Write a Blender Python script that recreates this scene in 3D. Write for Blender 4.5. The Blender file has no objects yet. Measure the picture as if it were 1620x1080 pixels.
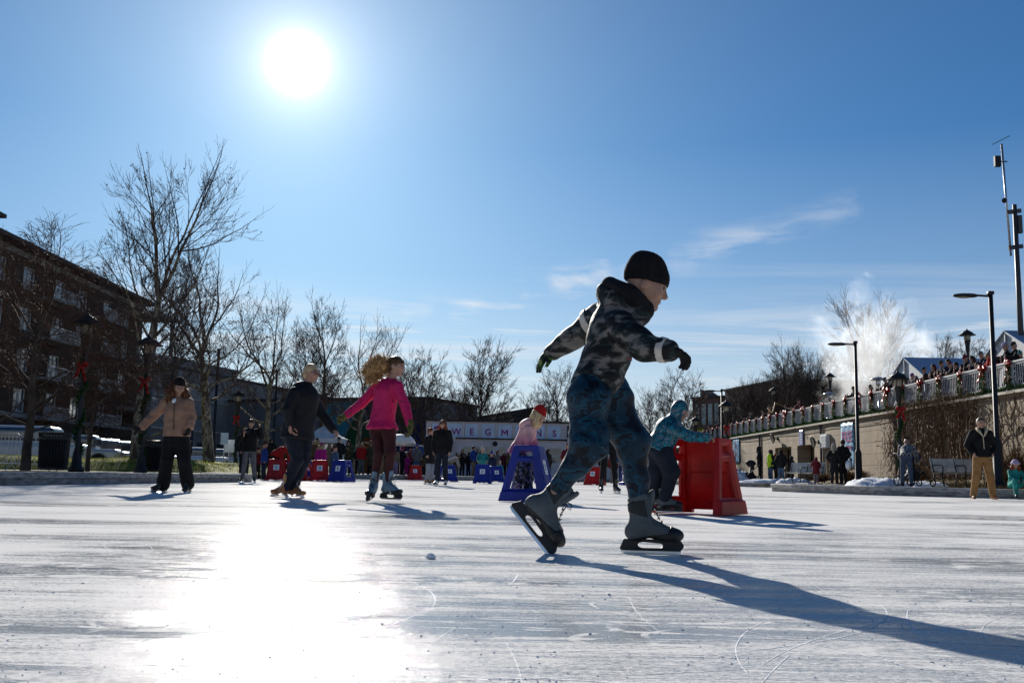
import bpy, bmesh, math, random, os
import numpy as np
from mathutils import Vector, Matrix
from mathutils.geometry import tessellate_polygon
R = math.radians
PI = math.pi
scene = bpy.context.scene
COL = scene.collection

# ------------------------------------------------------------ camera
CAM_H = 0.345
PITCH, ROLL, LENS = 7.63, 1.10, 35.0
cam_d = bpy.data.cameras.new("camera")
cam = bpy.data.objects.new("camera", cam_d)
COL.objects.link(cam)
cam_d.lens = LENS
cam_d.sensor_width = 36.0
cam_d.clip_start = 0.05
cam_d.clip_end = 3000
CAM_M = Matrix.Translation((0, 0, CAM_H)) @ Matrix.Rotation(R(90 + PITCH), 4, 'X') @ Matrix.Rotation(R(ROLL), 4, 'Z')
cam.matrix_world = CAM_M
scene.camera = cam
CR = CAM_M.to_3x3()
FPX = LENS / 36.0 * 1620.0

def ray(px, py):
    d = CR @ Vector(((px - 810) / FPX, -(py - 540) / FPX, -1.0))
    return d.normalized()

def AT(px, py, Y):
    """world point seen at photo pixel px,py at depth Y (plane y=Y)"""
    d = ray(px, py)
    return Vector((0, 0, CAM_H)) + d * (Y / d.y)

def proj(p):
    q = CR.transposed() @ (Vector(p) - Vector((0, 0, CAM_H)))
    return 810 + FPX * q.x / -q.z, 540 - FPX * q.y / -q.z

def GX(px, Y, z=0.0):
    """x so that (x,Y,z) is seen at column px"""
    x = (px - 810) / FPX * Y
    for _ in range(4):
        e = proj((x, Y, z))[0] - px
        x -= e * Y / FPX
    return x

# ------------------------------------------------------------ sun + sky
SUN_DIR = ray(470, 100)                      # towards the sun
SUN_EL = math.asin(SUN_DIR.z)
SUN_AZ = math.atan2(SUN_DIR.x, SUN_DIR.y)    # from +Y towards +X
sun_d = bpy.data.lights.new("sun", 'SUN')
sun_d.energy = 5.0
sun_d.angle = R(0.53)
sun_d.color = (1.0, 0.95, 0.86)
sun = bpy.data.objects.new("sun", sun_d)
COL.objects.link(sun)
sun.rotation_euler = (-SUN_DIR).to_track_quat('-Z', 'Y').to_euler()
sun.location = (0, 0, 50)

scene.view_settings.view_transform = 'Standard'
scene.view_settings.look = 'None'
scene.view_settings.exposure = 0.50
scene.view_settings.gamma = 1.0

world = bpy.data.worlds.new("World")
scene.world = world
world.use_nodes = True
nt = world.node_tree
nt.nodes.clear()

class NT:
    """tiny node helper"""
    def __init__(s, t): s.t = t
    def n(s, typ, **kw):
        o = s.t.nodes.new(typ)
        for k, v in kw.items():
            if k.startswith('i_'):
                o.inputs[k[2:]].default_value = v
            elif k.startswith('n_'):
                o.inputs[int(k[2:])].default_value = v
            else:
                setattr(o, k, v)
        return o
    def l(s, a, b): s.t.links.new(a, b)
    def math(s, op, a, b=None, c=None, clamp=False):
        o = s.n('ShaderNodeMath', operation=op, use_clamp=clamp)
        for i, v in enumerate((a, b, c)):
            if v is None: continue
            if isinstance(v, (int, float)): o.inputs[i].default_value = v
            else: s.l(v, o.inputs[i])
        return o.outputs[0]
    def ramp(s, fac, stops, interp='LINEAR'):
        o = s.n('ShaderNodeValToRGB')
        cr = o.color_ramp
        cr.interpolation = interp
        while len(cr.elements) > 1: cr.elements.remove(cr.elements[0])
        for i, (p, c) in enumerate(stops):
            e = cr.elements[0] if i == 0 else cr.elements.new(p)
            e.position = p
            if isinstance(c, (int, float)): c = (c, c, c, 1)
            e.color = c if len(c) == 4 else (*c, 1)
        s.l(fac, o.inputs[0])
        return o.outputs[0]
    def mix(s, fac, a, b, blend='MIX'):
        o = s.n('ShaderNodeMix', data_type='RGBA', blend_type=blend)
        for v, idx in ((fac, 0), (a, 6), (b, 7)):
            if isinstance(v, (int, float)): o.inputs[idx].default_value = v if idx == 0 else (v, v, v, 1)
            elif isinstance(v, tuple): o.inputs[idx].default_value = (*v, 1) if len(v) == 3 else v
            else: s.l(v, o.inputs[idx])
        return o.outputs[2]
    def noise(s, vec, scale, detail=4, rough=0.55, dist=0.0):
        o = s.n('ShaderNodeTexNoise')
        o.inputs['Scale'].default_value = scale
        o.inputs['Detail'].default_value = detail
        o.inputs['Roughness'].default_value = rough
        o.inputs['Distortion'].default_value = dist
        s.l(vec, o.inputs['Vector'])
        return o.outputs['Fac']
    def mapping(s, vec, sc=(1, 1, 1), loc=(0, 0, 0), rot=(0, 0, 0)):
        o = s.n('ShaderNodeMapping')
        o.inputs['Scale'].default_value = sc
        o.inputs['Location'].default_value = loc
        o.inputs['Rotation'].default_value = rot
        s.l(vec, o.inputs['Vector'])
        return o.outputs[0]

W = NT(nt)
SKY_STRENGTH = 0.055
sky = W.n('ShaderNodeTexSky', sky_type='NISHITA')
sky.sun_disc = False
sky.sun_elevation = SUN_EL
sky.sun_rotation = SUN_AZ
sky.air_density = 1.0
sky.dust_density = 0.25
sky.ozone_density = 1.6
geo = W.n('ShaderNodeTexCoord')
vdir = W.n('ShaderNodeVectorMath', operation='NORMALIZE'); W.l(geo.outputs['Generated'], vdir.inputs[0])
V = vdir.outputs[0]
dot = W.n('ShaderNodeVectorMath', operation='DOT_PRODUCT'); W.l(V, dot.inputs[0]); dot.inputs[1].default_value = SUN_DIR
ang = W.math('MULTIPLY', W.math('ARCCOSINE', W.math('MINIMUM', dot.outputs['Value'], 0.999999)), 180 / PI)
core = W.math('MULTIPLY', W.math('POWER', 2.718, W.math('MULTIPLY', W.math('POWER', W.math('DIVIDE', ang, 0.95), 2.0), -1.0)), 22.0)
halo1 = W.math('MULTIPLY', W.math('POWER', 2.718, W.math('DIVIDE', ang, -1.8)), 7.0)
halo2 = W.math('MULTIPLY', W.math('POWER', 2.718, W.math('DIVIDE', ang, -10.0)), 2.6)
glow = W.math('ADD', W.math('ADD', core, halo1), halo2)
sep = W.n('ShaderNodeSeparateXYZ'); W.l(V, sep.inputs[0])
# cirrus: streaks laid out on a high flat layer + some wisps in azimuth/elevation
zc = W.math('MAXIMUM', W.math('ADD', sep.outputs['Z'], 0.02), 0.02)
cb = W.n('ShaderNodeCombineXYZ')
W.l(W.math('DIVIDE', sep.outputs['X'], zc), cb.inputs[0]); W.l(W.math('DIVIDE', sep.outputs['Y'], zc), cb.inputs[1])
pv = W.mapping(cb.outputs[0], sc=(0.16, 0.55, 1), rot=(0, 0, R(7)))
n1 = W.noise(pv, 1.1, 7, 0.6, 0.6)
low = W.ramp(sep.outputs['Z'], [(0.0, 1.0), (0.10, 0.95), (0.15, 0.75), (0.19, 0.42), (0.24, 0.10), (0.32, 0.0)])
cl1 = W.math('MULTIPLY', W.ramp(n1, [(0.38, 0.0), (0.60, 1.0)]), low)
az = W.math('ARCTAN2', sep.outputs['X'], sep.outputs['Y'])
el = W.math('ARCSINE', sep.outputs['Z'])
cb2 = W.n('ShaderNodeCombineXYZ')
W.l(az, cb2.inputs[0]); W.l(el, cb2.inputs[1])
# long diagonal line of wisps rising to the right
line = W.math('SUBTRACT', el, W.math('ADD', W.math('MULTIPLY', az, 0.235), 0.180))
wv = W.mapping(cb2.outputs[0], sc=(9, 42, 1), rot=(0, 0, R(-13)))
n2 = W.noise(wv, 1.0, 6, 0.62, 0.4)
n3 = W.noise(W.mapping(cb2.outputs[0], sc=(15, 7, 1), loc=(2.3, 0.7, 0)), 1.0, 2, 0.5)
lm = W.math('POWER', 2.718, W.math('MULTIPLY', W.math('POWER', W.math('DIVIDE', line, 0.016), 2.0), -1.0))
azm = W.ramp(W.math('ADD', az, 0.5), [(0.30, 0.0), (0.38, 0.7), (0.62, 1.0), (0.78, 0.5), (0.95, 0.0)])
cl2 = W.math('MULTIPLY', W.math('MULTIPLY', W.math('MULTIPLY', lm, azm), W.ramp(n2, [(0.34, 0.0), (0.60, 1.0)])), W.ramp(n3, [(0.36, 0.0), (0.52, 1.0)]))
cb3 = W.mapping(cb2.outputs[0], sc=(3.4, 46, 1), loc=(1.3, 0.4, 0), rot=(0, 0, R(1.2)))
n4 = W.noise(cb3, 1.0, 6, 0.62, 0.5)
bandm = W.ramp(el, [(0.02, 0.6), (0.07, 1.0), (0.14, 0.9), (0.175, 0.35), (0.21, 0.0)])
cl3 = W.math('MULTIPLY', W.ramp(n4, [(0.44, 0.0), (0.60, 1.0)]), bandm)
cl1 = W.math('MAXIMUM', cl1, cl3)
cloud = W.math('MINIMUM', W.math('ADD', W.math('MULTIPLY', cl1, 0.75), W.math('MULTIPLY', cl2, 0.6)), 0.9)
# clouds thin out into milk near the horizon
milk = W.ramp(sep.outputs['Z'], [(0.0, 0.85), (0.06, 0.74), (0.12, 0.42), (0.20, 0.14), (0.32, 0.0)])
cf = W.math('MAXIMUM', cloud, milk)
skyc = W.mix(1.0, sky.outputs[0], (SKY_STRENGTH, SKY_STRENGTH, SKY_STRENGTH), 'MULTIPLY')
skyc = W.mix(1.0, skyc, (0.27, 0.63, 0.97), 'MULTIPLY')
skyc = W.mix(cf, skyc, (0.55, 0.57, 0.60))
gl = W.n('ShaderNodeCombineXYZ')
for i, f in enumerate((0.105, 0.098, 0.088)):
    W.l(W.math('MULTIPLY', glow, f), gl.inputs[i])
skyc = W.mix(1.0, skyc, gl.outputs[0], 'ADD')
bg = W.n('ShaderNodeBackground'); W.l(skyc, bg.inputs[0]); bg.inputs[1].default_value = 1.0
wo = W.n('ShaderNodeOutputWorld'); W.l(bg.outputs[0], wo.inputs[0])

try:
    scene.cycles.max_bounces = 6
    scene.cycles.transparent_max_bounces = 8
    scene.cycles.volume_bounces = 2
    scene.cycles.volume_step_rate = 1.0
    scene.cycles.use_denoising = True
    scene.cycles.caustics_reflective = False
    scene.cycles.caustics_refractive = False
except Exception:
    pass
# ------------------------------------------------------------ materials
def new_mat(name):
    m = bpy.data.materials.new(name); m.use_nodes = True
    t = m.node_tree; t.nodes.clear()
    N = NT(t)
    out = N.n('ShaderNodeOutputMaterial')
    b = N.n('ShaderNodeBsdfPrincipled')
    N.l(b.outputs[0], out.inputs[0])
    return m, N, b, out

def mat(name, col, rough=0.7, metal=0.0, var=0.15, scale=6.0, bump=0.0, bscale=60.0, objcol=False, spec=0.5, trans=0.0, dark=None, stretch=(1, 1, 1)):
    """plain surface with mottled colour and bump; objcol multiplies by the object's own colour"""
    m, N, b, out = new_mat(name)
    tc = N.n('ShaderNodeTexCoord').outputs['Object']
    v = N.mapping(tc, sc=stretch)
    f = N.noise(v, scale, 5, 0.6)
    c2 = dark if dark else tuple(max(0, c * (1 - var * 2)) for c in col)
    cr = N.ramp(f, [(0.30, c2), (0.70, tuple(min(1, c * (1 + var)) for c in col))])
    if objcol:
        oi = N.n('ShaderNodeObjectInfo')
        cr = N.mix(1.0, cr, oi.outputs['Color'], 'MULTIPLY')
    N.l(cr, b.inputs['Base Color'])
    b.inputs['Roughness'].default_value = rough
    b.inputs['Metallic'].default_value = metal
    b.inputs['Specular IOR Level'].default_value = spec if rough < 0.6 else spec * 0.4
    if bump:
        bn = N.n('ShaderNodeBump'); bn.inputs['Strength'].default_value = bump; bn.inputs['Distance'].default_value = 0.02
        N.l(N.noise(v, bscale, 4, 0.6), bn.inputs['Height']); N.l(bn.outputs[0], b.inputs['Normal'])
    if trans:
        tr = N.n('ShaderNodeBsdfTranslucent'); N.l(cr, tr.inputs[0])
        mx = N.n('ShaderNodeMixShader'); mx.inputs[0].default_value = trans
        N.l(b.outputs[0], mx.inputs[1]); N.l(tr.outputs[0], mx.inputs[2]); N.l(mx.outputs[0], out.inputs[0])
    return m

def mat_blocks(name, stops, scale=9.0, rough=0.75, stretch=(1, 1, 1), dist=0.6, bump=0.3, trans=0.0, sheen=0.0, detail=3, interp='CONSTANT'):
    """camouflage-like patches: hard edged noise thresholds"""
    m, N, b, out = new_mat(name)
    tc = N.n('ShaderNodeTexCoord').outputs['Object']
    v = N.mapping(tc, sc=stretch)
    f = N.noise(v, scale, detail, 0.55, dist)
    cr = N.ramp(f, stops, interp)
    N.l(cr, b.inputs['Base Color']); b.inputs['Roughness'].default_value = rough
    b.inputs['Sheen Weight'].default_value = sheen; b.inputs['Specular IOR Level'].default_value = 0.2
    bn = N.n('ShaderNodeBump'); bn.inputs['Strength'].default_value = bump; bn.inputs['Distance'].default_value = 0.01
    N.l(N.noise(tc, 26, 4, 0.6, 0.5), bn.inputs['Height']); N.l(bn.outputs[0], b.inputs['Normal'])
    if trans:
        tr = N.n('ShaderNodeBsdfTranslucent'); N.l(cr, tr.inputs[0])
        mx = N.n('ShaderNodeMixShader'); mx.inputs[0].default_value = trans
        N.l(b.outputs[0], mx.inputs[1]); N.l(tr.outputs[0], mx.inputs[2]); N.l(mx.outputs[0], out.inputs[0])
    return m

def mat_brick(name, c1, c2, mortar, scale=1.0, bw=0.22, bh=0.075):
    m, N, b, out = new_mat(name)
    tc = N.n('ShaderNodeTexCoord').outputs['Object']
    br = N.n('ShaderNodeTexBrick')
    br.inputs['Color1'].default_value = (*c1, 1); br.inputs['Color2'].default_value = (*c2, 1); br.inputs['Mortar'].default_value = (*mortar, 1)
    br.inputs['Scale'].default_value = scale; br.inputs['Brick Width'].default_value = bw; br.inputs['Row Height'].default_value = bh
    br.inputs['Mortar Size'].default_value = 0.008
    # object x -> u , z -> v
    s = N.n('ShaderNodeSeparateXYZ'); N.l(tc, s.inputs[0]); c = N.n('ShaderNodeCombineXYZ')
    N.l(s.outputs['X'], c.inputs[0]); N.l(s.outputs['Z'], c.inputs[1]); N.l(c.outputs[0], br.inputs['Vector'])
    f = N.noise(tc, 0.5, 4)
    col = N.mix(1.0, br.outputs['Color'], N.ramp(f, [(0.3, 0.7), (0.7, 1.15)]), 'MULTIPLY')
    N.l(col, b.inputs['Base Color']); b.inputs['Roughness'].default_value = 0.85
    return m

def mat_concrete(name, col=(0.30, 0.27, 0.22), lines=True):
    """board-formed concrete wall: panel joints, tie holes, stains (object y along wall, z up)"""
    m, N, b, out = new_mat(name)
    tc = N.n('ShaderNodeTexCoord').outputs['Object']
    s = N.n('ShaderNodeSeparateXYZ'); N.l(tc, s.inputs[0])
    c = N.n('ShaderNodeCombineXYZ'); N.l(s.outputs['Y'], c.inputs[0]); N.l(s.outputs['Z'], c.inputs[1])
    big = N.noise(tc, 0.6, 6, 0.65)
    fine = N.noise(tc, 14, 5, 0.6)
    streak = N.noise(N.mapping(tc, sc=(1, 2.2, 0.12)), 1.6, 5, 0.7)
    base = N.ramp(big, [(0.25, tuple(x * 0.68 for x in col)), (0.75, tuple(x * 1.15 for x in col))])
    base = N.mix(1.0, base, N.ramp(fine, [(0.3, 0.82), (0.7, 1.08)]), 'MULTIPLY')
    base = N.mix(1.0, base, N.ramp(streak, [(0.30, 0.62), (0.48, 1.0), (0.70, 1.0), (0.80, 1.22)]), 'MULTIPLY')
    if lines:
        br = N.n('ShaderNodeTexBrick'); br.offset = 0.0
        br.inputs['Scale'].default_value = 1.0; br.inputs['Brick Width'].default_value = 2.44; br.inputs['Row Height'].default_value = 0.61
        br.inputs['Mortar Size'].default_value = 0.02; br.inputs['Color1'].default_value = (1, 1, 1, 1); br.inputs['Color2'].default_value = (0.9, 0.9, 0.9, 1); br.inputs['Mortar'].default_value = (0.5, 0.47, 0.45, 1)
        N.l(c.outputs[0], br.inputs['Vector'])
        base = N.mix(1.0, base, br.outputs['Color'], 'MULTIPLY')
        # tie holes
        fx = N.math('FRACT', N.math('DIVIDE', s.outputs['Y'], 0.61)); fz = N.math('FRACT', N.math('DIVIDE', N.math('ADD', s.outputs['Z'], 0.3), 0.61))
        dx = N.math('POWER', N.math('SUBTRACT', fx, 0.5), 2.0); dz = N.math('POWER', N.math('SUBTRACT', fz, 0.5), 2.0)
        hole = N.math('LESS_THAN', N.math('ADD', dx, dz), 0.0032)
        base = N.mix(N.math('MULTIPLY', hole, 0.65), base, (0.06, 0.05, 0.045))
    N.l(base, b.inputs['Base Color']); b.inputs['Roughness'].default_value = 0.9
    bn = N.n('ShaderNodeBump'); bn.inputs['Strength'].default_value = 0.35; bn.inputs['Distance'].default_value = 0.02
    N.l(fine, bn.inputs['Height']); N.l(bn.outputs[0], b.inputs['Normal'])
    return m

def mat_ice():
    m, N, b, out = new_mat('ice')
    tc = N.n('ShaderNodeTexCoord').outputs['Object']
    s = N.n('ShaderNodeSeparateXYZ'); N.l(tc, s.inputs[0])
    # skating marks run mostly across the view: stretch along x
    st1 = N.noise(N.mapping(tc, sc=(0.30, 3.6, 1), rot=(0, 0, R(2))), 1.0, 8, 0.68, 0.4)
    st2 = N.noise(N.mapping(tc, sc=(1.1, 16, 1), rot=(0, 0, R(-3))), 1.3, 7, 0.70, 0.3)
    patch = N.noise(N.mapping(tc, sc=(0.35, 0.8, 1)), 0.9, 5, 0.6, 0.8)
    fine = N.noise(tc, 210, 3, 0.7)
    fine2 = N.noise(N.mapping(tc, sc=(1, 2.5, 1)), 60, 5, 0.75)
    grit = N.noise(tc, 95, 2, 0.5)
    def dev(x, k): return N.math('MULTIPLY', N.math('SUBTRACT', x, 0.5), k)
    frost = N.math('ADD', dev(st1, 1.0), N.math('ADD', dev(st2, 0.75), dev(patch, 1.5)))
    frost = N.math('ADD', frost, N.math('ADD', dev(fine2, 1.2), dev(fine, 0.5)))
    # far ice reads as evenly snowed over
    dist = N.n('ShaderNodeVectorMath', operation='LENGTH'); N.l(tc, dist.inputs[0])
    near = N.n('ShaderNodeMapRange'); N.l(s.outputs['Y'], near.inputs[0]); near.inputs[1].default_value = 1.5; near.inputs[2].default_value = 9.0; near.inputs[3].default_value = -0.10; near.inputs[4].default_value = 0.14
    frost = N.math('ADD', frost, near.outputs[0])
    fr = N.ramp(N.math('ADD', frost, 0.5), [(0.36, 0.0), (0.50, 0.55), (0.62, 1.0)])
    # thin scratches: level lines of stretched noise at a few orientations
    scr = None
    for (rot, sx, sy, th, sd) in ((4, 0.5, 5.0, 0.012, 0.0), (-9, 0.45, 4.0, 0.010, 3.7), (22, 0.6, 2.6, 0.006, 9.1), (-38, 0.8, 2.0, 0.0035, 5.3), (70, 0.5, 1.8, 0.0025, 7.9), (-3, 0.4, 9.0, 0.016, 1.9), (48, 0.35, 1.3, 0.003, 12.4)):
        nn = N.noise(N.mapping(tc, sc=(sx, sy, 1), rot=(0, 0, R(rot)), loc=(sd, sd * 1.7, sd)), 1.0, 1.5, 0.4)
        a = N.math('ABSOLUTE', N.math('SUBTRACT', nn, 0.5))
        l = N.math('LESS_THAN', a, th)
        scr = l if scr is None else N.math('MAXIMUM', scr, l)
    brk = N.ramp(N.noise(tc, 7, 4, 0.7), [(0.42, 0.0), (0.55, 1.0)])
    scr = N.math('MULTIPLY', scr, brk)
    fr = N.math('MAXIMUM', fr, N.math('MULTIPLY', scr, 0.95))
    chips = N.ramp(grit, [(0.66, 0.0), (0.70, 1.0)])
    fr = N.math('MAXIMUM', fr, N.math('MULTIPLY', chips, 0.9))
    clear = N.ramp(patch, [(0.3, (0.27, 0.29, 0.31)), (0.7, (0.40, 0.42, 0.44))])
    pink = N.ramp(N.noise(N.mapping(tc, sc=(0.8, 1.6, 1), loc=(4, 2, 0)), 0.5, 3), [(0.66, 0.0), (0.75, 0.35)])
    clear = N.mix(pink, clear, (0.50, 0.36, 0.36))
    snow = N.ramp(fine2, [(0.3, (0.62, 0.605, 0.585)), (0.7, (0.90, 0.88, 0.855))])
    N.l(clear, b.inputs['Base Color'])
    b.inputs['Roughness'].default_value = 0.09
    b.inputs['IOR'].default_value = 1.31
    b.inputs['Specular IOR Level'].default_value = 0.28
    dif = N.n('ShaderNodeBsdfDiffuse'); N.l(snow, dif.inputs[0]); dif.inputs[1].default_value = 0.0
    gls = N.n('ShaderNodeBsdfGlossy'); gls.inputs[0].default_value = (1, 1, 1, 1); gls.inputs['Roughness'].default_value = 0.36
    sn = N.n('ShaderNodeMixShader'); sn.inputs[0].default_value = 0.008; N.l(dif.outputs[0], sn.inputs[1]); N.l(gls.outputs[0], sn.inputs[2])
    mxs = N.n('ShaderNodeMixShader'); N.l(fr, mxs.inputs[0]); N.l(b.outputs[0], mxs.inputs[1]); N.l(sn.outputs[0], mxs.inputs[2]); N.l(mxs.outputs[0], out.inputs[0])
    h = N.math('ADD', N.math('MULTIPLY', fine2, 0.55), N.math('ADD', N.math('MULTIPLY', st2, 0.5), N.math('MULTIPLY', fine, 0.10)))
    h = N.math('ADD', h, N.math('MULTIPLY', chips, 0.25))
    h = N.math('ADD', h, N.math('MULTIPLY', fr, 0.22))
    bn = N.n('ShaderNodeBump'); bn.inputs['Strength'].default_value = 0.7; bn.inputs['Distance'].default_value = 0.00105
    N.l(h, bn.inputs['Height'])
    for nd in (b, dif, gls): N.l(bn.outputs[0], nd.inputs['Normal'])
    return m

def mat_glass(name, col=(0.05, 0.07, 0.09), rough=0.05):
    m, N, b, out = new_mat(name)
    tc = N.n('ShaderNodeTexCoord').outputs['Object']
    f = N.noise(tc, 0.8, 3)
    N.l(N.ramp(f, [(0.3, tuple(c * 0.5 for c in col)), (0.7, tuple(c * 1.6 for c in col))]), b.inputs['Base Color'])
    b.inputs['Roughness'].default_value = rough; b.inputs['Specular IOR Level'].default_value = 0.9
    return m

M = {}
M['ice'] = mat_ice()
M['snow'] = mat('snow', (0.78, 0.80, 0.84), 0.75, var=0.08, bump=0.5, bscale=18)
M['ground'] = mat('ground', (0.17, 0.16, 0.14), 0.9, var=0.25, scale=0.8, bump=0.4, bscale=10)
M['asphalt'] = mat('asphalt', (0.055, 0.055, 0.058), 0.85, var=0.2, scale=2, bump=0.3, bscale=40)
M['grass'] = mat('grass', (0.30, 0.31, 0.06), 0.9, var=0.35, scale=2.5, bump=0.8, bscale=60, trans=0.25)
M['drygrass'] = mat('dry_grass', (0.19, 0.135, 0.06), 0.9, var=0.4, scale=3, bump=0.8, bscale=60)
M['leaflitter'] = mat('leaf_litter', (0.10, 0.06, 0.03), 0.9, var=0.4, scale=5, bump=0.8, bscale=50)
M['kerb'] = mat('kerb_concrete', (0.34, 0.33, 0.32), 0.72, var=0.3, scale=5, bump=0.35, bscale=30, stretch=(1, 1, 3))
M['wallc'] = mat_concrete('wall_concrete', (0.40, 0.31, 0.21))
M['coping'] = mat('coping_stone', (0.55, 0.50, 0.42), 0.8, var=0.2, scale=2, bump=0.2)
M['brick'] = mat_brick('red_brick', (0.13, 0.058, 0.038), (0.18, 0.08, 0.05), (0.14, 0.12, 0.105))
M['brickb'] = mat_brick('brown_brick', (0.20, 0.13, 0.09), (0.25, 0.16, 0.11), (0.2, 0.18, 0.16))
M['greyclad'] = mat('grey_cladding', (0.19, 0.185, 0.19), 0.8, var=0.1, scale=0.5)
M['greyclad2'] = mat('grey_stucco', (0.27, 0.26, 0.25), 0.85, var=0.12, scale=0.4, bump=0.2)
M['roofdark'] = mat('dark_roofing', (0.06, 0.055, 0.055), 0.8, var=0.3, scale=1.2)
M['roofpale'] = mat('pale_metal_roof', (0.45, 0.47, 0.52), 0.5, var=0.1)
M['glass'] = mat_glass('window_glass')
M['bglass'] = mat_glass('blue_window_glass', (0.07, 0.16, 0.20), 0.08)
M['wframe'] = mat('white_frame', (0.62, 0.62, 0.60), 0.5, var=0.05)
M['dframe'] = mat('dark_frame', (0.05, 0.045, 0.045), 0.5, var=0.1)
M['kiosk'] = mat('kiosk_siding', (0.78, 0.68, 0.66), 0.8, var=0.1, scale=1.0, bump=0.2, bscale=8)
M['white'] = mat('white_paint', (0.78, 0.78, 0.78), 0.45, var=0.06, scale=3)
M['black'] = mat('black_paint', (0.008, 0.008, 0.009), 0.55, var=0.3, scale=4)
M['blackmatte'] = mat('black_plastic', (0.022, 0.022, 0.024), 0.6, var=0.2, scale=10)
M['steel'] = mat('brushed_steel', (0.62, 0.64, 0.67), 0.28, metal=1.0, var=0.08)
M['galv'] = mat('galvanised_steel', (0.45, 0.46, 0.48), 0.35, metal=0.8, var=0.12)
M['tentw'] = mat('white_canvas', (0.82, 0.83, 0.85), 0.6, var=0.05, trans=0.30)
M['tentr'] = mat('blue_grey_canvas', (0.30, 0.37, 0.50), 0.6, var=0.06)
M['blueroof'] = mat('blue_canvas', (0.06, 0.10, 0.24), 0.6, var=0.1, trans=0.2)
M['bark'] = mat('bark', (0.10, 0.075, 0.058), 0.9, var=0.35, scale=6, bump=0.8, bscale=22, stretch=(1, 1, 0.3))
M['plane_bark'] = mat_blocks('plane_bark', [(0.0, (0.07, 0.052, 0.04, 1)), (0.46, (0.17, 0.14, 0.10, 1)), (0.53, (0.30, 0.27, 0.20, 1)), (0.60, (0.13, 0.10, 0.07, 1))], scale=3.2, stretch=(1, 1, 0.45), rough=0.8)
M['twig'] = mat('twig', (0.085, 0.06, 0.048), 0.75, var=0.3, scale=3)
M['twigred'] = mat('red_brown_twig', (0.11, 0.06, 0.04), 0.75, var=0.3, scale=3, spec=0.25)
M['railwhite'] = mat('weathered_white_paint', (0.52, 0.52, 0.52), 0.55, var=0.12, scale=3)
M['vine'] = mat('dry_vine', (0.17, 0.095, 0.05), 0.8, var=0.4, scale=6)
M['shrub'] = mat('dry_shrub', (0.24, 0.12, 0.045), 0.85, var=0.45, scale=6, trans=0.2)
M['fir'] = mat('fir_garland', (0.035, 0.085, 0.025), 0.7, var=0.4, scale=20, trans=0.2)
M['bow'] = mat('red_ribbon', (0.50, 0.02, 0.015), 0.35, var=0.15, scale=12, trans=0.35)
M['plastic'] = mat('moulded_plastic', (0.74, 0.74, 0.74), 0.42, var=0.16, scale=4, objcol=True, bump=0.12, bscale=180, trans=0.30)
M['sticker'] = mat('white_sticker', (0.72, 0.76, 0.82), 0.5, var=0.04)
M['ink'] = mat('dark_blue_ink', (0.06, 0.09, 0.16), 0.6, var=0.1)
M['cloth'] = mat('tinted_cloth', (1, 1, 1), 0.85, var=0.22, scale=9, objcol=True, bump=0.5, bscale=28, trans=0.06)
M['hairt'] = mat('tinted_hair', (1, 1, 1), 0.6, var=0.3, scale=30, objcol=True, bump=0.6, bscale=60, trans=0.3, stretch=(1, 1, 0.3))
M['skin'] = mat('skin', (0.36, 0.20, 0.14), 0.5, var=0.06, scale=14, bump=0.1, bscale=90)
M['skind'] = mat('skin_brown', (0.22, 0.115, 0.075), 0.5, var=0.06, scale=14)
M['eye'] = mat('eye_dark', (0.03, 0.02, 0.018), 0.2, var=0.1)
M['lip'] = mat('lips', (0.45, 0.16, 0.14), 0.45, var=0.05)
M['ltglass'] = mat('lamp_glass', (0.55, 0.52, 0.42), 0.25, var=0.1, trans=0.5)
M['carpaint'] = mat('car_paint', (1, 1, 1), 0.22, var=0.03, objcol=True, spec=0.8)
M['tyre'] = mat('tyre_rubber', (0.02, 0.02, 0.02), 0.8)
M['redlight'] = mat('tail_light', (0.45, 0.02, 0.015), 0.25)
M['benchslat'] = mat('bench_slats', (0.50, 0.50, 0.47), 0.28, var=0.2, scale=4, spec=0.8)
M['bannerb'] = mat('banner_blue', (0.20, 0.42, 0.62), 0.6, var=0.15, scale=1.6)
M['bannerl'] = mat('banner_pale_blue', (0.66, 0.76, 0.92), 0.6, var=0.12, scale=0.6)
M['purple'] = mat('purple_lettering', (0.30, 0.05, 0.20), 0.6, var=0.05)
M['bannerd'] = mat('banner_dark', (0.07, 0.06, 0.06), 0.6, var=0.1)
M['navysign'] = mat('navy_sign', (0.05, 0.07, 0.28), 0.5, var=0.1)

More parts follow.
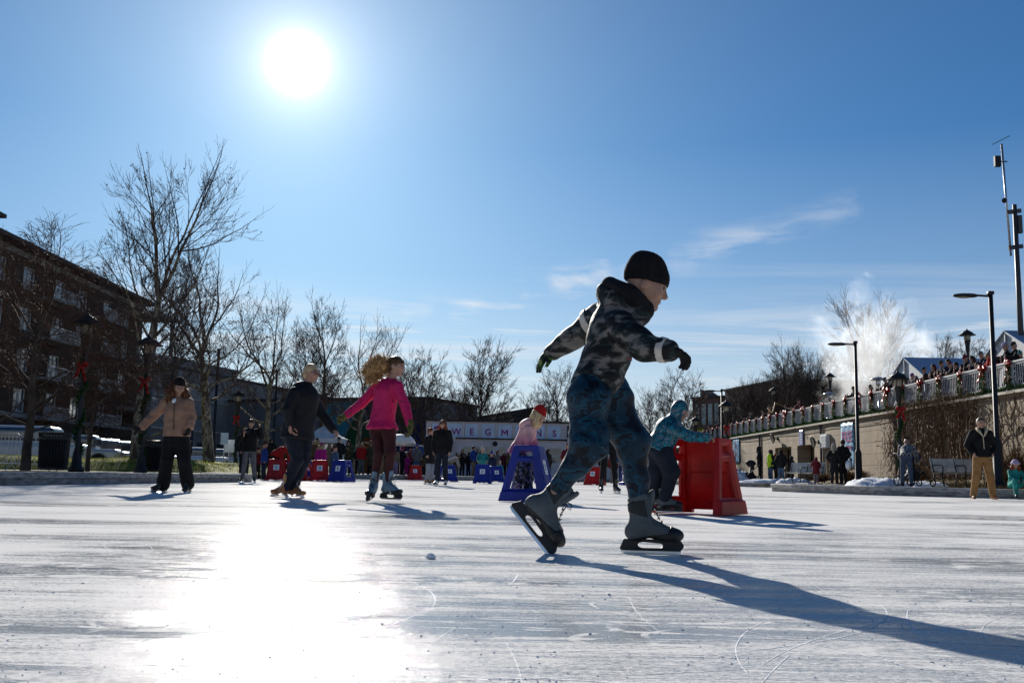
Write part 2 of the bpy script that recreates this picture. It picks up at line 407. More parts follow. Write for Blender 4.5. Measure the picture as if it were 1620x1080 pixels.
# ------------------------------------------------------------ mesh helpers
class MB:
    def __init__(s):
        s.v = []; s.f = []; s.mi = []
    def add(s, vs, fs, mi=0):
        o = len(s.v)
        s.v.extend([tuple(v) for v in vs]); s.f.extend([tuple(i + o for i in f) for f in fs]); s.mi.extend([mi] * len(fs))
    def box(s, c, d, rz=0.0, rx=0.0, ry=0.0, mi=0):
        hx, hy, hz = d[0] / 2, d[1] / 2, d[2] / 2
        vs = [Vector((x, y, z)) for x in (-hx, hx) for y in (-hy, hy) for z in (-hz, hz)]
        if rz or rx or ry:
            r = Matrix.Rotation(rz, 3, 'Z') @ Matrix.Rotation(ry, 3, 'Y') @ Matrix.Rotation(rx, 3, 'X')
            vs = [r @ v for v in vs]
        vs = [(v.x + c[0], v.y + c[1], v.z + c[2]) for v in vs]
        s.add(vs, [(0, 1, 3, 2), (4, 6, 7, 5), (0, 4, 5, 1), (2, 3, 7, 6), (0, 2, 6, 4), (1, 5, 7, 3)], mi)
    def bar(s, a, b, w, h=None, mi=0):
        a = Vector(a); b = Vector(b); h = h or w
        d = (b - a); L = d.length
        if L < 1e-6: return
        d.normalize()
        u = Vector((0, 0, 1)) if abs(d.z) < 0.95 else Vector((1, 0, 0))
        x = d.cross(u).normalized(); y = x.cross(d).normalized()
        vs = [p + x * sx * w / 2 + y * sy * h / 2 for p in (a, b) for sx, sy in ((-1, -1), (1, -1), (1, 1), (-1, 1))]
        s.add(vs, [(0, 3, 2, 1), (4, 5, 6, 7), (0, 1, 5, 4), (1, 2, 6, 5), (2, 3, 7, 6), (3, 0, 4, 7)], mi)
    def tube(s, pts, rs, n=6, cap=True, mi=0):
        pts = [Vector(p) for p in pts]
        if isinstance(rs, (int, float)): rs = [rs] * len(pts)
        o = len(s.v); k = len(pts)
        prev = None
        for i in range(k):
            d = pts[min(i + 1, k - 1)] - pts[max(i - 1, 0)]
            if d.length < 1e-9: d = Vector((0, 0, 1))
            d.normalize()
            if prev is None:
                u = Vector((0, 0, 1)) if abs(d.z) < 0.9 else Vector((1, 0, 0))
                x = d.cross(u).normalized()
            else:
                x = prev - d * prev.dot(d)
                if x.length < 1e-6: x = d.orthogonal()
                x.normalize()
            prev = x; y = d.cross(x)
            for j in range(n):
                a = 2 * PI * j / n
                p = pts[i] + (x * math.cos(a) + y * math.sin(a)) * rs[i]
                s.v.append((p.x, p.y, p.z))
        for i in range(k - 1):
            for j in range(n):
                a = o + i * n + j; b = o + i * n + (j + 1) % n
                s.f.append((a, b, b + n, a + n)); s.mi.append(mi)
        if cap and n > 2:
            s.f.append(tuple(o + j for j in reversed(range(n)))); s.mi.append(mi)
            s.f.append(tuple(o + (k - 1) * n + j for j in range(n))); s.mi.append(mi)
    def lathe(s, prof, n=16, c=(0, 0, 0), mi=0):
        o = len(s.v); k = len(prof)
        for (r, z) in prof:
            for j in range(n):
                a = 2 * PI * j / n
                s.v.append((c[0] + r * math.cos(a), c[1] + r * math.sin(a), c[2] + z))
        for i in range(k - 1):
            for j in range(n):
                a = o + i * n + j; b = o + i * n + (j + 1) % n
                s.f.append((a, b, b + n, a + n)); s.mi.append(mi)
        s.f.append(tuple(o + j for j in reversed(range(n)))); s.mi.append(mi)
        s.f.append(tuple(o + (k - 1) * n + j for j in range(n))); s.mi.append(mi)
    def prism(s, outer, depth, fr=None, holes=(), mi=0):
        """outer/holes: 2d loops; fr(x,y,t)->3d with t in [0,depth]"""
        fr = fr or (lambda x, y, t: (x, t, y))
        loops = [outer] + list(holes)
        flat = [p for l in loops for p in l]
        tris = tessellate_polygon([[Vector((p[0], p[1], 0)) for p in l] for l in loops])
        n = len(flat); o = len(s.v)
        for t in (0.0, depth):
            for p in flat: s.v.append(tuple(fr(p[0], p[1], t)))
        for t in tris:
            s.f.append((o + t[0], o + t[1], o + t[2])); s.f.append((o + n + t[2], o + n + t[1], o + n + t[0])); s.mi.extend([mi, mi])
        st = 0
        for l in loops:
            m = len(l)
            for i in range(m):
                a = o + st + i; b = o + st + (i + 1) % m
                s.f.append((a, b, b + n, a + n)); s.mi.append(mi)
            st += m
    def ball(s, c, r, n=8, m=6, sc=(1, 1, 1), mi=0):
        o = len(s.v)
        for i in range(m + 1):
            th = PI * i / m
            for j in range(n):
                a = 2 * PI * j / n
                s.v.append((c[0] + r * sc[0] * math.sin(th) * math.cos(a), c[1] + r * sc[1] * math.sin(th) * math.sin(a), c[2] + r * sc[2] * math.cos(th)))
        for i in range(m):
            for j in range(n):
                a = o + i * n + j; b = o + i * n + (j + 1) % n
                s.f.append((a, a + n, b + n, b)); s.mi.append(mi)
    def build(s, name, m, parent=None, smooth=False, fix=True, loc=None, bevel=0.0):
        me = bpy.data.meshes.new(name)
        me.from_pydata(s.v, [], s.f)
        ms = m if isinstance(m, (list, tuple)) else [m]
        for x in ms: me.materials.append(x)
        if len(ms) > 1: me.polygons.foreach_set('material_index', s.mi)
        if fix:
            b = bmesh.new(); b.from_mesh(me); bmesh.ops.recalc_face_normals(b, faces=b.faces); b.to_mesh(me); b.free()
        if smooth: me.polygons.foreach_set('use_smooth', [True] * len(me.polygons))
        me.update()
        o = bpy.data.objects.new(name, me); COL.objects.link(o)
        if parent: o.parent = parent
        if loc is not None: o.location = loc
        if bevel:
            bv = o.modifiers.new('bevel', 'BEVEL'); bv.width = bevel; bv.segments = 2; bv.limit_method = 'ANGLE'; bv.angle_limit = R(40)
        return o

def tag(o, label=None, cat=None, group=None, kind=None):
    if label: o['label'] = label
    if cat: o['category'] = cat
    if group: o['group'] = group
    if kind: o['kind'] = kind
    return o

def empty(name, loc=(0, 0, 0), rz=0.0, label=None, cat=None, group=None):
    o = bpy.data.objects.new(name, None); COL.objects.link(o)
    o.empty_display_size = 0.2
    o.location = loc; o.rotation_euler = (0, 0, rz)
    return tag(o, label, cat, group)

KIDS = {}
def kids(o):
    return [c for c in bpy.data.objects if c.parent == o]
def snapshot(o):
    """remember a thing's tree once so copies are cheap"""
    def rec(x): return (x, [rec(c) for c in kids(x)])
    return rec(o)
def copy_tree(t, loc=None, rz=None, label=None, cat=None, group=None, scale=None, colors=None):
    def rec(n, parent):
        src, ch = n
        c = src.copy(); COL.objects.link(c)
        if parent is not None:
            c.parent = parent
        for k in ch: rec(k, c)
        if colors:
            base = src.name.split('.')[0]
            if base in colors: c.color = (*colors[base], 1)
        return c
    r = rec(t, None)
    if loc is not None: r.location = loc
    if rz is not None: r.rotation_euler = (0, 0, rz)
    if scale is not None: r.scale = (scale, scale, scale) if isinstance(scale, (int, float)) else scale
    return tag(r, label, cat, group)

def text_mesh(txt, size, m, name, parent=None, mat4=None, bold=0.012, depth=0.004, align='CENTER'):
    cu = bpy.data.curves.new(name, 'FONT'); cu.body = txt; cu.size = size; cu.align_x = align; cu.align_y = 'CENTER'
    cu.offset = bold; cu.extrude = depth; cu.resolution_u = 3
    ob = bpy.data.objects.new(name + '_tmp', cu); COL.objects.link(ob)
    dg = bpy.context.evaluated_depsgraph_get()
    me = bpy.data.meshes.new_from_object(ob.evaluated_get(dg))
    bpy.data.objects.remove(ob)
    me.materials.clear(); me.materials.append(m)
    o = bpy.data.objects.new(name, me); COL.objects.link(o)
    if mat4 is not None: me.transform(mat4)
    if parent: o.parent = parent
    return o

# ------------------------------------------------------------ distance-field mesher
class Field:
    def __init__(s, lo, hi, res):
        s.lo = np.array(lo, dtype=np.float64); s.res = res
        n = np.ceil((np.array(hi) - s.lo) / res).astype(int) + 1
        s.n = n
        s.ax = [s.lo[i] + np.arange(n[i]) * res for i in range(3)]
        s.F = np.full(n, 1e2, dtype=np.float32)
    def sl(s, lo, hi):
        a = np.clip(np.floor((np.array(lo) - s.lo) / s.res).astype(int), 0, s.n)
        b = np.clip(np.ceil((np.array(hi) - s.lo) / s.res).astype(int) + 1, 0, s.n)
        return tuple(slice(a[i], b[i]) for i in range(3))
    def pts(s, S):
        return (s.ax[0][S[0]][:, None, None], s.ax[1][S[1]][None, :, None], s.ax[2][S[2]][None, None, :])
    def comb(s, S, d, k, op):
        A = s.F[S]
        if op == 'u':
            h = np.clip(0.5 + 0.5 * (A - d) / k, 0, 1)
            s.F[S] = A * (1 - h) + d * h - k * h * (1 - h)
        elif op == 's':
            d = -d
            h = np.clip(0.5 - 0.5 * (A - d) / k, 0, 1)
            s.F[S] = A * (1 - h) + d * h + k * h * (1 - h)
    def cone(s, a, b, ra, rb, k=0.02, op='u', flat=None):
        a = np.array(a, float); b = np.array(b, float)
        mr = max(ra, rb) + k + 3 * s.res + 0.01
        if flat: mr *= 1.3
        S = s.sl(np.minimum(a, b) - mr, np.maximum(a, b) + mr)
        X, Y, Z = s.pts(S)
        if X.size * Y.size * Z.size == 0: return
        ab = b - a; L = max(ab @ ab, 1e-9)
        t = np.clip(((X - a[0]) * ab[0] + (Y - a[1]) * ab[1] + (Z - a[2]) * ab[2]) / L, 0, 1)
        dx = X - a[0] - t * ab[0]; dy = Y - a[1] - t * ab[1]; dz = Z - a[2] - t * ab[2]
        if flat:      # (axis vector, factor>1 squashes along the axis)
            n, f = np.array(flat[0], float), flat[1]
            n = n / np.linalg.norm(n)
            q = dx * n[0] + dy * n[1] + dz * n[2]
            d2 = dx * dx + dy * dy + dz * dz + q * q * (f * f - 1)
        else:
            d2 = dx * dx + dy * dy + dz * dz
        d = np.sqrt(d2) - (ra + (rb - ra) * t)
        s.comb(S, d, k, op)
    def ell(s, c, r, ax=None, k=0.02, op='u'):
        c = np.array(c, float); m = max(r) + k + 3 * s.res
        S = s.sl(c - m, c + m); X, Y, Z = s.pts(S)
        if X.size * Y.size * Z.size == 0: return
        dx, dy, dz = X - c[0], Y - c[1], Z - c[2]
        if ax is None: ax = np.eye(3)
        ax = [np.array(a, float) / np.linalg.norm(a) for a in ax]
        q = [(dx * a[0] + dy * a[1] + dz * a[2]) / r[i] for i, a in enumerate(ax)]
        l = np.sqrt(q[0] ** 2 + q[1] ** 2 + q[2] ** 2)
        g = np.sqrt((q[0] / r[0]) ** 2 + (q[1] / r[1]) ** 2 + (q[2] / r[2]) ** 2) + 1e-6
        d = l * (l - 1) / g
        d = np.where(l < 0.3, -min(r) * 0.7, d)
        s.comb(S, d, k, op)
    def plane(s, p, n, k=0.01):
        """keep the side where (x-p).n < 0"""
        n = np.array(n, float); n /= np.linalg.norm(n)
        X, Y, Z = s.pts((slice(None),) * 3)
        d = (X - p[0]) * n[0] + (Y - p[1]) * n[1] + (Z - p[2]) * n[2]
        s.comb((slice(None),) * 3, -d, k, 's')
    def func(s, fn, k=0.01, op='u'):
        S = (slice(None),) * 3
        s.comb(S, fn(*s.pts(S)), k, op)
    def wrinkle(s, amp=0.004, f=40.0, seed=0, aniso=(1, 1, 1)):
        rr = np.random.RandomState(seed)
        X, Y, Z = s.pts((slice(None),) * 3)
        D = 0
        for i in range(5):
            v = rr.normal(size=3) * np.array(aniso); v = v / np.linalg.norm(v) * f * (0.6 + 0.35 * i)
            w = rr.normal(size=3); w = w / np.linalg.norm(w) * f * 0.5
            ph = rr.rand() * 6
            D = D + np.sin(X * v[0] + Y * v[1] + Z * v[2] + ph + 1.6 * np.sin(X * w[0] + Y * w[1] + Z * w[2] + ph * 2)) / (1 + 0.5 * i)
        s.F += (amp * D / 2.2).astype(np.float32)
    def mesh(s, name, m, parent=None, loc=None, origin=(0, 0, 0)):
        F = s.F; n = F.shape
        F[0], F[-1] = np.maximum(F[0], 0.001), np.maximum(F[-1], 0.001)
        F[:, 0], F[:, -1] = np.maximum(F[:, 0], 0.001), np.maximum(F[:, -1], 0.001)
        F[:, :, 0], F[:, :, -1] = np.maximum(F[:, :, 0], 0.001), np.maximum(F[:, :, -1], 0.001)
        ins = F < 0
        cn = (n[0] - 1, n[1] - 1, n[2] - 1)
        acc = np.zeros(cn + (3,), np.float32); cnt = np.zeros(cn, np.float32)
        quads = []
        idxmap = None
        edges = []
        for a in range(3):
            sl0 = [slice(None)] * 3; sl1 = [slice(None)] * 3
            sl0[a] = slice(0, -1); sl1[a] = slice(1, None)
            f0 = F[tuple(sl0)]; f1 = F[tuple(sl1)]
            ch = ins[tuple(sl0)] != ins[tuple(sl1)]
            I = np.argwhere(ch)
            if len(I) == 0: continue
            v0 = f0[ch]; v1 = f1[ch]; t = v0 / (v0 - v1)
            P = I.astype(np.float32); P[:, a] += t
            b, c = [(1, 2), (2, 0), (0, 1)][a]
            ok = (I[:, b] > 0) & (I[:, c] > 0) & (I[:, b] < n[b] - 1) & (I[:, c] < n[c] - 1)
            for ob in (0, 1):
                for oc in (0, 1):
                    J = I.copy(); J[:, b] -= ob; J[:, c] -= oc
                    g = (J[:, b] >= 0) & (J[:, c] >= 0) & (J[:, b] < cn[b]) & (J[:, c] < cn[c])
                    np.add.at(acc, (J[g, 0], J[g, 1], J[g, 2]), P[g]); np.add.at(cnt, (J[g, 0], J[g, 1], J[g, 2]), 1)
            edges.append((a, b, c, I[ok], ins[tuple(sl0)][ch][ok]))
        act = cnt > 0
        ids = np.full(cn, -1, np.int64); ids[act] = np.arange(act.sum())
        vv = acc[act] / cnt[act][:, None] * s.res + s.lo - np.array(origin)
        for a, b, c, I, inside in edges:
            def idd(ob, oc):
                J = I.copy(); J[:, b] -= ob; J[:, c] -= oc
                return ids[J[:, 0], J[:, 1], J[:, 2]]
            q = np.stack([idd(0, 0), idd(1, 0), idd(1, 1), idd(0, 1)], 1)
            q[~inside] = q[~inside][:, ::-1]
            quads.append(q)
        q = np.concatenate(quads) if quads else np.zeros((0, 4), np.int64)
        me = bpy.data.meshes.new(name)
        me.vertices.add(len(vv)); me.vertices.foreach_set('co', vv.astype(np.float32).ravel())
        me.loops.add(len(q) * 4); me.loops.foreach_set('vertex_index', q.astype(np.int32).ravel())
        me.polygons.add(len(q)); me.polygons.foreach_set('loop_start', np.arange(0, len(q) * 4, 4, dtype=np.int32))
        me.polygons.foreach_set('use_smooth', np.ones(len(q), bool))
        me.update(calc_edges=True); me.validate()
        me.materials.append(m)
        o = bpy.data.objects.new(name, me); COL.objects.link(o)
        if parent: o.parent = parent
        if loc is not None: o.location = loc
        return o
# ------------------------------------------------------------ people
def nv(v): v = Vector(v); v.normalize(); return v

def hand_sdf(F, w, d, n, s, k=1.0, curl=0.35, th=0.0095, splay=0.0, kk=0.006):
    """w wrist, d finger direction, n palm normal (fingers curl towards it), s thumb side"""
    w = Vector(w); d = nv(d); s = nv(s); n = nv(n)
    F.ell(w + d * 0.045 * k, (0.052 * k, 0.041 * k, 0.017 * k + th * 0.3), (d, s, n), 0.012)
    F.cone(w - d * 0.02 * k, w + d * 0.02 * k, 0.024 * k + th * .3, 0.026 * k + th * .3, 0.012)
    for i, L in enumerate((0.068, 0.077, 0.071, 0.056)):
        off = 0.029 - 0.0195 * i
        p = w + d * (0.083 - abs(i - 1.3) * 0.004) * k + s * off * k
        a = curl * (0.8 + 0.25 * i)
        dd = nv(d + s * (splay * (1.5 - i) * 0.2))
        for j, fr in enumerate((0.45, 0.32, 0.23)):
            q = p + (dd * math.cos(a) + n * math.sin(a)) * L * fr * k
            F.cone(p, q, (th - j * 0.0007) * k, (th - 0.0009 - j * 0.0007) * k, kk * 0.5 if j else kk)
            p = q; a += curl * 1.15
    p = w + d * 0.022 * k + s * 0.03 * k
    q = p + nv(d * 0.75 + s * 0.75 + n * 0.25) * 0.04 * k
    r = q + nv(d * 0.95 + s * 0.35 + n * 0.35) * 0.032 * k
    F.cone(p, q, (th + 0.004) * k, (th + 0.001) * k, 0.01)
    F.cone(q, r, (th + 0.001) * k, (th - 0.001) * k, 0.004)

def head_sdf(F, c, f, u, k=1.0, fine=True, neck=None):
    c = Vector(c); f = nv(f); u = nv(u); u = nv(u - f * f.dot(u)); s = f.cross(u)
    P = lambda a, b, e=0.0: c + f * a * k + u * b * k + s * e * k
    F.ell(P(-0.008, 0.015), (0.076 * k, 0.096 * k, 0.092 * k), (s, f, u), 0.02)
    F.cone(P(0.025, -0.03), P(0.052, -0.088), 0.060 * k, 0.030 * k, 0.03, flat=(f, 0.95))
    if fine:
        F.ell(P(0.062, 0.0), (0.060 * k, 0.032 * k, 0.05 * k), (s, f, u), 0.02)
        F.ell(P(0.072, -0.100), (0.018 * k, 0.016 * k, 0.015 * k), (s, f, u), 0.018)
        F.ell(P(0.090, 0.028), (0.045 * k, 0.010 * k, 0.009 * k), (s, f, u), 0.012)
        for e in (-1, 1):
            F.ell(P(0.100, 0.006, 0.031 * e), (0.019 * k, 0.014 * k, 0.011 * k), (s, f, u), 0.010, 's')
            F.ell(P(0.066, -0.035, 0.040 * e), (0.022 * k, 0.024 * k, 0.02 * k), (s, f, u), 0.02)
            F.ell(P(-0.005, -0.012, 0.078 * e), (0.011 * k, 0.021 * k, 0.032 * k), (s, nv(f - u * 0.2), u), 0.006)
        F.cone(P(0.088, 0.010), P(0.110, -0.030), 0.008 * k, 0.012 * k, 0.010)
        F.ell(P(0.100, -0.036), (0.017 * k, 0.011 * k, 0.009 * k), (s, f, u), 0.008)
        F.ell(P(0.085, -0.060), (0.024 * k, 0.011 * k, 0.0075 * k), (s, f, u), 0.006)
        F.ell(P(0.082, -0.071), (0.020 * k, 0.011 * k, 0.007 * k), (s, f, u), 0.006)
        F.ell(P(0.098, -0.0655), (0.022 * k, 0.006 * k, 0.0022 * k), (s, f, u), 0.003, 's')
    return P, s, f, u

def face_parts(body, P, s, k, lips=True, ey=True):
    if ey:
        for e in (-1, 1):
            m = MB(); m.ball(P(0.0835, 0.006, 0.031 * e), 0.0115 * k, 8, 6); m.build('eye', M['eye'], body, True)
            m = MB(); m.tube([P(0.092, 0.022, 0.014 * e), P(0.098, 0.029, 0.030 * e), P(0.086, 0.026, 0.050 * e)], [0.003 * k, 0.0035 * k, 0.002 * k], 5); m.build('eyebrow', M['eye'], body, True)

def skate(parent, an, f, u, k=1.0, cols=None, style='rental', fine=True, laces=True, bare_loc=(0, 0, 0)):
    """boot + blade holder + blade + laces. an: ankle joint, f: toe direction, u: shaft up"""
    f = nv(f); u = nv(u); u0 = nv(u); s = f.cross(u).normalized(); u = s.cross(f).normalized()
    cols = cols or {}
    res = (0.0045 if fine else 0.008)
    A = Vector((0, 0, 0))
    X, Y, Z = Vector((1, 0, 0)), Vector((0, 1, 0)), Vector((0, 0, 1))
    def boot_field(infl=0.0):
        F = Field((-0.12 * k, -0.085 * k, -0.12 * k), (0.25 * k, 0.085 * k, 0.17 * k), res)
        g = infl
        F.cone((-0.012 * k, 0, 0.12 * k), (-0.005 * k, 0, 0.0), 0.056 * k + g, 0.050 * k + g, 0.02, flat=(Y, 1.12))
        F.ell((-0.028 * k, 0, -0.045 * k), (0.056 * k + g, 0.042 * k + g, 0.05 * k + g), None, 0.03)
        F.cone((0.012 * k, 0, -0.01 * k), (0.12 * k, 0, -0.052 * k), 0.052 * k + g, 0.040 * k + g, 0.03, flat=(Y, 1.1))
        F.ell((0.155 * k, 0, -0.060 * k), (0.056 * k + g, 0.044 * k + g, 0.034 * k + g), None, 0.02)
        return F
    Rm = Matrix((f, s, u)).transposed().to_4x4(); Rm.translation = Vector(an)
    F = boot_field()
    F.cone((0.045 * k, 0, 0.07 * k), (0.055 * k, 0, 0.145 * k), 0.030 * k, 0.030 * k, 0.01, flat=(X, 2.0))   # tongue
    F.plane((0, 0, -0.088 * k), (0, 0, -1), 0.004)
    F.plane((-0.05 * k, 0, 0.128 * k), (-0.35, 0, 1), 0.006)
    if fine: F.wrinkle(0.0009, 90, 3)
    b = F.mesh('ice_skate', cols.get('boot', M['bootgrey']), parent)
    b.data.transform(Rm)
    # trim band round sole and toe cap
    F = boot_field(0.0035 * k)
    F.func(lambda x, y, z: -((z + 0.070 * k) + np.minimum(0.0, -(x - 0.09 * k)) * 0.28 + 0.02 * k * (x < -0.2)) + 0 * y, 0.002, 's') if False else None
    F.plane((0.0, 0, -0.071 * k), (-0.16, 0, 1), 0.002)
    F.plane((0, 0, -0.092 * k), (0, 0, -1), 0.004)
    t = F.mesh('sole_trim', cols.get('trim', M['black']), b); t.data.transform(Rm)
    if fine and style == 'hockey':
        F = boot_field(0.0045 * k)
        F.plane((0.135 * k, 0, -0.05 * k), (-1, 0, 0.4), 0.002); F.plane((0, 0, -0.092 * k), (0, 0, -1), 0.004)
        t = F.mesh('toe_cap', M['black'], b); t.data.transform(Rm)
        F = boot_field(0.004 * k)   # dark swoosh panel on shaft
        F.plane((0, 0, 0.035 * k), (-0.25, 0, -1), 0.002); F.plane((0, 0, 0.112 * k), (-0.2, 0, 1), 0.002); F.plane((0.028 * k, 0, 0.06 * k), (1, 0, 0.2), 0.002)
        t = F.mesh('ankle_panel', cols.get('panel', M['bootdark']), b); t.data.transform(Rm)
    # holder
    m = MB()
    z0 = -0.090 * k; z1 = -0.135 * k
    if style == 'figure':
        loop = [(-0.085 * k, -0.106 * k), (0.20 * k, -0.106 * k), (0.215 * k, -0.116 * k), (0.212 * k, -0.128 * k), (0.10 * k, -0.142 * k), (-0.03 * k, -0.142 * k), (-0.105 * k, -0.136 * k), (-0.11 * k, -0.130 * k)]
        hole = [(-0.05 * k, -0.112 * k), (0.14 * k, -0.112 * k), (0.15 * k, -0.122 * k), (0.06 * k, -0.128 * k), (-0.06 * k, -0.124 * k)]
        # posts + plate
        m.box((-0.03 * k, 0, -0.1 * k), (0.06 * k, 0.045 * k, 0.02 * k)); m.box((0.13 * k, 0, -0.1 * k), (0.09 * k, 0.06 * k, 0.02 * k))
        h = m.build('blade_holder', M['steel'], b); h.data.transform(Rm)
        m = MB(); m.prism(loop, 0.004 * k, lambda x, y, t: (x, t - 0.002 * k, y), [hole])
        h = m.build('blade', M['steel'], b); h.data.transform(Rm)
    else:
        def arc(cx, cz, rx, rz, a0, a1, n=6): return [(cx + rx * math.cos(R(a0 + (a1 - a0) * i / n)), cz + rz * math.sin(R(a0 + (a1 - a0) * i / n))) for i in range(n + 1)]
        loop = [(-0.088 * k, z0 + 0.008 * k), (0.195 * k, z0 + 0.008 * k)] + arc(0.198 * k, -0.112 * k, 0.016 * k, 0.018 * k, 60, -60, 4) + [(0.196 * k, z1 - 0.004 * k), (-0.098 * k, z1 - 0.004 * k), (-0.108 * k, z1 + 0.006 * k), (-0.098 * k, z0 - 0.018 * k)]
        hole = arc(0.012 * k, -0.111 * k, 0.028 * k, 0.0145 * k, 90, 270, 6) + arc(0.088 * k, -0.113 * k, 0.022 * k, 0.0125 * k, -90, 90, 6)
        w = 0.030 * k
        m.prism(loop, w, lambda x, y, t: (x, t - w / 2, y), [hole[::-1]])
        h = m.build('blade_holder', cols.get('holder', M['black']), b, bevel=0.003 if fine else 0); h.data.transform(Rm)
        m = MB(); loop = [(-0.105 * k, z1 - 0.003 * k), (0.203 * k, z1 - 0.003 * k), (0.198 * k, z1 - 0.014 * k), (0.18 * k, z1 - 0.018 * k), (-0.08 * k, z1 - 0.018 * k), (-0.1 * k, z1 - 0.013 * k)]
        m.prism(loop, 0.004 * k, lambda x, y, t: (x, t - 0.002 * k, y))
        h = m.build('blade', M['steel'], b); h.data.transform(Rm)
    if fine and laces:
        m = MB()
        for i in range(7):
            t = i / 6
            x = (0.045 + 0.085 * t) * k; z = (0.075 - 0.085 * t - 0.028 * t) * k
            zz = z + (0.012 if i < 3 else 0.006) * k
            m.tube([(x - 0.004 * k, -0.026 * k, zz - 0.006 * k), (x + 0.006 * k, 0, zz + 0.010 * k), (x, 0.026 * k, zz - 0.006 * k)], 0.0022 * k, 5)
            m.tube([(x + 0.008 * k, -0.026 * k, zz - 0.014 * k), (x + 0.004 * k, 0, zz + 0.006 * k), (x - 0.005 * k, 0.026 * k, zz - 0.002 * k)], 0.0022 * k, 5)
        for sg in (-1, 1):
            m.tube([(0.058 * k, 0, 0.088 * k), (0.085 * k, sg * 0.02 * k, 0.10 * k), (0.10 * k, sg * 0.035 * k, 0.08 * k), (0.075 * k, sg * 0.02 * k, 0.075 * k), (0.060 * k, 0, 0.085 * k)], 0.0022 * k, 5)
            m.tube([(0.058 * k, 0, 0.088 * k), (0.075 * k, sg * 0.03 * k, 0.07 * k), (0.085 * k, sg * 0.045 * k, 0.03 * k)], 0.0022 * k, 5)
        t = m.build('lace', cols.get('lace', M['black']), b, True); t.data.transform(Rm)
    return b

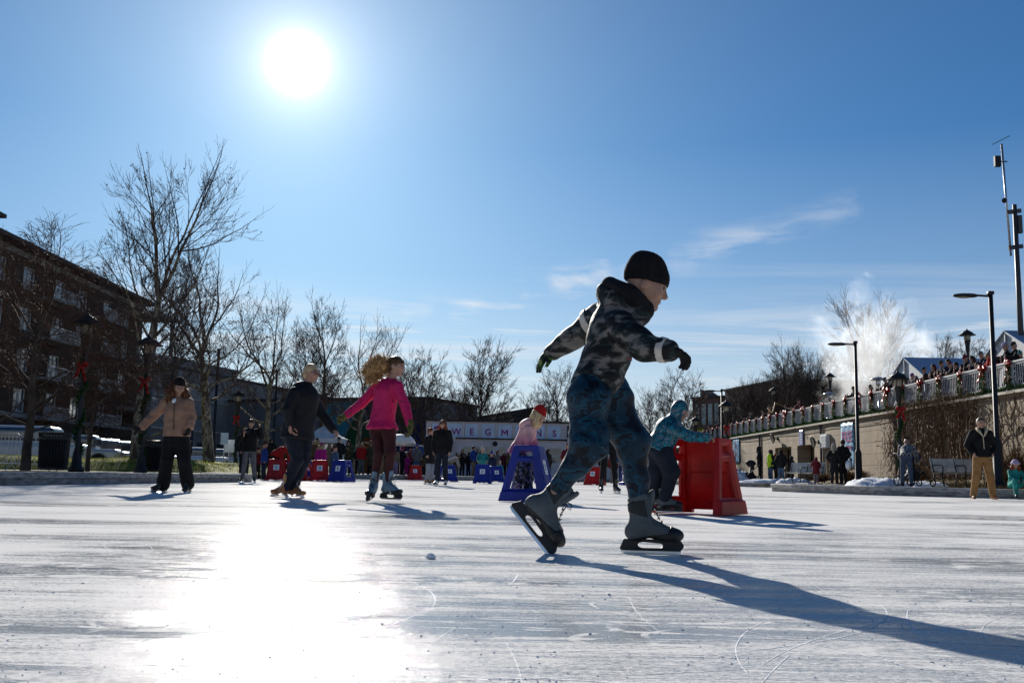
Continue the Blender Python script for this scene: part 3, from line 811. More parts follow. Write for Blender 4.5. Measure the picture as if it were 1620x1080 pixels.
def person(J, O, loc, label, group=None):
    """J joints (local, metres), O outfit. Returns the body mesh object with clothing children"""
    k = O.get('k', 1.0); res = O.get('res', 0.008); fine = O.get('fine', True)
    V3 = {a: (tuple(Vector(x) for x in b) if isinstance(b[0], (tuple, Vector)) else Vector(b)) for a, b in J.items() if a not in ('hands',)}
    J = dict(J); J.update(V3)
    pts = []
    for a, b in J.items():
        if a in ('face', 'up', 'toe', 'hands', 'front'): continue
        pts += list(b) if isinstance(b, tuple) else [b]
    A = np.array([tuple(p) for p in pts]); lo = A.min(0) - 0.26 * k; hi = A.max(0) + 0.26 * k
    front = nv(J.get('front', J['face']))
    hk = O.get('hk', k)
    # ---- body
    F = Field(lo, hi, res)
    P, s, f, u = head_sdf(F, J['head'], J['face'], J['up'], hk, fine)
    F.cone(J['head'] - u * 0.05 * hk - f * 0.015 * hk, J['neck'], 0.048 * hk, 0.055 * k, 0.025)
    F.cone(J['neck'], J['chest'], 0.05 * k, 0.10 * k, 0.03, flat=(front, 1.35))
    F.cone(J['chest'], J['pel'], 0.10 * k, 0.10 * k, 0.03, flat=(front, 1.35))
    for i in (0, 1):
        F.cone(J['chest'] * .5 + J['neck'] * .5, J['sh'][i], 0.05 * k, 0.04 * k, 0.02)
        F.cone(J['sh'][i], J['el'][i], 0.038 * k, 0.032 * k, 0.02); F.cone(J['el'][i], J['wr'][i], 0.032 * k, 0.025 * k, 0.02)
        F.cone(J['pel'], J['hip'][i], 0.08 * k, 0.065 * k, 0.02)
        F.cone(J['hip'][i], J['kn'][i], 0.060 * k, 0.042 * k, 0.02); F.cone(J['kn'][i], J['an'][i], 0.040 * k, 0.030 * k, 0.02)
        F.cone(J['an'][i] - Vector((0, 0, 0.02 * k)), J['an'][i] + nv(J['toe'][i]) * 0.13 * k - Vector((0, 0, 0.05 * k)), 0.028 * k, 0.022 * k, 0.02)
    hands = J.get('hands')
    gl = O.get('glove')
    if hands and not gl:
        for i in (0, 1):
            if hands[i]:
                d, n, th = hands[i][:3]
                hand_sdf(F, J['wr'][i], d, n, th, k, hands[i][3] if len(hands[i]) > 3 else 0.35)
    body = F.mesh('person', O.get('skin', M['skin']), None, loc)
    tag(body, label, 'person', group)
    if fine and O.get('eyes', True): face_parts(body, P, s, hk)
    # ---- trousers
    lr = O.get('legr', (0.088, 0.068, 0.052))
    tl = O.get('tflat', 1.25)
    F = Field(lo, hi, res)
    F.ell(J['pel'] - Vector((0, 0, 0.01)), (0.160 * k * O.get('hipw', 1), 0.108 * k, 0.13 * k), (nv(front.cross(Vector((0, 0, 1)))), front, (0, 0, 1)), 0.03)
    for i in (0, 1):
        F.cone(J['hip'][i], J['kn'][i], lr[0] * k, lr[1] * k, 0.03)
        e = J['an'][i] + (J['kn'][i] - J['an'][i]).normalized() * O.get('cuff', 0.05) * k
        F.cone(J['kn'][i], e, lr[1] * k, lr[2] * k, 0.025)
    F.wrinkle(O.get('twr', 0.004), O.get('twf', 38), 5, (0.5, 0.5, 1.4))
    for i in (0, 1):
        pass
    t = F.mesh('trousers', O.get('tmat', M['cloth']), body)
    if 'tcol' in O: t.color = (*O['tcol'], 1)
    # ---- jacket
    jr = O.get('jr', (0.165, 0.165, 0.175)); fl = O.get('jflat', 1.35); sr = O.get('sr', (0.072, 0.062, 0.050))
    def jacket_field(g=0.0, extra=True):
        F = Field(lo, hi, res)
        F.cone(J['chest'], J['pel'], jr[0] * k + g, jr[1] * k + g, 0.03, flat=(front, fl))
        hem = J['pel'] + Vector(O.get('hem', (0, 0, -0.10))) * k
        F.cone(J['pel'], hem, jr[1] * k + g, jr[2] * k + g, 0.03, flat=(front, fl))
        F.cone(J['sh'][0] * .55 + J['sh'][1] * .45, J['sh'][1] * .9 + J['chest'] * .1, 0.075 * k + g, 0.070 * k + g, 0.03); F.cone(J['sh'][1] * .55 + J['sh'][0] * .45, J['sh'][0] * .9 + J['chest'] * .1, 0.075 * k + g, 0.070 * k + g, 0.03)
        F.cone((J['sh'][0] + J['sh'][1]) / 2, J['chest'], 0.10 * k + g, jr[0] * k * 0.97 + g, 0.03, flat=(front, fl * .95))
        cn = J['neck'] + (J['head'] - J['neck']).normalized() * 0.02 * k
        if O.get('collar', True): F.cone(J['neck'] - u * 0.02 * k, cn, O.get('colr', 0.078) * k + g, O.get('colr', 0.078) * k * .92 + g, 0.02)
        for i in (0, 1):
            F.cone(J['sh'][i], J['el'][i], sr[0] * k + g, sr[1] * k + g, 0.025)
            F.cone(J['el'][i], J['wr'][i] - (J['wr'][i] - J['el'][i]).normalized() * O.get('wcut', 0.03) * k, sr[1] * k + g, sr[2] * k + g, 0.02)
        if extra and 'jx' in O: O['jx'](F, P, s, f, u, k)
        F.wrinkle(O.get('jwr', 0.005), O.get('jwf', 34), 9, O.get('jan', (1, 1, 1.2)))
        return F, hem
    if O.get('jacket', True):
        F, hem = jacket_field()
        hd = nv(hem - J['pel'])
        q = hem + hd * 0.03 * k
        X, Y, Z = F.pts((slice(None),) * 3)
        cutr = O.get('cutr', 0.34) * k
        d = (X - q.x) * hd.x + (Y - q.y) * hd.y + (Z - q.z) * hd.z
        rad = np.sqrt((X - q.x) ** 2 + (Y - q.y) ** 2 + (Z - q.z) ** 2) - cutr
        F.comb((slice(None),) * 3, np.maximum(-d, rad), 0.006, 's')
        if O.get('collar', True) and not O.get('hoodup'):
            pc = J['neck'] + u * 0.045 * k
            F.cone(pc, J['neck'] + u * 0.14 * k, 0.056 * k, 0.075 * k, 0.01, 's')
        jk = F.mesh('jacket', O.get('jmat', M['cloth']), body)
        if 'jcol' in O: jk.color = (*O['jcol'], 1)
        for nm, mt, fn in O.get('bands', ()):
            F2, _ = jacket_field(0.006 * k, False)
            fn(F2)
            F2.mesh(nm, mt, jk)
    # ---- gloves
    if gl and hands:
        for i in (0, 1):
            if not hands[i]: continue
            w = J['wr'][i]; F = Field(w - Vector((0.21,) * 3) * k, w + Vector((0.21,) * 3) * k, O.get('gres', 0.006))
            d, n, th = hands[i][:3]
            hand_sdf(F, w, d, n, th, k * 1.05, hands[i][3] if len(hands[i]) > 3 else 0.35, 0.0125, hands[i][4] if len(hands[i]) > 4 else 0.0)
            F.cone(w - nv(d) * 0.05 * k, w + nv(d) * 0.01, 0.040 * k, 0.036 * k, 0.012)
            g = F.mesh('glove', gl if not isinstance(gl, tuple) else gl[i], body)
            if 'gcol' in O: g.color = (*O['gcol'], 1)
    # ---- hat / hair through callbacks
    for nm, mt, col, fn, wr in O.get('extra', ()):
        c = J['head']; rr = O.get('xr', 0.34) * k
        F = Field(c - Vector((rr,) * 3), c + Vector((rr, rr, rr * 0.8)), O.get('xres', res))
        fn(F, P, s, f, u, hk)
        if wr: F.wrinkle(wr[0], wr[1], 4, wr[2] if len(wr) > 2 else (1, 1, 1))
        h = F.mesh(nm, mt, body)
        if col: h.color = (*col, 1)
    # ---- footwear
    sk = O.get('skate')
    for i in (0, 1):
        if sk:
            ft = J['toe'][i]; up = O.get('shaft', (None, None))[i] or (J['kn'][i] - J['an'][i])
            skate(body, J['an'][i], ft, up, k * sk.get('k', 1), sk, sk.get('style', 'rental'), sk.get('fine', False))
        elif O.get('shoes', True):
            F = Field(J['an'][i] - Vector((0.25,) * 3) * k, J['an'][i] + Vector((0.25,) * 3) * k, max(res, 0.008))
            t = nv(J['toe'][i]); a = J['an'][i]
            F.cone(a + Vector((0, 0, 0.05)) * k, a, 0.05 * k, 0.052 * k, 0.02)
            F.cone(a - Vector((0, 0, 0.035)) * k - t * 0.02 * k, a + t * 0.12 * k - Vector((0, 0, 0.05)) * k, 0.048 * k, 0.038 * k, 0.02)
            F.plane(a - Vector((0, 0, 0.085 * k)), (0, 0, -1), 0.004)
            b = F.mesh('shoe', O.get('smat', M['cloth']), body)
            b.color = (*O.get('scol', (0.03, 0.025, 0.02)), 1)
    return body, P, s, f, u

M['bootgrey'] = mat('boot_grey', (0.085, 0.10, 0.11), 0.65, var=0.10, scale=16, bump=0.3, bscale=90)
M['bootdark'] = mat('boot_charcoal', (0.025, 0.03, 0.033), 0.6, var=0.15, scale=14, bump=0.3, bscale=90)
M['bootblue'] = mat('boot_blue_grey', (0.13, 0.22, 0.30), 0.5, var=0.3, scale=16, bump=0.3, bscale=90)
M['bootbrown'] = mat('boot_brown', (0.30, 0.13, 0.045), 0.55, var=0.25, scale=12, bump=0.3, bscale=60)
M['bootblack'] = mat('boot_black', (0.03, 0.03, 0.032), 0.5, var=0.2, scale=12)

# hats and hair
def beanie(h=1.0, slouch=0.0, low=0.0, th=0.014):
    def fn(F, P, s, f, u, k):
        F.ell(P(-0.010, 0.030), ((0.079 + th) * k, (0.098 + th) * k, (0.094 + th * 1.2) * k), (s, f, u), 0.02)
        if h > 0: F.ell(P(-0.018 - slouch, 0.072 + 0.02 * h), (0.07 * k, 0.08 * k, 0.055 * k * h + 0.01), (s, f, u), 0.04)
        F.plane(P(0.03, 0.036 + low), u * -1 + f * -0.22, 0.006)
    return fn
def beanie_cuff(F, P, s, f, u, k):
    F.ell(P(-0.010, 0.030), (0.099 * k, 0.118 * k, 0.115 * k), (s, f, u), 0.02)
    F.plane(P(0.03, 0.018), u * -1 + f * -0.22, 0.006); F.plane(P(0.03, 0.062), u * 1 + f * 0.22, 0.006)
def cap_hair(F, P, s, f, u, k, back=0.0):
    F.ell(P(-0.016, 0.022), (0.085 * k, 0.102 * k, 0.098 * k), (s, f, u), 0.02)
    F.ell(P(-0.055, -0.03), (0.068 * k, 0.055 * k, 0.07 * k), (s, f, u), 0.02)
    F.ell(P(0.105, -0.045), (0.085 * k, 0.075 * k, 0.088 * k), (s, f, u), 0.012, 's')
def long_hair(L=0.28, w=0.10, fr=0.02, spread=0.05):
    def fn(F, P, s, f, u, k):
        cap_hair(F, P, s, f, u, k)
        for e in (-1, 1):
            F.cone(P(-0.02, 0.0, 0.06 * e), P(fr, -L * 0.55, (0.075 + spread * .5) * e), 0.045 * k, 0.05 * k, 0.03)
            F.cone(P(fr, -L * 0.55, (0.075 + spread * .5) * e), P(fr - 0.01, -L, (0.075 + spread) * e), 0.05 * k, 0.025 * k, 0.03)
        F.cone(P(-0.06, 0.0), P(-0.09, -L * 0.9), w * 0.8 * k, w * 0.6 * k, 0.03, flat=(f, 1.6))
        F.ell(P(0.12, -0.06), (0.075 * k, 0.115 * k, 0.13 * k), (s, f, u), 0.012, 's')
    return fn
def strands(name, parent, pts, n, length, r, m, col, seed=0, curl=0.3, down=0.3, center=None):
    """loose hairs standing off a hair mass: thin curved tubes"""
    rr = random.Random(seed); mb = MB()
    me = parent.data; vs = me.vertices
    N = len(vs)
    for _ in range(n):
        v = vs[rr.randrange(N)]; p = v.co.copy(); d = v.normal.copy()
        if center is not None: d = (p - center).normalized()
        L = length * rr.uniform(0.4, 1.2)
        pl = [p - d * 0.01]
        for j in range(4):
            d = nv(d + Vector((rr.uniform(-curl, curl), rr.uniform(-curl, curl), rr.uniform(-curl, curl) - down)))
            p = p + d * L / 4; pl.append(p.copy())
        mb.tube(pl, [r, r, r * .8, r * .6, r * .4], 3, cap=False)
    o = mb.build(name, m, parent, True, fix=False)
    if col: o.color = (*col, 1)
    return o
# ------------------------------------------------------------ the main skaters
M['camo'] = mat_blocks('camouflage_cloth', [(0.0, (0.006, 0.006, 0.008, 1)), (0.455, (0.008, 0.008, 0.010, 1)), (0.475, (0.016, 0.026, 0.024, 1)), (0.515, (0.018, 0.028, 0.026, 1)), (0.53, (0.075, 0.068, 0.066, 1)), (0.575, (0.085, 0.078, 0.075, 1)), (0.59, (0.16, 0.148, 0.135, 1))], scale=19, stretch=(0.6, 0.8, 1.3), dist=0.3, rough=0.62, trans=0.03, detail=3, interp='LINEAR')
M['campants'] = mat_blocks('blue_camouflage', [(0.0, (0.003, 0.004, 0.008, 1)), (0.43, (0.004, 0.007, 0.014, 1)), (0.455, (0.008, 0.030, 0.055, 1)), (0.50, (0.004, 0.022, 0.042, 1)), (0.515, (0.007, 0.050, 0.085, 1)), (0.545, (0.008, 0.056, 0.095, 1)), (0.56, (0.004, 0.008, 0.016, 1)), (0.60, (0.006, 0.012, 0.022, 1)), (0.615, (0.006, 0.042, 0.075, 1))], scale=9, stretch=(0.7, 0.8, 1.25), dist=0.3, rough=0.5, trans=0.05, detail=3.5, interp='LINEAR')
M['hoodblack'] = mat('black_fleece', (0.012, 0.012, 0.013), 0.9, var=0.2, scale=20, bump=0.4, bscale=50)
M['knitblack'] = mat('black_knit', (0.012, 0.011, 0.012), 0.95, var=0.2, scale=40, bump=0.6, bscale=160, stretch=(1, 1, 0.2))
M['gloveb'] = mat('black_glove', (0.014, 0.014, 0.014), 0.75, var=0.3, scale=20)
M['gloveg'] = mat_blocks('green_black_glove', [(0.0, (0.012, 0.014, 0.012, 1)), (0.50, (0.02, 0.06, 0.02, 1)), (0.56, (0.16, 0.26, 0.03, 1)), (0.62, (0.02, 0.02, 0.02, 1))], scale=22, rough=0.7)
M['reflect'] = mat('reflective_tape', (0.55, 0.50, 0.44), 0.4, var=0.1, scale=20)
M['redstripe'] = mat('red_print', (0.35, 0.03, 0.03), 0.6)
M['pinkjac'] = mat_blocks('pink_printed_cloth', [(0.0, (0.60, 0.02, 0.13, 1)), (0.478, (0.10, 0.010, 0.035, 1)), (0.500, (0.60, 0.02, 0.13, 1)), (0.62, (0.55, 0.02, 0.13, 1))], scale=6.0, stretch=(1, 1, 1), dist=2.2, rough=0.5, trans=0.25, detail=1)
M['teal'] = mat_blocks('teal_printed_cloth', [(0.0, (0.010, 0.05, 0.08, 1)), (0.44, (0.012, 0.10, 0.15, 1)), (0.50, (0.02, 0.22, 0.28, 1)), (0.54, (0.012, 0.06, 0.09, 1)), (0.60, (0.25, 0.24, 0.27, 1)), (0.635, (0.02, 0.09, 0.13, 1))], scale=22, dist=0.5, rough=0.5, trans=0.06, detail=2)
M['floral'] = mat_blocks('dark_floral_cloth', [(0.0, (0.012, 0.012, 0.02, 1)), (0.50, (0.05, 0.10, 0.12, 1)), (0.55, (0.30, 0.26, 0.40, 1)), (0.60, (0.015, 0.015, 0.03, 1)), (0.66, (0.25, 0.10, 0.22, 1))], scale=20, dist=0.4, rough=0.6, detail=2)
M['leggings'] = mat('plum_leggings', (0.050, 0.011, 0.012), 0.6, var=0.25, scale=7, bump=0.2, bscale=90, trans=0.05)
M['navyjean'] = mat('dark_denim', (0.012, 0.016, 0.027), 0.8, var=0.2, scale=12, bump=0.4, bscale=160)
M['tanjac'] = mat('tan_quilted_cloth', (0.30, 0.175, 0.115), 0.6, var=0.15, scale=6, bump=0.4, bscale=30, trans=0.08)
M['darkjac'] = mat('charcoal_softshell', (0.009, 0.011, 0.014), 0.7, var=0.2, scale=6, bump=0.4, bscale=30)
M['blackjean'] = mat('black_cloth', (0.008, 0.008, 0.009), 0.85, var=0.3, scale=8, bump=0.4, bscale=50)
M['blond'] = mat('blond_hair', (0.80, 0.62, 0.34), 0.45, var=0.25, scale=30, bump=0.5, bscale=60, trans=0.35, stretch=(1, 1, 0.4))
M['curl'] = mat('golden_curly_hair', (0.78, 0.52, 0.26), 0.5, var=0.35, scale=22, bump=0.8, bscale=60, trans=0.5)
M['brownhair'] = mat('brown_hair', (0.10, 0.055, 0.03), 0.5, var=0.3, scale=30, bump=0.5, bscale=60, trans=0.2)
M['auburn'] = mat('auburn_hair', (0.32, 0.085, 0.025), 0.5, var=0.3, scale=24, bump=0.7, bscale=60, trans=0.5, stretch=(1, 1, 0.3))
M['gpurple'] = None
M['goldbrown'] = mat('golden_brown_hair', (0.24, 0.11, 0.045), 0.5, var=0.35, scale=24, bump=0.7, bscale=60, trans=0.5, stretch=(1, 1, 0.3))
M['gloveo'] = mat('olive_knit_glove', (0.10, 0.095, 0.03), 0.85, var=0.3, scale=30)
M['plum'] = mat('brown_knit_band', (0.10, 0.055, 0.025), 0.85, var=0.3, scale=30)
M['plumframe'] = mat('plum_frame', (0.10, 0.02, 0.06), 0.3)
M['mitten'] = mat('teal_pink_mitten', (0.30, 0.12, 0.16), 0.85, var=0.4, scale=14)
M['redknit'] = mat('red_knit', (0.45, 0.02, 0.02), 0.9, var=0.3, scale=16, bump=0.6, bscale=80, trans=0.1)
def mat_zgrad(name, stops, z0, z1, rough=0.6, trans=0.1):
    m, N, b, out = new_mat(name)
    tc = N.n('ShaderNodeTexCoord').outputs['Object']; s = N.n('ShaderNodeSeparateXYZ'); N.l(tc, s.inputs[0])
    mr = N.n('ShaderNodeMapRange'); N.l(N.math('ADD', s.outputs['Z'], N.math('MULTIPLY', N.noise(tc, 8, 3), 0.08)), mr.inputs[0]); mr.inputs[1].default_value = z0; mr.inputs[2].default_value = z1
    c = N.ramp(mr.outputs[0], stops); N.l(c, b.inputs['Base Color']); b.inputs['Roughness'].default_value = rough
    bn = N.n('ShaderNodeBump'); bn.inputs['Strength'].default_value = 0.5; bn.inputs['Distance'].default_value = 0.01
    N.l(N.noise(tc, 30, 4), bn.inputs['Height']); N.l(bn.outputs[0], b.inputs['Normal'])
    tr = N.n('ShaderNodeBsdfTranslucent'); N.l(c, tr.inputs[0]); mx = N.n('ShaderNodeMixShader'); mx.inputs[0].default_value = trans
    N.l(b.outputs[0], mx.inputs[1]); N.l(tr.outputs[0], mx.inputs[2]); N.l(mx.outputs[0], out.inputs[0])
    return m
# dyed cloth: the jacket itself fades from pink shoulders to purple hem
M['gpurple'] = mat_zgrad('pink_to_purple_dyed_cloth', [(0.0, (0.10, 0.025, 0.11)), (0.45, (0.30, 0.07, 0.20)), (0.75, (0.62, 0.30, 0.33)), (1.0, (0.70, 0.42, 0.40))], 0.55, 1.02)

def mk(Y0, bx):
    base = Vector((GX(bx, Y0), Y0, 0))
    def L(px, py, dy=0.0): return AT(px, py, Y0 + dy) - base
    return base, L

def build_boy():
    base, L = mk(4.62, 985)
    k = 0.80
    J = dict(head=L(1023, 452, 0.0), face=(0.93, -0.16, -0.30), up=(0.28, 0.02, 0.95), neck=L(1000, 492, 0.0), chest=L(972, 528, 0.0), pel=L(948, 598, 0.0),
             front=(0.85, -0.35, -0.3),
             sh=(L(948, 500, 0.15), L(983, 517, -0.15)), el=(L(908, 532, 0.27), L(1020, 548, -0.27)), wr=(L(876, 555, 0.34), L(1059, 552, -0.34)),
             hip=(L(962, 625, 0.06), L(930, 628, -0.07)), kn=(L(1000, 702, 0.05), L(932, 706, -0.12)), an=(L(1014, 826, 0.05), L(863, 797, -0.04)),
             toe=((1, -0.1, 0.0), (0.64, -0.12, -0.76)),
             hands=(((-0.72, 0.15, -0.60), (0.5, 0.6, -0.6), (0.1, -0.85, -0.5), 0.22, 1.6), ((0.85, -0.1, -0.42), (-0.45, 0.1, -0.9), (0.1, -0.95, 0.2), 0.50, 0.4)))
    def hood(F, P, s, f, u, kk):
        F.ell(L(972, 479, 0.02), (0.105, 0.12, 0.070), (nv((0.6, 0, -0.75)), (0, 1, 0), nv((0.75, 0, 0.6))), 0.04)
        F.cone(L(974, 470, 0.03), L(1008, 492, 0.0), 0.045, 0.07, 0.04)
    O = dict(k=k, hk=0.93, res=0.0065, jmat=M['camo'], tmat=M['campants'], jx=hood, hem=(-0.03, 0.02, -0.055), jr=(0.174, 0.158, 0.172), jflat=1.2, sr=(0.085, 0.072, 0.058),
             legr=(0.130, 0.100, 0.060), hipw=1.06, twr=0.012, twf=32, jwr=0.010, jwf=38, jan=(0.8, 0.8, 1.6), cuff=0.14, glove=(M['gloveg'], M['gloveb']), gres=0.005, wcut=0.0, cutr=0.30, xr=0.30, xres=0.005,
             skate=dict(style='hockey', fine=True, k=1.14, boot=M['bootgrey'], trim=M['black']), shaft=((-0.02, 0, 1), (0.70, 0.1, 0.72)),
             extra=[('hat', M['knitblack'], None, None, None)])
    def hat(F, P, s, f, u, kk):
        F.ell(P(-0.010, 0.030), (0.097 * kk, 0.117 * kk, 0.105 * kk), (s, f, u), 0.02)
        F.ell(P(-0.030, 0.090), (0.080 * kk, 0.092 * kk, 0.084 * kk), (s, f, u), 0.05)
        F.cone(P(-0.05, 0.09), P(-0.075, 0.125), 0.06 * kk, 0.03 * kk, 0.04)
        X, Y, Z = F.pts((slice(None),) * 3); q = P(0, 0); h_ = (X - q.x) * u.x + (Y - q.y) * u.y + (Z - q.z) * u.z; w_ = np.arctan2((X - q.x) * s.x + (Y - q.y) * s.y + (Z - q.z) * s.z, (X - q.x) * f.x + (Y - q.y) * f.y + (Z - q.z) * f.z)
        F.F += (0.0011 * np.sin(w_ * 46)).astype(np.float32)
        F.plane(P(0.03, 0.012), u * -1 + f * 0.10, 0.006)
    def collar(F, P, s, f, u, kk):
        F.ell(L(982, 466, 0.0), (0.105, 0.11, 0.045), (nv((0.8, 0, -0.5)), (0, 1, 0), nv((0.5, 0, 0.8))), 0.03)
        F.cone(L(966, 449, 0.0), L(1003, 476, -0.02), 0.035, 0.06, 0.04)
        F.cone(L(1003, 476, 0.0), L(1018, 490, -0.01), 0.075, 0.055, 0.03)
        F.cone(P(0.0, -0.03), P(0.03, 0.1), 0.078 * kk, 0.09 * kk, 0.01, 's')
    O['extra'] = [('hat', M['knitblack'], None, hat, (0.0018, 60)), ('fleece_hood', M['hoodblack'], None, collar, (0.006, 30))]
    e0, w0, s0 = J['el'][0], J['wr'][0], J['sh'][0]
    def stripe(F):
        d = nv(e0 - s0); c = s0 + d * 0.035; c2 = c + d * 0.042
        F.plane(c, -d, 0.002); F.plane(c2, d, 0.002)
        F.func(lambda X, Y, Z: np.sqrt((X - c.x) ** 2 + (Y - c.y) ** 2 + (Z - c.z) ** 2) - 0.16, 0.002, 's') if False else None
        q = c; X, Y, Z = F.pts((slice(None),) * 3)
        F.comb((slice(None),) * 3, -(np.sqrt((X - q.x) ** 2 + (Y - q.y) ** 2 + (Z - q.z) ** 2) - 0.15), 0.002, 's')
    e1, w1 = J['el'][1], J['wr'][1]
    def cuff(F):
        d = nv(w1 - e1); c = w1 - d * 0.045; c2 = c + d * 0.035
        F.plane(c, -d, 0.002); F.plane(c2, d, 0.002)
        X, Y, Z = F.pts((slice(None),) * 3)
        F.comb((slice(None),) * 3, -(np.sqrt((X - c.x) ** 2 + (Y - c.y) ** 2 + (Z - c.z) ** 2) - 0.12), 0.002, 's')
    def prints(F):
        X, Y, Z = F.pts((slice(None),) * 3); q = L(1003, 560, -0.10)
        F.comb((slice(None),) * 3, -np.maximum(np.maximum(np.abs(X - q.x) - 0.030, np.abs(Y - q.y) - 0.12), np.minimum(np.abs(Z - q.z - 0.018) - 0.004, np.abs(Z - q.z + 0.014) - 0.004)), 0.001, 's')
    O['bands'] = [('chest_print', M['redstripe'], prints), ('reflective_stripe', M['reflect'], stripe), ('sleeve_cuff', M['reflect'], cuff)]
    b, P, s, f, u = person(J, O, base, 'boy in camouflage jacket, blue trousers and black beanie striding past on grey skates')
    return b
build_boy()

def build_pink():
    base, L = mk(11.6, 605)
    k = 0.98
    J = dict(head=L(627, 578.5), face=(0.90, -0.36, -0.12), up=(0.12, 0, 0.99), neck=L(619, 603), chest=L(612, 620), pel=L(605, 664), front=(0.62, -0.78, 0),
             sh=(L(599, 610, 0.12), L(628, 611, -0.10)), el=(L(573, 637, 0.10), L(641, 642, -0.14)), wr=(L(546, 658, 0.02), L(648.5, 674, -0.22)),
             hip=(L(596, 682, 0.05), L(615, 682, -0.04)), kn=(L(600, 716, -0.02), L(618, 716, -0.10)), an=(L(591, 768, 0.05), L(613, 767, -0.05)),
             toe=((-0.10, -0.98, -0.12), (0.80, -0.60, -0.02)),
             hands=(((-0.75, -0.1, -0.5), (0.4, -0.5, -0.6), (0.3, -0.8, 0.3), 0.75), ((0.08, -0.1, -0.99), (-0.9, 0.2, 0.0), (0.2, -0.95, 0), 0.6)))
    O = dict(k=k, hk=0.98, res=0.0085, jmat=M['pinkjac'], tmat=M['leggings'], hem=(0, 0, -0.085), jr=(0.150, 0.146, 0.20), jflat=1.15, sr=(0.068, 0.058, 0.048), legr=(0.088, 0.060, 0.046), hipw=0.85, twr=0.001, jwr=0.005, jwf=30,
             colr=0.068, glove=M['gloveo'], skate=dict(style='rental', fine=True, k=1.08, boot=M['bootblue'], trim=M['bootdark'], holder=M['bootdark']), xr=0.36, cuff=0.0, cutr=0.40,
             extra=[])
    def hair(F, P, s, f, u, kk):
        cap_hair(F, P, s, f, u, kk)
    def band(F, P, s, f, u, kk):
        F.ell(P(-0.012, 0.024), (0.090 * kk, 0.108 * kk, 0.103 * kk), (s, f, u), 0.01)
        F.plane(P(0.045, 0.02), nv(-u + f * 0.10), 0.004); F.plane(P(0.02, 0.085), nv(u + f * 0.10), 0.004)
    def tail(F, P, s, f, u, kk):
        c0 = L(612, 577)
        F.cone(c0, L(600, 579, 0.02), 0.035, 0.085, 0.03); F.cone(L(602, 578), L(590, 585), 0.090, 0.100, 0.03); F.cone(L(590, 585), L(586, 597), 0.085, 0.05, 0.03)
    O['extra'] = [('hair', M['brownhair'], None, hair, (0.003, 60)), ('headband', M['plum'], None, band, None), ('ponytail', M['curl'], None, tail, (0.016, 55))]
    O['xr'] = 0.42
    b, P, s, f, u = person(J, O, base, 'skater in pink patterned jacket with a curly golden ponytail')
    for c in kids(b):
        if c.name.startswith('ponytail'):
            strands('loose_curls', c, None, 900, 0.085, 0.0030, M['curl'], None, 3, 0.9, 0.1, L(597, 581))
build_pink()

def build_dark():
    base, L = mk(12.8, 466)
    k = 1.0
    J = dict(head=L(492.5, 590), face=(0.86, -0.48, -0.14), up=(0.14, 0, 0.99), neck=L(485, 610), chest=L(482, 630), pel=L(472, 676), front=(0.80, -0.58, 0),
             sh=(L(490, 619, 0.17), L(466, 621, -0.17)), el=(L(507, 652, 0.24), L(455, 648, -0.24)), wr=(L(527, 679, 0.2), L(461, 674, -0.20)),
             hip=(L(481, 692, 0.07), L(464, 692, -0.07)), kn=(L(481, 728, 0.05), L(470, 729, -0.10)), an=(L(464, 771.5, 0.03), L(451, 770, -0.08)),
             toe=((0.86, -0.45, 0), (-0.55, -0.82, 0)),
             hands=(((0.7, -0.2, -0.6), (-0.5, 0, -0.7), (0.1, -0.95, 0), 0.8), ((0.1, -0.1, -0.98), (0.8, 0, 0), (0.9, -0.3, 0), 0.7)))
    def hood(F, P, s, f, u, kk):
        F.ell(J['neck'] + Vector((-0.09, 0.02, -0.015)), (0.085, 0.12, 0.075), None, 0.04)
    O = dict(k=k, hk=1.0, res=0.0085, jmat=M['darkjac'], tmat=M['navyjean'], hem=(-0.01, 0, -0.12), jr=(0.205, 0.215, 0.245), jflat=1.25, sr=(0.078, 0.068, 0.058), jx=hood, legr=(0.112, 0.078, 0.060), twr=0.004, jwr=0.006, jwf=24,
             skate=dict(style='figure', fine=True, k=0.98, boot=M['bootbrown'], trim=M['bootbrown'], lace=M['white']), cuff=0.0, cutr=0.42, wcut=0.0)
    def hair(F, P, s, f, u, kk):
        cap_hair(F, P, s, f, u, kk); F.ell(P(-0.095, -0.01), (0.04, 0.035, 0.045), None, 0.02)
    O['extra'] = [('hair', M['blond'], None, hair, (0.002, 70))]
    b, P, s, f, u = person(J, O, base, 'blond skater with glasses in long charcoal coat and brown skates')
    m = MB()
    for e in (-1, 1):
        q = [P(0.106, 0.004 + 0.017 * math.sin(a), 0.033 * e + 0.024 * math.cos(a)) for a in [i * PI / 6 for i in range(13)]]
        m.tube(q, 0.0026, 5); m.tube([P(0.100, 0.008, 0.057 * e), P(0.01, 0.01, 0.080 * e)], 0.0022, 5)
    m.tube([P(0.110, 0.008, -0.01), P(0.110, 0.008, 0.01)], 0.0026, 5)
    m.build('glasses', M['plumframe'], b, True)
build_dark()

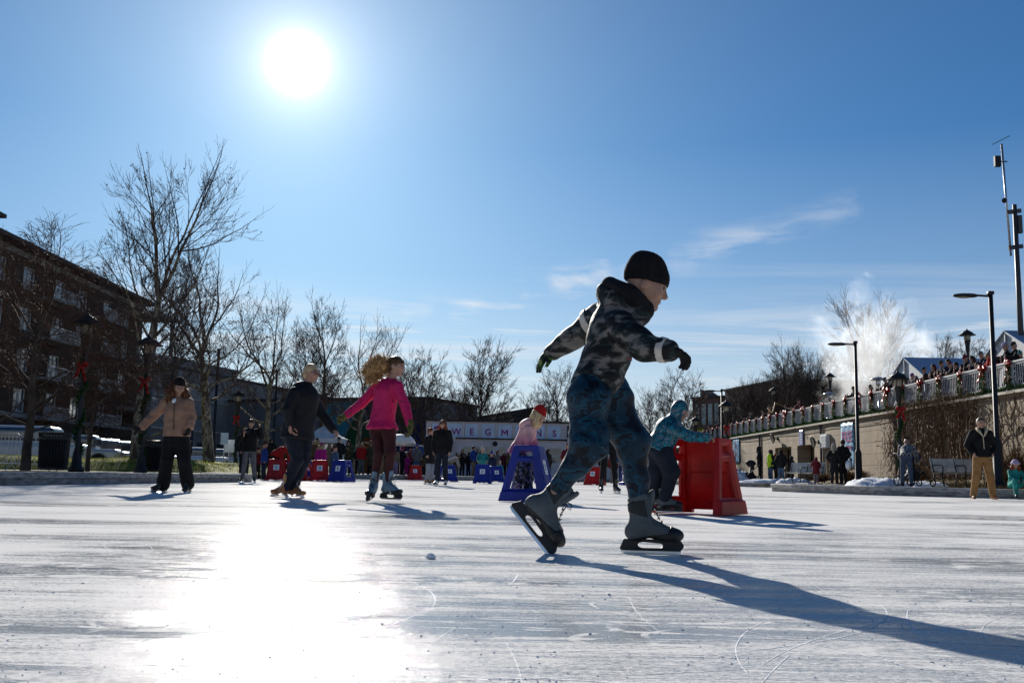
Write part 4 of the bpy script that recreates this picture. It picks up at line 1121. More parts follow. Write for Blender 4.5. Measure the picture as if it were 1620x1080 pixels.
def build_tan():
    base, L = mk(14.6, 276)
    k = 0.98
    J = dict(head=L(283, 613), face=(0.52, -0.84, -0.10), up=(0.06, 0, 1), neck=L(281, 633), chest=L(281, 650), pel=L(280, 685), front=(0.12, -0.99, 0),
             sh=(L(264, 636, 0.0), L(298, 637, 0.0)), el=(L(244, 656, 0.05), L(303, 659, 0.02)), wr=(L(223, 676, -0.05), L(300, 677, -0.08)),
             hip=(L(271, 696), L(288, 696)), kn=(L(264, 728, -0.06), L(291, 728, -0.06)), an=(L(258.5, 765, 0), L(297, 764.5, 0.05)),
             toe=((-0.45, -0.88, 0), (0.04, -0.99, -0.15)),
             hands=(((-0.75, 0, -0.6), (0.3, -0.6, -0.5), (0.3, -0.9, 0), 0.6), ((-0.1, -0.2, -0.97), (-0.9, 0, 0), (0, -0.95, 0.2), 0.7)))
    def pants(F, P, s, f, u, kk): pass
    O = dict(k=k, hk=1.02, res=0.009, jmat=M['tanjac'], tmat=M['blackjean'], hem=(0, 0, -0.02), jr=(0.195, 0.190, 0.195), jflat=1.35, sr=(0.080, 0.070, 0.062), legr=(0.118, 0.095, 0.098), twr=0.006, twf=25, jwr=0.006, jwf=45, jan=(0.3, 0.3, 2.0),
             glove=M['gloveb'], skate=dict(style='rental', fine=True, k=1.0, boot=M['bootblack'], trim=M['black'], holder=M['steel'], lace=M['bootgrey']), cuff=-0.01, cutr=0.36, colr=0.072)
    O['extra'] = [('hair', M['goldbrown'], None, long_hair(0.20, 0.10, 0.02, 0.07), (0.005, 50)), ('hat', M['knitblack'], None, beanie(1.0, 0.0, 0.004), (0.002, 60))]
    b, P, s, f, u = person(J, O, base, 'skater in tan puffer jacket, black beanie and wide black trousers, one arm held out')
    m = MB(); m.tube([J['neck'] + Vector((0, -0.13, -0.05)), J['chest'] + Vector((0, -0.165, 0.05)), J['pel'] + Vector((0, -0.155, 0.05))], 0.006, 5); m.build('zipper', M['bootdark'], b, True)
    for c in kids(b):
        if c.name.startswith('hair'): strands('loose_hair', c, None, 350, 0.09, 0.0035, M['goldbrown'], None, 5, 0.5, 0.5)
    # dark long top showing under the jacket hem
    F = Field(J['pel'] - Vector((0.4, 0.4, 0.4)), J['pel'] + Vector((0.4, 0.4, 0.2)), 0.01)
    F.cone(J['pel'] - Vector((0, 0, 0.02)), J['pel'] - Vector((0, 0, 0.15)), 0.17, 0.178, 0.02, flat=((0, 1, 0), 1.25)); F.plane(J['pel'] - Vector((0.0, 0, 0.20)), (0.1, 0, -1)); F.wrinkle(0.004, 30, 2)
    F.mesh('long_top', M['knitblack'], b)
    F = Field(L(278, 640, -0.2) - Vector((0.2,) * 3), L(278, 640, -0.2) + Vector((0.2,) * 3), 0.01)
    F.ell(J['neck'] + Vector((-0.02, -0.08, -0.03)), (0.035, 0.04, 0.06), None)
    F.mesh('shirt', M['sticker'], b)
build_tan()

# ---- skating aids -------------------------------------------------
def build_aid():
    """moulded plastic pushing frame. front towards -Y; open at the back (+Y). base 0.66 wide x 0.62 deep x 0.72 high"""
    root = empty('skating_aid', (0, 0, 0))
    res = 0.0075
    H = 0.72
    def slab(F, S, Xc, Zc, D, t, holes, w0, w1, z1=H, asym=0.0):
        """trapezoid slab: Xc in-plane coordinate, D signed distance from mid plane"""
        sl = (w0 - w1) / z1; nrm = math.sqrt(1 + sl * sl)
        e = np.maximum((np.abs(Xc - asym * Zc) - (w0 - sl * Zc)) / nrm, np.maximum(Zc - z1, -Zc))
        d = np.maximum(e, np.abs(D) - t)
        for (a0, a1, b0, b1, c0, c1) in holes:     # trapezoid hole: left/right at bottom, left/right at top, z0, z1
            tt = (Zc - c0) / (c1 - c0)
            l = a0 + (b0 - a0) * tt; r = a1 + (b1 - a1) * tt
            h = np.maximum(np.maximum(l - Xc, Xc - r), np.maximum(c0 - Zc, Zc - c1)) - 0.004
            q = -h
            d = np.maximum(d, q)
        return d
    full = (slice(None),) * 3
    tilt = 0.16
    for sgn in (-1, 1):
        F = Field((-0.40, -0.40, -0.02), (0.40, 0.44, H + 0.03), res)
        X, Y, Z = F.pts(full)
        D = (X * sgn - (0.30 - tilt * Z * 0.62))
        d = slab(F, full, Y, Z, D, 0.017, [(-0.15, 0.19, -0.085, 0.10, 0.165, 0.50), (-0.085, 0.085, -0.075, 0.075, 0.585, 0.645)], 0.335, 0.155)
        rim = slab(F, full, Y, Z, D, 0.031, [(-0.20, 0.24, -0.09, 0.10, 0.14, 0.545), (-0.105, 0.105, -0.085, 0.085, 0.565, 0.665)], 0.335, 0.155)
        base = np.maximum(slab(F, full, Y, Z, D - 0.012, 0.045, [], 0.335, 0.155), Z - 0.13)
        F.comb(full, d, 0.006, 'u'); F.comb(full, rim, 0.006, 'u'); F.comb(full, base, 0.012, 'u')
        F.mesh('side_panel', M['plastic'], root)
    F = Field((-0.40, -0.42, -0.02), (0.40, 0.10, H + 0.03), res)
    X, Y, Z = F.pts(full)
    D = (Y + (0.310 - 0.245 * Z))
    F.comb(full, slab(F, full, X, Z, D, 0.013, [], 0.315, 0.215), 0.006, 'u')
    F.comb(full, slab(F, full, X, Z, D, 0.028, [(-0.235, 0.235, -0.165, 0.165, 0.10, 0.54)], 0.315, 0.215), 0.01, 'u')
    F.comb(full, np.maximum(slab(F, full, X, Z, D + 0.008, 0.036, [], 0.315, 0.215), Z - 0.10), 0.01, 'u')
    F.comb(full, slab(F, full, X, Z - 0.40, D - 0.01, 0.012, [(-0.10, 0.10, -0.10, 0.10, 0.225, 0.27)], 0.22, 0.21, 0.30), 0.01, 'u')
    F.comb(full, np.maximum(np.maximum(np.abs(X) - 0.21, np.abs(Z) - 0.03), np.abs(Y) - 0.6), 0.01, 's')
    F.mesh('front_panel', M['plastic'], root)
    m = MB(); z = 0.46; y = -(0.310 - 0.245 * z) - 0.033
    q = lambda x, zz, t: (x, -(0.310 - 0.245 * zz) - 0.017 - t, zz)
    m.prism([(-0.095, 0.35), (0.095, 0.35), (0.095, 0.53), (-0.095, 0.53)], 0.004, q)
    st = m.build('sticker', M['sticker'], root)
    m = MB(); q2 = lambda x, zz, t: (x, -(0.310 - 0.245 * zz) - 0.0215 - t, zz)
    pts = []
    for i in range(10):
        a = PI / 2 + i * PI / 5; r = 0.062 if i % 2 == 0 else 0.036
        pts.append((r * math.cos(a), 0.45 + r * math.sin(a)))
    hole = [(0.024 * math.cos(-i * PI / 4), 0.45 + 0.024 * math.sin(-i * PI / 4)) for i in range(8)]
    m.prism(pts, 0.002, q2, [hole]); m.prism([(-0.06, 0.37), (0.06, 0.37), (0.06, 0.378), (-0.06, 0.378)], 0.002, q2)
    m.build('emblem', M['ink'], st)
    return root
RED = (0.62, 0.012, 0.010); BLUE = (0.018, 0.045, 0.42)
aid0 = build_aid()
aid_snap = snapshot(aid0)
def aid(px, Y, rz, col, label, group=None, scale=1.0, first=[True]):
    if first[0]:
        o = aid0; first[0] = False; o.location = (GX(px, Y), Y, 0.012); o.rotation_euler = (0, 0, rz); o.scale = (scale,) * 3
        tag(o, label, 'skating aid', group)
    else:
        o = copy_tree(aid_snap, (GX(px, Y), Y, 0.012), rz, label, 'skating aid', group, scale)
    for c in kids(o): 
        if c.name.split('.')[0] in ('side_panel', 'front_panel'): c.color = (*col, 1)
    return o
aid(836, 13.3, R(78), BLUE, 'blue plastic skating aid pushed by the girl in the red hat', scale=1.0)
aid(1108, 9.75, R(146), RED, 'bright red plastic skating aid beside the hooded child in teal', scale=1.0)

def build_redhat():
    base, L = mk(13.6, 822)
    k = 0.72
    J = dict(head=L(852, 658), face=(0.90, -0.20, -0.38), up=(0.36, 0, 0.93), neck=L(843, 672), chest=L(835, 684), pel=L(821, 711), front=(0.75, -0.1, -0.6),
             sh=(L(840, 677, 0.13), L(836, 679, -0.13)), el=(L(842, 694, 0.18), L(836, 694, -0.17)), wr=(L(848, 706, 0.15), L(836, 706, -0.14)),
             hip=(L(824, 722, 0.06), L(820, 722, -0.06)), kn=(L(833, 741, 0.07), L(824, 742, -0.06)), an=(L(836, 776, 0.07), L(818, 776, -0.05)),
             toe=((0.95, -0.3, 0), (0.9, -0.4, 0)),
             hands=(((0.3, -0.1, -0.9), (0.9, 0, 0), (0, 1, 0), 1.0), ((0.3, -0.1, -0.9), (0.9, 0, 0), (0, 1, 0), 1.0)))
    def hood(F, P, s, f, u, kk): F.ell(J['neck'] + Vector((-0.10, 0.0, 0.02)), (0.10, 0.11, 0.06), (nv((0.7, 0, 0.5)), (0, 1, 0), nv((-.5, 0, .7))), 0.03)
    O = dict(k=k, hk=0.92, res=0.009, jmat=M['gpurple'], tmat=M['floral'], hem=(-0.05, 0, -0.10), jr=(0.185, 0.185, 0.20), jflat=1.15, sr=(0.082, 0.078, 0.066), jx=hood, legr=(0.125, 0.105, 0.095), twr=0.006, jwr=0.006, jwf=28,
             glove=M['mitten'], skate=dict(style='rental', k=1.05, boot=M['bootgrey'], trim=M['bootdark']), cutr=0.36)
    O['extra'] = [('hair', M['blond'], None, long_hair(0.20, 0.09, 0.02, 0.02), (0.004, 60)), ('hat', M['redknit'], None, beanie(1.3, 0.0, 0.0, 0.016), (0.003, 60))]
    person(J, O, base, 'small girl in pink and purple jacket and red hat at the blue aid')
build_redhat()

def build_teal():
    base, L = mk(9.55, 1052)
    k = 0.66
    J = dict(head=L(1076, 648), face=(0.80, 0.50, -0.32), up=(0.34, 0, 0.93), neck=L(1066, 666), chest=L(1058, 680), pel=L(1044, 704), front=(0.75, 0.3, -0.55),
             sh=(L(1066, 674, 0.12), L(1066, 680, -0.12)), el=(L(1086, 688, 0.10), L(1092, 690, -0.13)), wr=(L(1110, 692, 0.02), L(1120, 691.5, -0.08)),
             hip=(L(1040, 718, 0.06), L(1050, 718, -0.06)), kn=(L(1038, 746, 0.05), L(1062, 746, -0.09)), an=(L(1034, 786, 0.06), L(1051, 789, -0.06)),
             toe=((0.95, -0.2, 0), (0.97, -0.22, 0)),
             hands=(((0.9, 0, -0.3), (-0.2, 0, -0.9), (0, 1, 0.2), 0.7), ((0.95, -0.05, -0.2), (-0.2, 0, -0.9), (0, 1, 0.2), 0.8)))
    def hood(F, P, s, f, u, kk):
        F.ell(P(-0.012, 0.012), (0.112 * kk, 0.128 * kk, 0.124 * kk), (s, f, u), 0.03)
        F.cone(P(-0.03, -0.05), J['neck'], 0.09 * kk, 0.10 * kk, 0.04)
        F.ell(P(0.13, -0.03), (0.07 * kk, 0.075 * kk, 0.09 * kk), (s, f, u), 0.012, 's')
    O = dict(k=k, hk=0.90, res=0.008, jmat=M['teal'], tmat=M['navyjean'], hem=(-0.03, 0, -0.055), jr=(0.215, 0.205, 0.215), jflat=1.15, sr=(0.090, 0.080, 0.070), jx=hood, hoodup=True, collar=False, legr=(0.150, 0.125, 0.085), twr=0.006, twf=26, jwr=0.007, jwf=28,
             skate=dict(style='hockey', fine=True, k=1.22, boot=M['bootgrey'], trim=M['black'], panel=M['bootdark'], holder=M['black']), cutr=0.34, wcut=0.0, cuff=0.02)
    person(J, O, base, 'small child in hooded teal patterned jacket bending over the bright red skating aid')
build_teal()

def simple(px, Y, label, headpx, k, jcol, tcol, extra, **kw):
    pass
# ------------------------------------------------------------ ground, rink, kerb
ICE = [(-11, -10), (-9.3, 14), (-8.7, 17), (-8.05, 23), (-7.35, 28.4), (-7.45, 29.3), (-8.2, 30.4), (-10, 34), (-11, 45), (-4, 51), (1, 59), (6, 61), (9, 53), (10.7, 49.3), (12.6, 46.5), (13.2, 40), (10.2, 34.5), (8.4, 32), (8.05, 31), (8.3, 29.6), (9.6, 26.4), (12.5, 24), (17, 21), (22, 15), (24, -10)]
# world y forward; polygon runs clockwise seen from above
def offset_poly(P, d):
    n = len(P); out = []
    for i in range(n):
        a, b, c = Vector(P[i - 1]), Vector(P[i]), Vector(P[(i + 1) % n])
        e1 = (b - a).normalized(); e2 = (c - b).normalized()
        n1 = Vector((-e1.y, e1.x)); n2 = Vector((-e2.y, e2.x))
        m = (n1 + n2); m.normalize()
        out.append(tuple(b + m * d / max(0.5, m.dot(n1))))
    return out
m = MB(); P = offset_poly(ICE, 0.02)
t = tessellate_polygon([[Vector((*p, 0)) for p in P]])
m.add([(*p, 0) for p in P], t); o = m.build('ice_rink', M['ice']); tag(o, kind='structure')
prof = [(0.045, -0.1), (0.045, 0.10), (0.035, 0.115), (0.0, 0.125), (0.0, 0.215), (0.012, 0.232), (0.40, 0.235), (0.41, 0.19), (0.41, -0.1)]
m = MB(); rings = [[(*p, z) for p in offset_poly(ICE, w)] for w, z in prof]; n = len(ICE)
for r in rings: m.v.extend(r)
for i in range(len(prof) - 1):
    for j in range(n):
        a = i * n + j; b = i * n + (j + 1) % n; m.f.append((a, b, b + n, a + n)); m.mi.append(0)
o = m.build('kerb', M['kerb']); tag(o, kind='structure')
hole = offset_poly(ICE, 0.405)
m = MB(); out = [(-900, -60), (-900, 1500), (900, 1500), (900, -60)]
fl = out + hole
m.add([(*p, 0.2) for p in fl], tessellate_polygon([[Vector((*p, 0)) for p in out], [Vector((*p, 0)) for p in hole]])); tag(m.build('ground', M['ground']), kind='structure')
m = MB(); m.add([(-900, -60, -0.06), (900, -60, -0.06), (900, 1500, -0.06), (-900, 1500, -0.06)], [(0, 1, 2, 3)]); tag(m.build('rink_bed', M['asphalt']), kind='structure')

def heightpatch(name, x0, x1, y0, y1, hf, mt, step=0.5, kind='structure'):
    nx = int((x1 - x0) / step) + 1; ny = int((y1 - y0) / step) + 1
    v = [(x0 + i * step, y0 + j * step, hf(x0 + i * step, y0 + j * step)) for i in range(nx) for j in range(ny)]
    f = [(i * ny + j, (i + 1) * ny + j, (i + 1) * ny + j + 1, i * ny + j + 1) for i in range(nx - 1) for j in range(ny - 1)]
    m = MB(); m.add(v, f); return tag(m.build(name, mt, smooth=True), kind=kind)
sm = lambda t: max(0.0, min(1.0, t)) ** 2 * (3 - 2 * max(0.0, min(1.0, t)))
def hl(x, y):
    e = sm((x + 30) / 3) * sm((-10.2 - x) / 1.2) * sm((y - 34.5) / 1.5) * sm((52 - y) / 4)
    return 0.15 + e * (0.45 + 0.05 * math.sin(x * 1.3) + 0.05 * math.sin(y * 0.9))
heightpatch('lawn', -31, -10, 34, 52, hl, M['grass'])
heightpatch('lawn', -24, -9.8, 12, 26, lambda x, y: 0.205 + 0.02 * math.sin(x * 2) + 0 * y if True else 0, M['drygrass'])
def hr(x, y): return 0.15 + 0.12 * sm((x - 13) / 4) * sm((y - 26) / 2) + 0.25 * sm((x - 17.0) / 2) + 0.03 * math.sin(x * 2 + y)
heightpatch('planting_bed', 13.6, 19.3, 25.5, 59, hr, M['drygrass'])
def blades(name, n, fn, h, mt, seed, w=0.008, kind='stuff'):
    rr = random.Random(seed); m = MB()
    for _ in range(n):
        x, y, z = fn(rr); hh = h * rr.uniform(0.4, 1.3); a = rr.uniform(0, PI); dx, dy = math.cos(a) * w, math.sin(a) * w
        lx, ly = rr.gauss(0, .35) * hh, rr.gauss(0, .35) * hh
        o = len(m.v); m.v += [(x - dx, y - dy, z), (x + dx, y + dy, z), (x + lx * .4 + dx * .6, y + ly * .4, z + hh * .6), (x + lx, y + ly, z + hh)]
        m.f += [(o, o + 1, o + 2), (o, o + 2, o + 3)]; m.mi += [0, 0]
    return tag(m.build(name, mt, fix=False), kind=kind)
def fl_(rr): x = rr.uniform(-25, -10.6); y = 34.2 + abs(rr.gauss(0, 4)); return x, y, hl(x, y) - 0.01
blades('grass', 14000, fl_, 0.07, M['grass'], 1, 0.012)
def fr_(rr): x = rr.uniform(13.7, 19); y = rr.uniform(25.6, 45); return x, y, hr(x, y) - 0.01
blades('dry_grass', 9000, fr_, 0.12, M['drygrass'], 2, 0.014)
# loose snow scraped along the kerb foot and small chips on the ice
rr = random.Random(4)
def chip(x, y, r, name='ice_chip'):
    m = MB(); m.ball((0, 0, r * 0.35), r, 7, 5, (1, rr.uniform(.6, 1), 0.55))
    m.v = [(v[0] * rr.uniform(.75, 1.2), v[1] * rr.uniform(.75, 1.2), max(0.0, v[2] * rr.uniform(.7, 1.2))) for v in m.v]
    return m.build(name, M['snow'], smooth=False, loc=(x, y, 0))
c = GX(681, 4.15); root = chip(c, 4.15, 0.022); tag(root, 'dirty lump of ice lying alone on the rink', 'ice chip')
c0 = chip(0.3, 3, 0.006); tag(c0, 'tiny crumb of ice lying on the rink', 'ice chip', 'crumbs of ice scattered on the rink'); cs = snapshot(c0)
for i in range(170):
    y = rr.uniform(1.9, 5.5); x = rr.uniform(-0.55, 0.55) * y
    copy_tree(cs, (x, y, 0), rr.uniform(0, 6), None, None, None, (rr.uniform(0.3, 1.0), rr.uniform(0.3, 0.8), rr.uniform(0.2, 0.6)))

# curved blade cuts with shaved snow along them
rr = random.Random(29); m = MB()
for i in range(150):
    y = 1.7 + 6.5 * rr.random() ** 1.6; x = rr.uniform(-0.56, 0.56) * y; a = rr.gauss(0, 0.35) + (PI / 2 if rr.random() < 0.28 else 0); cv = rr.uniform(-0.9, 0.9); Ls = rr.uniform(0.25, 1.5); n = 22; w = rr.uniform(0.0007, 0.0024); px_, py_ = x, y
    o = len(m.v)
    for j in range(n + 1):
        t = j / n; ww = w * (math.sin(PI * min(1, max(0.02, t))) ** 0.4) * rr.uniform(0.45, 1.3)
        nx, ny = -math.sin(a), math.cos(a)
        m.v += [(px_ + nx * ww, py_ + ny * ww, 0.0006), (px_, py_, 0.0006 + ww * 0.12), (px_ - nx * ww, py_ - ny * ww, 0.0006)]
        px_ += math.cos(a) * Ls / n; py_ += math.sin(a) * Ls / n; a += cv * Ls / n
        if j < n:
            q = o + j * 3; m.f += [(q, q + 3, q + 4, q + 1), (q + 1, q + 4, q + 5, q + 2)]; m.mi += [0, 0]
tag(m.build('blade_cuts', M['snow'], fix=False), kind='stuff')
# a crumbly spill of shaved snow beside them
m = MB()
for i in range(1300):
    y = 1.6 + 5 * rr.random() ** 1.5; x = rr.uniform(-0.56, 0.56) * y
    if rr.random() < 0.6: x = round(x * 2.2) / 2.2 + rr.gauss(0, .09); y = round(y * 4) / 4 + rr.gauss(0, .02)
    r = rr.uniform(0.0008, 0.0030); o = len(m.v)
    pts = [(x + r * rr.uniform(.6, 1.3) * math.cos(t), y + r * rr.uniform(.6, 1.3) * math.sin(t), 0.0) for t in (0, 1.6, 3.1, 4.7)]
    m.v += pts + [(x, y, r * rr.uniform(.6, 1.4))]; m.f += [(o, o + 1, o + 4), (o + 1, o + 2, o + 4), (o + 2, o + 3, o + 4), (o + 3, o, o + 4)]; m.mi += [0] * 4
tag(m.build('shaved_snow', M['snow'], fix=False), kind='stuff')

# ------------------------------------------------------------ retaining wall, terrace, railing (right)
WX = 19.3
def facade(m, p0, p1, z0, z1, openings, frame, depth=0.25, mi=0):
    """frame(u,z,d)->xyz ; u from p0..p1 ; openings (u0,u1,za,zb)"""
    us = sorted(set([p0, p1] + [o[0] for o in openings] + [o[1] for o in openings]))
    zs = sorted(set([z0, z1] + [o[2] for o in openings] + [o[3] for o in openings]))
    for i in range(len(us) - 1):
        for j in range(len(zs) - 1):
            u = (us[i] + us[i + 1]) / 2; z = (zs[j] + zs[j + 1]) / 2
            if any(o[0] < u < o[1] and o[2] < z < o[3] for o in openings): continue
            m.add([frame(us[i], zs[j], 0), frame(us[i + 1], zs[j], 0), frame(us[i + 1], zs[j + 1], 0), frame(us[i], zs[j + 1], 0)], [(0, 1, 2, 3)], mi)
    for o in openings:
        c = [(o[0], o[2]), (o[1], o[2]), (o[1], o[3]), (o[0], o[3])]
        for k in range(4):
            a, b = c[k], c[(k + 1) % 4]
            m.add([frame(*a, 0), frame(*b, 0), frame(*b, depth), frame(*a, depth)], [(0, 1, 2, 3)], mi)
fw = lambda u, z, d: (WX + d, u, z)
ops = [(63.4, 67.2, 0.2, 2.65), (68.6, 72.8, 0.2, 2.65), (60.0, 61.1, 0.2, 2.4)]
m = MB(); facade(m, 14, 104, -0.1, 3.8, ops, fw, 0.9)
m.add([fw(14, 3.8, 0), fw(104, 3.8, 0), fw(104, 3.8, .4), fw(14, 3.8, .4)], [(0, 1, 2, 3)])
m.add([fw(104, -.1, 0), fw(104, 3.8, 0), fw(104, 3.8, .4), fw(104, -.1, .4)], [(0, 1, 2, 3)])
m.box((WX + 1.3, 68, 1.5), (0.5, 14, 3.2))
wall = m.build('retaining_wall', M['wallc']); tag(wall, 'long board-marked tan concrete retaining wall below the terrace', 'wall')
m = MB()
for y in range(14, 104, 6): m.box((WX + 0.1, y + 3, 3.865), (0.5, 5.99, 0.11))
m.build('coping', M['coping'], wall)
for (y0, y1) in ((63.5, 66.0), (68.8, 71.5)):
    m = MB()
    for k in range(24): m.box((WX + 0.82, (y0 + y1) / 2, 0.25 + k * 0.1), (0.03 + 0.02 * (k % 2), y1 - y0, 0.092))
    m.build('roller_door', M['greydoor'] if 'greydoor' in M else M.setdefault('greydoor', mat('pale_grey_shutter', (0.36, 0.37, 0.41), 0.5)), wall)
m = MB(); m.box((WX + 0.5, 60.55, 1.2), (0.06, 1.0, 2.1)); m.build('door', M['white'], wall)
m = MB(); m.box((WX - 0.12, 60.9, 2.75), (0.2, 1.3, 0.85), mi=0)
for k in range(8): m.box((WX - 0.24, 60.9, 2.42 + k * 0.09), (0.04, 1.15, 0.05))
m.build('ventilation_louvre', M['white'], wall)
for y, h in ((61.8, 3.8), (77.0, 3.9), (49.8, 3.8)):
    m = MB(); m.tube([(WX - 0.08, y, 0.25), (WX - 0.08, y, h)], 0.07, 8); m.box((WX - 0.06, y, 1.4), (0.12, 0.2, 0.04)); m.box((WX - 0.06, y, 2.8), (0.12, 0.2, 0.04)); m.build('drainpipe', M['dframe'], wall)
m = MB(); m.tube([(WX - 0.06, y, 3.55 - 0.12 * math.sin((y % 12) / 12 * PI)) for y in range(50, 90, 2)], 0.018, 5); m.build('cable', M['blackmatte'], wall)
def floodlight(y, z, label):
    e = empty('floodlight', (WX - 0.1, y, z), 0, label, 'floodlight')
    m = MB(); m.box((0.05, 0, 0.05), (0.1, 0.12, 0.22)); m.tube([(0.0, 0, 0), (-0.18, 0, 0.08)], 0.025, 6); m.build('bracket', M['black'], e)
    m = MB(); m.lathe([(0.06, 0.0), (0.22, 0.04), (0.34, 0.14), (0.36, 0.20), (0.30, 0.19)], 16); o = m.build('shade', M['black'], e, True); o.rotation_euler = (0, R(-105), 0); o.location = (-0.15, 0, 0.1)
floodlight(62.4, 2.7, 'round black floodlight on the concrete wall beside the white louvre')
floodlight(72.0, 3.25, 'black floodlight on the concrete wall above the far shutter')
o = heightpatch('terrace', 19.7, 120, 14, 190, lambda x, y: 3.9, M['ground'], 5.0)

rail = empty('railing', (WX + 0.1, 0, 0), 0, 'white picket railing along the edge of the terrace', 'railing')
PY = [38.4 + 2.1 * k for k in range(-4, 31)]
m = MB(); m.box((0, (PY[0] + PY[-1]) / 2, 5.05), (0.13, PY[-1] - PY[0] + .3, 0.06)); m.box((0, (PY[0] + PY[-1]) / 2, 4.98), (0.06, PY[-1] - PY[0] + .3, 0.09)); m.build('top_rail', M['railwhite'], rail)
m = MB(); m.box((0, (PY[0] + PY[-1]) / 2, 4.12), (0.07, PY[-1] - PY[0] + .3, 0.08)); m.build('bottom_rail', M['railwhite'], rail)
for i, y in enumerate(PY):
    m = MB(); m.box((0, 0, 4.5), (0.10, 0.10, 1.2)); m.box((0, 0, 3.93), (0.2, 0.2, 0.06)); m.build('post', M['railwhite'], rail, loc=(0, y, 0))
    if i + 1 < len(PY):
        m = MB(); k = 13
        for j in range(1, k): m.box((0, 2.1 * j / k, 4.55), (0.024, 0.024, 0.80))
        m.build('baluster_panel', M['railwhite'], rail, loc=(0, y, 0))

# garlands and bows
def sprig_tube(m, pts, r, n, rr, ln=0.07):
    for _ in range(n):
        t = rr.random() * (len(pts) - 1); i = int(t); f = t - i
        p = Vector(pts[i]).lerp(Vector(pts[min(i + 1, len(pts) - 1)]), f)
        d = nv((rr.gauss(0, 1), rr.gauss(0, 1), rr.gauss(0, 1) - 0.2)); q = p + d * r * rr.uniform(0.3, 1.0)
        e = q + nv(d + Vector((rr.gauss(0, .5), rr.gauss(0, .5), rr.gauss(0, .5)))) * ln
        w = d.cross(Vector((rr.gauss(0, 1), rr.gauss(0, 1), rr.gauss(0, 1)))).normalized() * 0.018
        o = len(m.v); m.v += [tuple(p), tuple(q + w), tuple(e), tuple(q - w)]; m.f.append((o, o + 1, o + 2, o + 3)); m.mi.append(0)
def ribbon(m, pts, w, wd):
    wd = Vector(wd)
    for i in range(len(pts) - 1):
        a, b = Vector(pts[i]), Vector(pts[i + 1])
        m.add([a - wd * w / 2, a + wd * w / 2, b + wd * w / 2, b - wd * w / 2], [(0, 1, 2, 3)])
def bow_mesh(name, seed, S=1.0):
    """faces -X"""
    rr = random.Random(seed); m = MB()
    for sg in (-1, 1):
        for tilt, L in ((0.15, 0.26), (0.55, 0.22)):
            pts = []
            for j in range(9):
                a = j / 8 * 2 * PI
                rx = L * (1 - math.cos(a)) / 2
                pts.append((-0.06 - 0.05 * math.sin(a) * S, sg * rx * S * math.cos(tilt), (rx * math.sin(tilt) + 0.045 * math.sin(a)) * S))
            ribbon(m, pts, 0.10 * S, (0.35, 0, 0.93))
        a = rr.uniform(0.1, 0.5)
        pts = [(-0.06, 0, 0), (-0.10, sg * 0.08 * S, -0.15 * S), (-0.05, sg * (0.10 + a * .1) * S, -0.34 * S), (-0.09, sg * (0.16 + a * .2) * S, -0.56 * S * rr.uniform(.75, 1.1))]
        ribbon(m, pts, 0.115 * S, (0.1, 0.98, 0.15 * sg))
    m.ball((-0.08, 0, 0), 0.05 * S, 8, 6)
    o = m.build(name, M['bow'], fix=False, smooth=True)
    s = o.modifiers.new('thick', 'SOLIDIFY'); s.thickness = 0.004
    return o
def multi(objs_fn, placements, **kw): pass
BOWG = 'red bows tied along the white terrace railing'
bows = [bow_mesh('bow', s) for s in (1, 2, 3, 4, 5)]
used = 0
BL = 'red ribbon bow tied to a post of the white terrace railing'
for i, y in enumerate(PY):
    b = bows[i % 5]
    if i >= 5: b = b.copy(); COL.objects.link(b)
    b.location = (WX + 0.02, y + 0.02 * math.sin(i * 3), 4.98); b.rotation_euler = (0.25 * math.sin(i * 5.1), 0, 0.2 * math.sin(i * 2.7)); s = 1.15 + 0.2 * math.sin(i * 7); b.scale = (s,) * 3
    tag(b, BL, 'bow', BOWG)
rr = random.Random(7)
m = MB()
for sg in (-1, 1):
    sprig_tube(m, [(0, 0, 0), (-.03, 0.10 * sg, -0.15), (-.05, 0.15 * sg, -0.45), (-.04, 0.12 * sg, -0.75), (0, 0.16 * sg, -0.90)], 0.085, 230, rr)
g1 = m.build('hanging_garland', M['fir'], fix=False)
m = MB(); sprig_tube(m, [(0, 2.1 * t / 6, -0.08 * math.sin(t / 6 * PI)) for t in range(7)], 0.12, 420, rr); g2 = m.build('rail_garland', M['fir'], fix=False)
for i, y in enumerate(PY):
    a, b = (g1, g2) if i == 0 else (g1.copy(), g2.copy())
    if i: COL.objects.link(a); COL.objects.link(b)
    a.location = (WX + 0.0, y, 4.95); b.location = (WX + 0.02, y, 4.10)
    tag(a, 'fir garland hanging down a post of the white railing', 'garland', 'fir garlands hanging on the railing posts')
    tag(b, 'fir garland lying along the bottom rail of the white railing', 'garland', 'fir garlands along the bottom rail')

# banners on the wall (text runs towards -Y as seen from the rink)
def wall_frame(y, z, x=WX - 0.05):
    Mx = Matrix(((0, 0, -1, x), (-1, 0, 0, y), (0, 1, 0, z), (0, 0, 0, 1)))
    return Mx
def banner(y0, y1, z0, z1, label, name='banner', mt=None, fold=True):
    m = MB(); n = 10
    vs = []
    for i in range(n + 1):
        y = y0 + (y1 - y0) * i / n
        for j in range(n + 1):
            z = z0 + (z1 - z0) * j / n
            vs.append((WX - 0.06 - (0.025 * math.sin(i * 1.7 + j * .8) if fold else 0), y, z))
    m.add(vs, [(i * (n + 1) + j, (i + 1) * (n + 1) + j, (i + 1) * (n + 1) + j + 1, i * (n + 1) + j + 1) for i in range(n) for j in range(n)])
    o = m.build(name, mt or M['bannerb'], smooth=True); s = o.modifiers.new('t', 'SOLIDIFY'); s.thickness = 0.006
    return tag(o, label, 'banner')
b = banner(55.9, 58.1, 1.1, 3.7, 'blue banner reading FREE on the concrete wall near the standing pair')
text_mesh('FREE', 0.85, M['purple'], 'lettering', b, wall_frame(57.0, 2.85, WX - 0.10), 0.02)
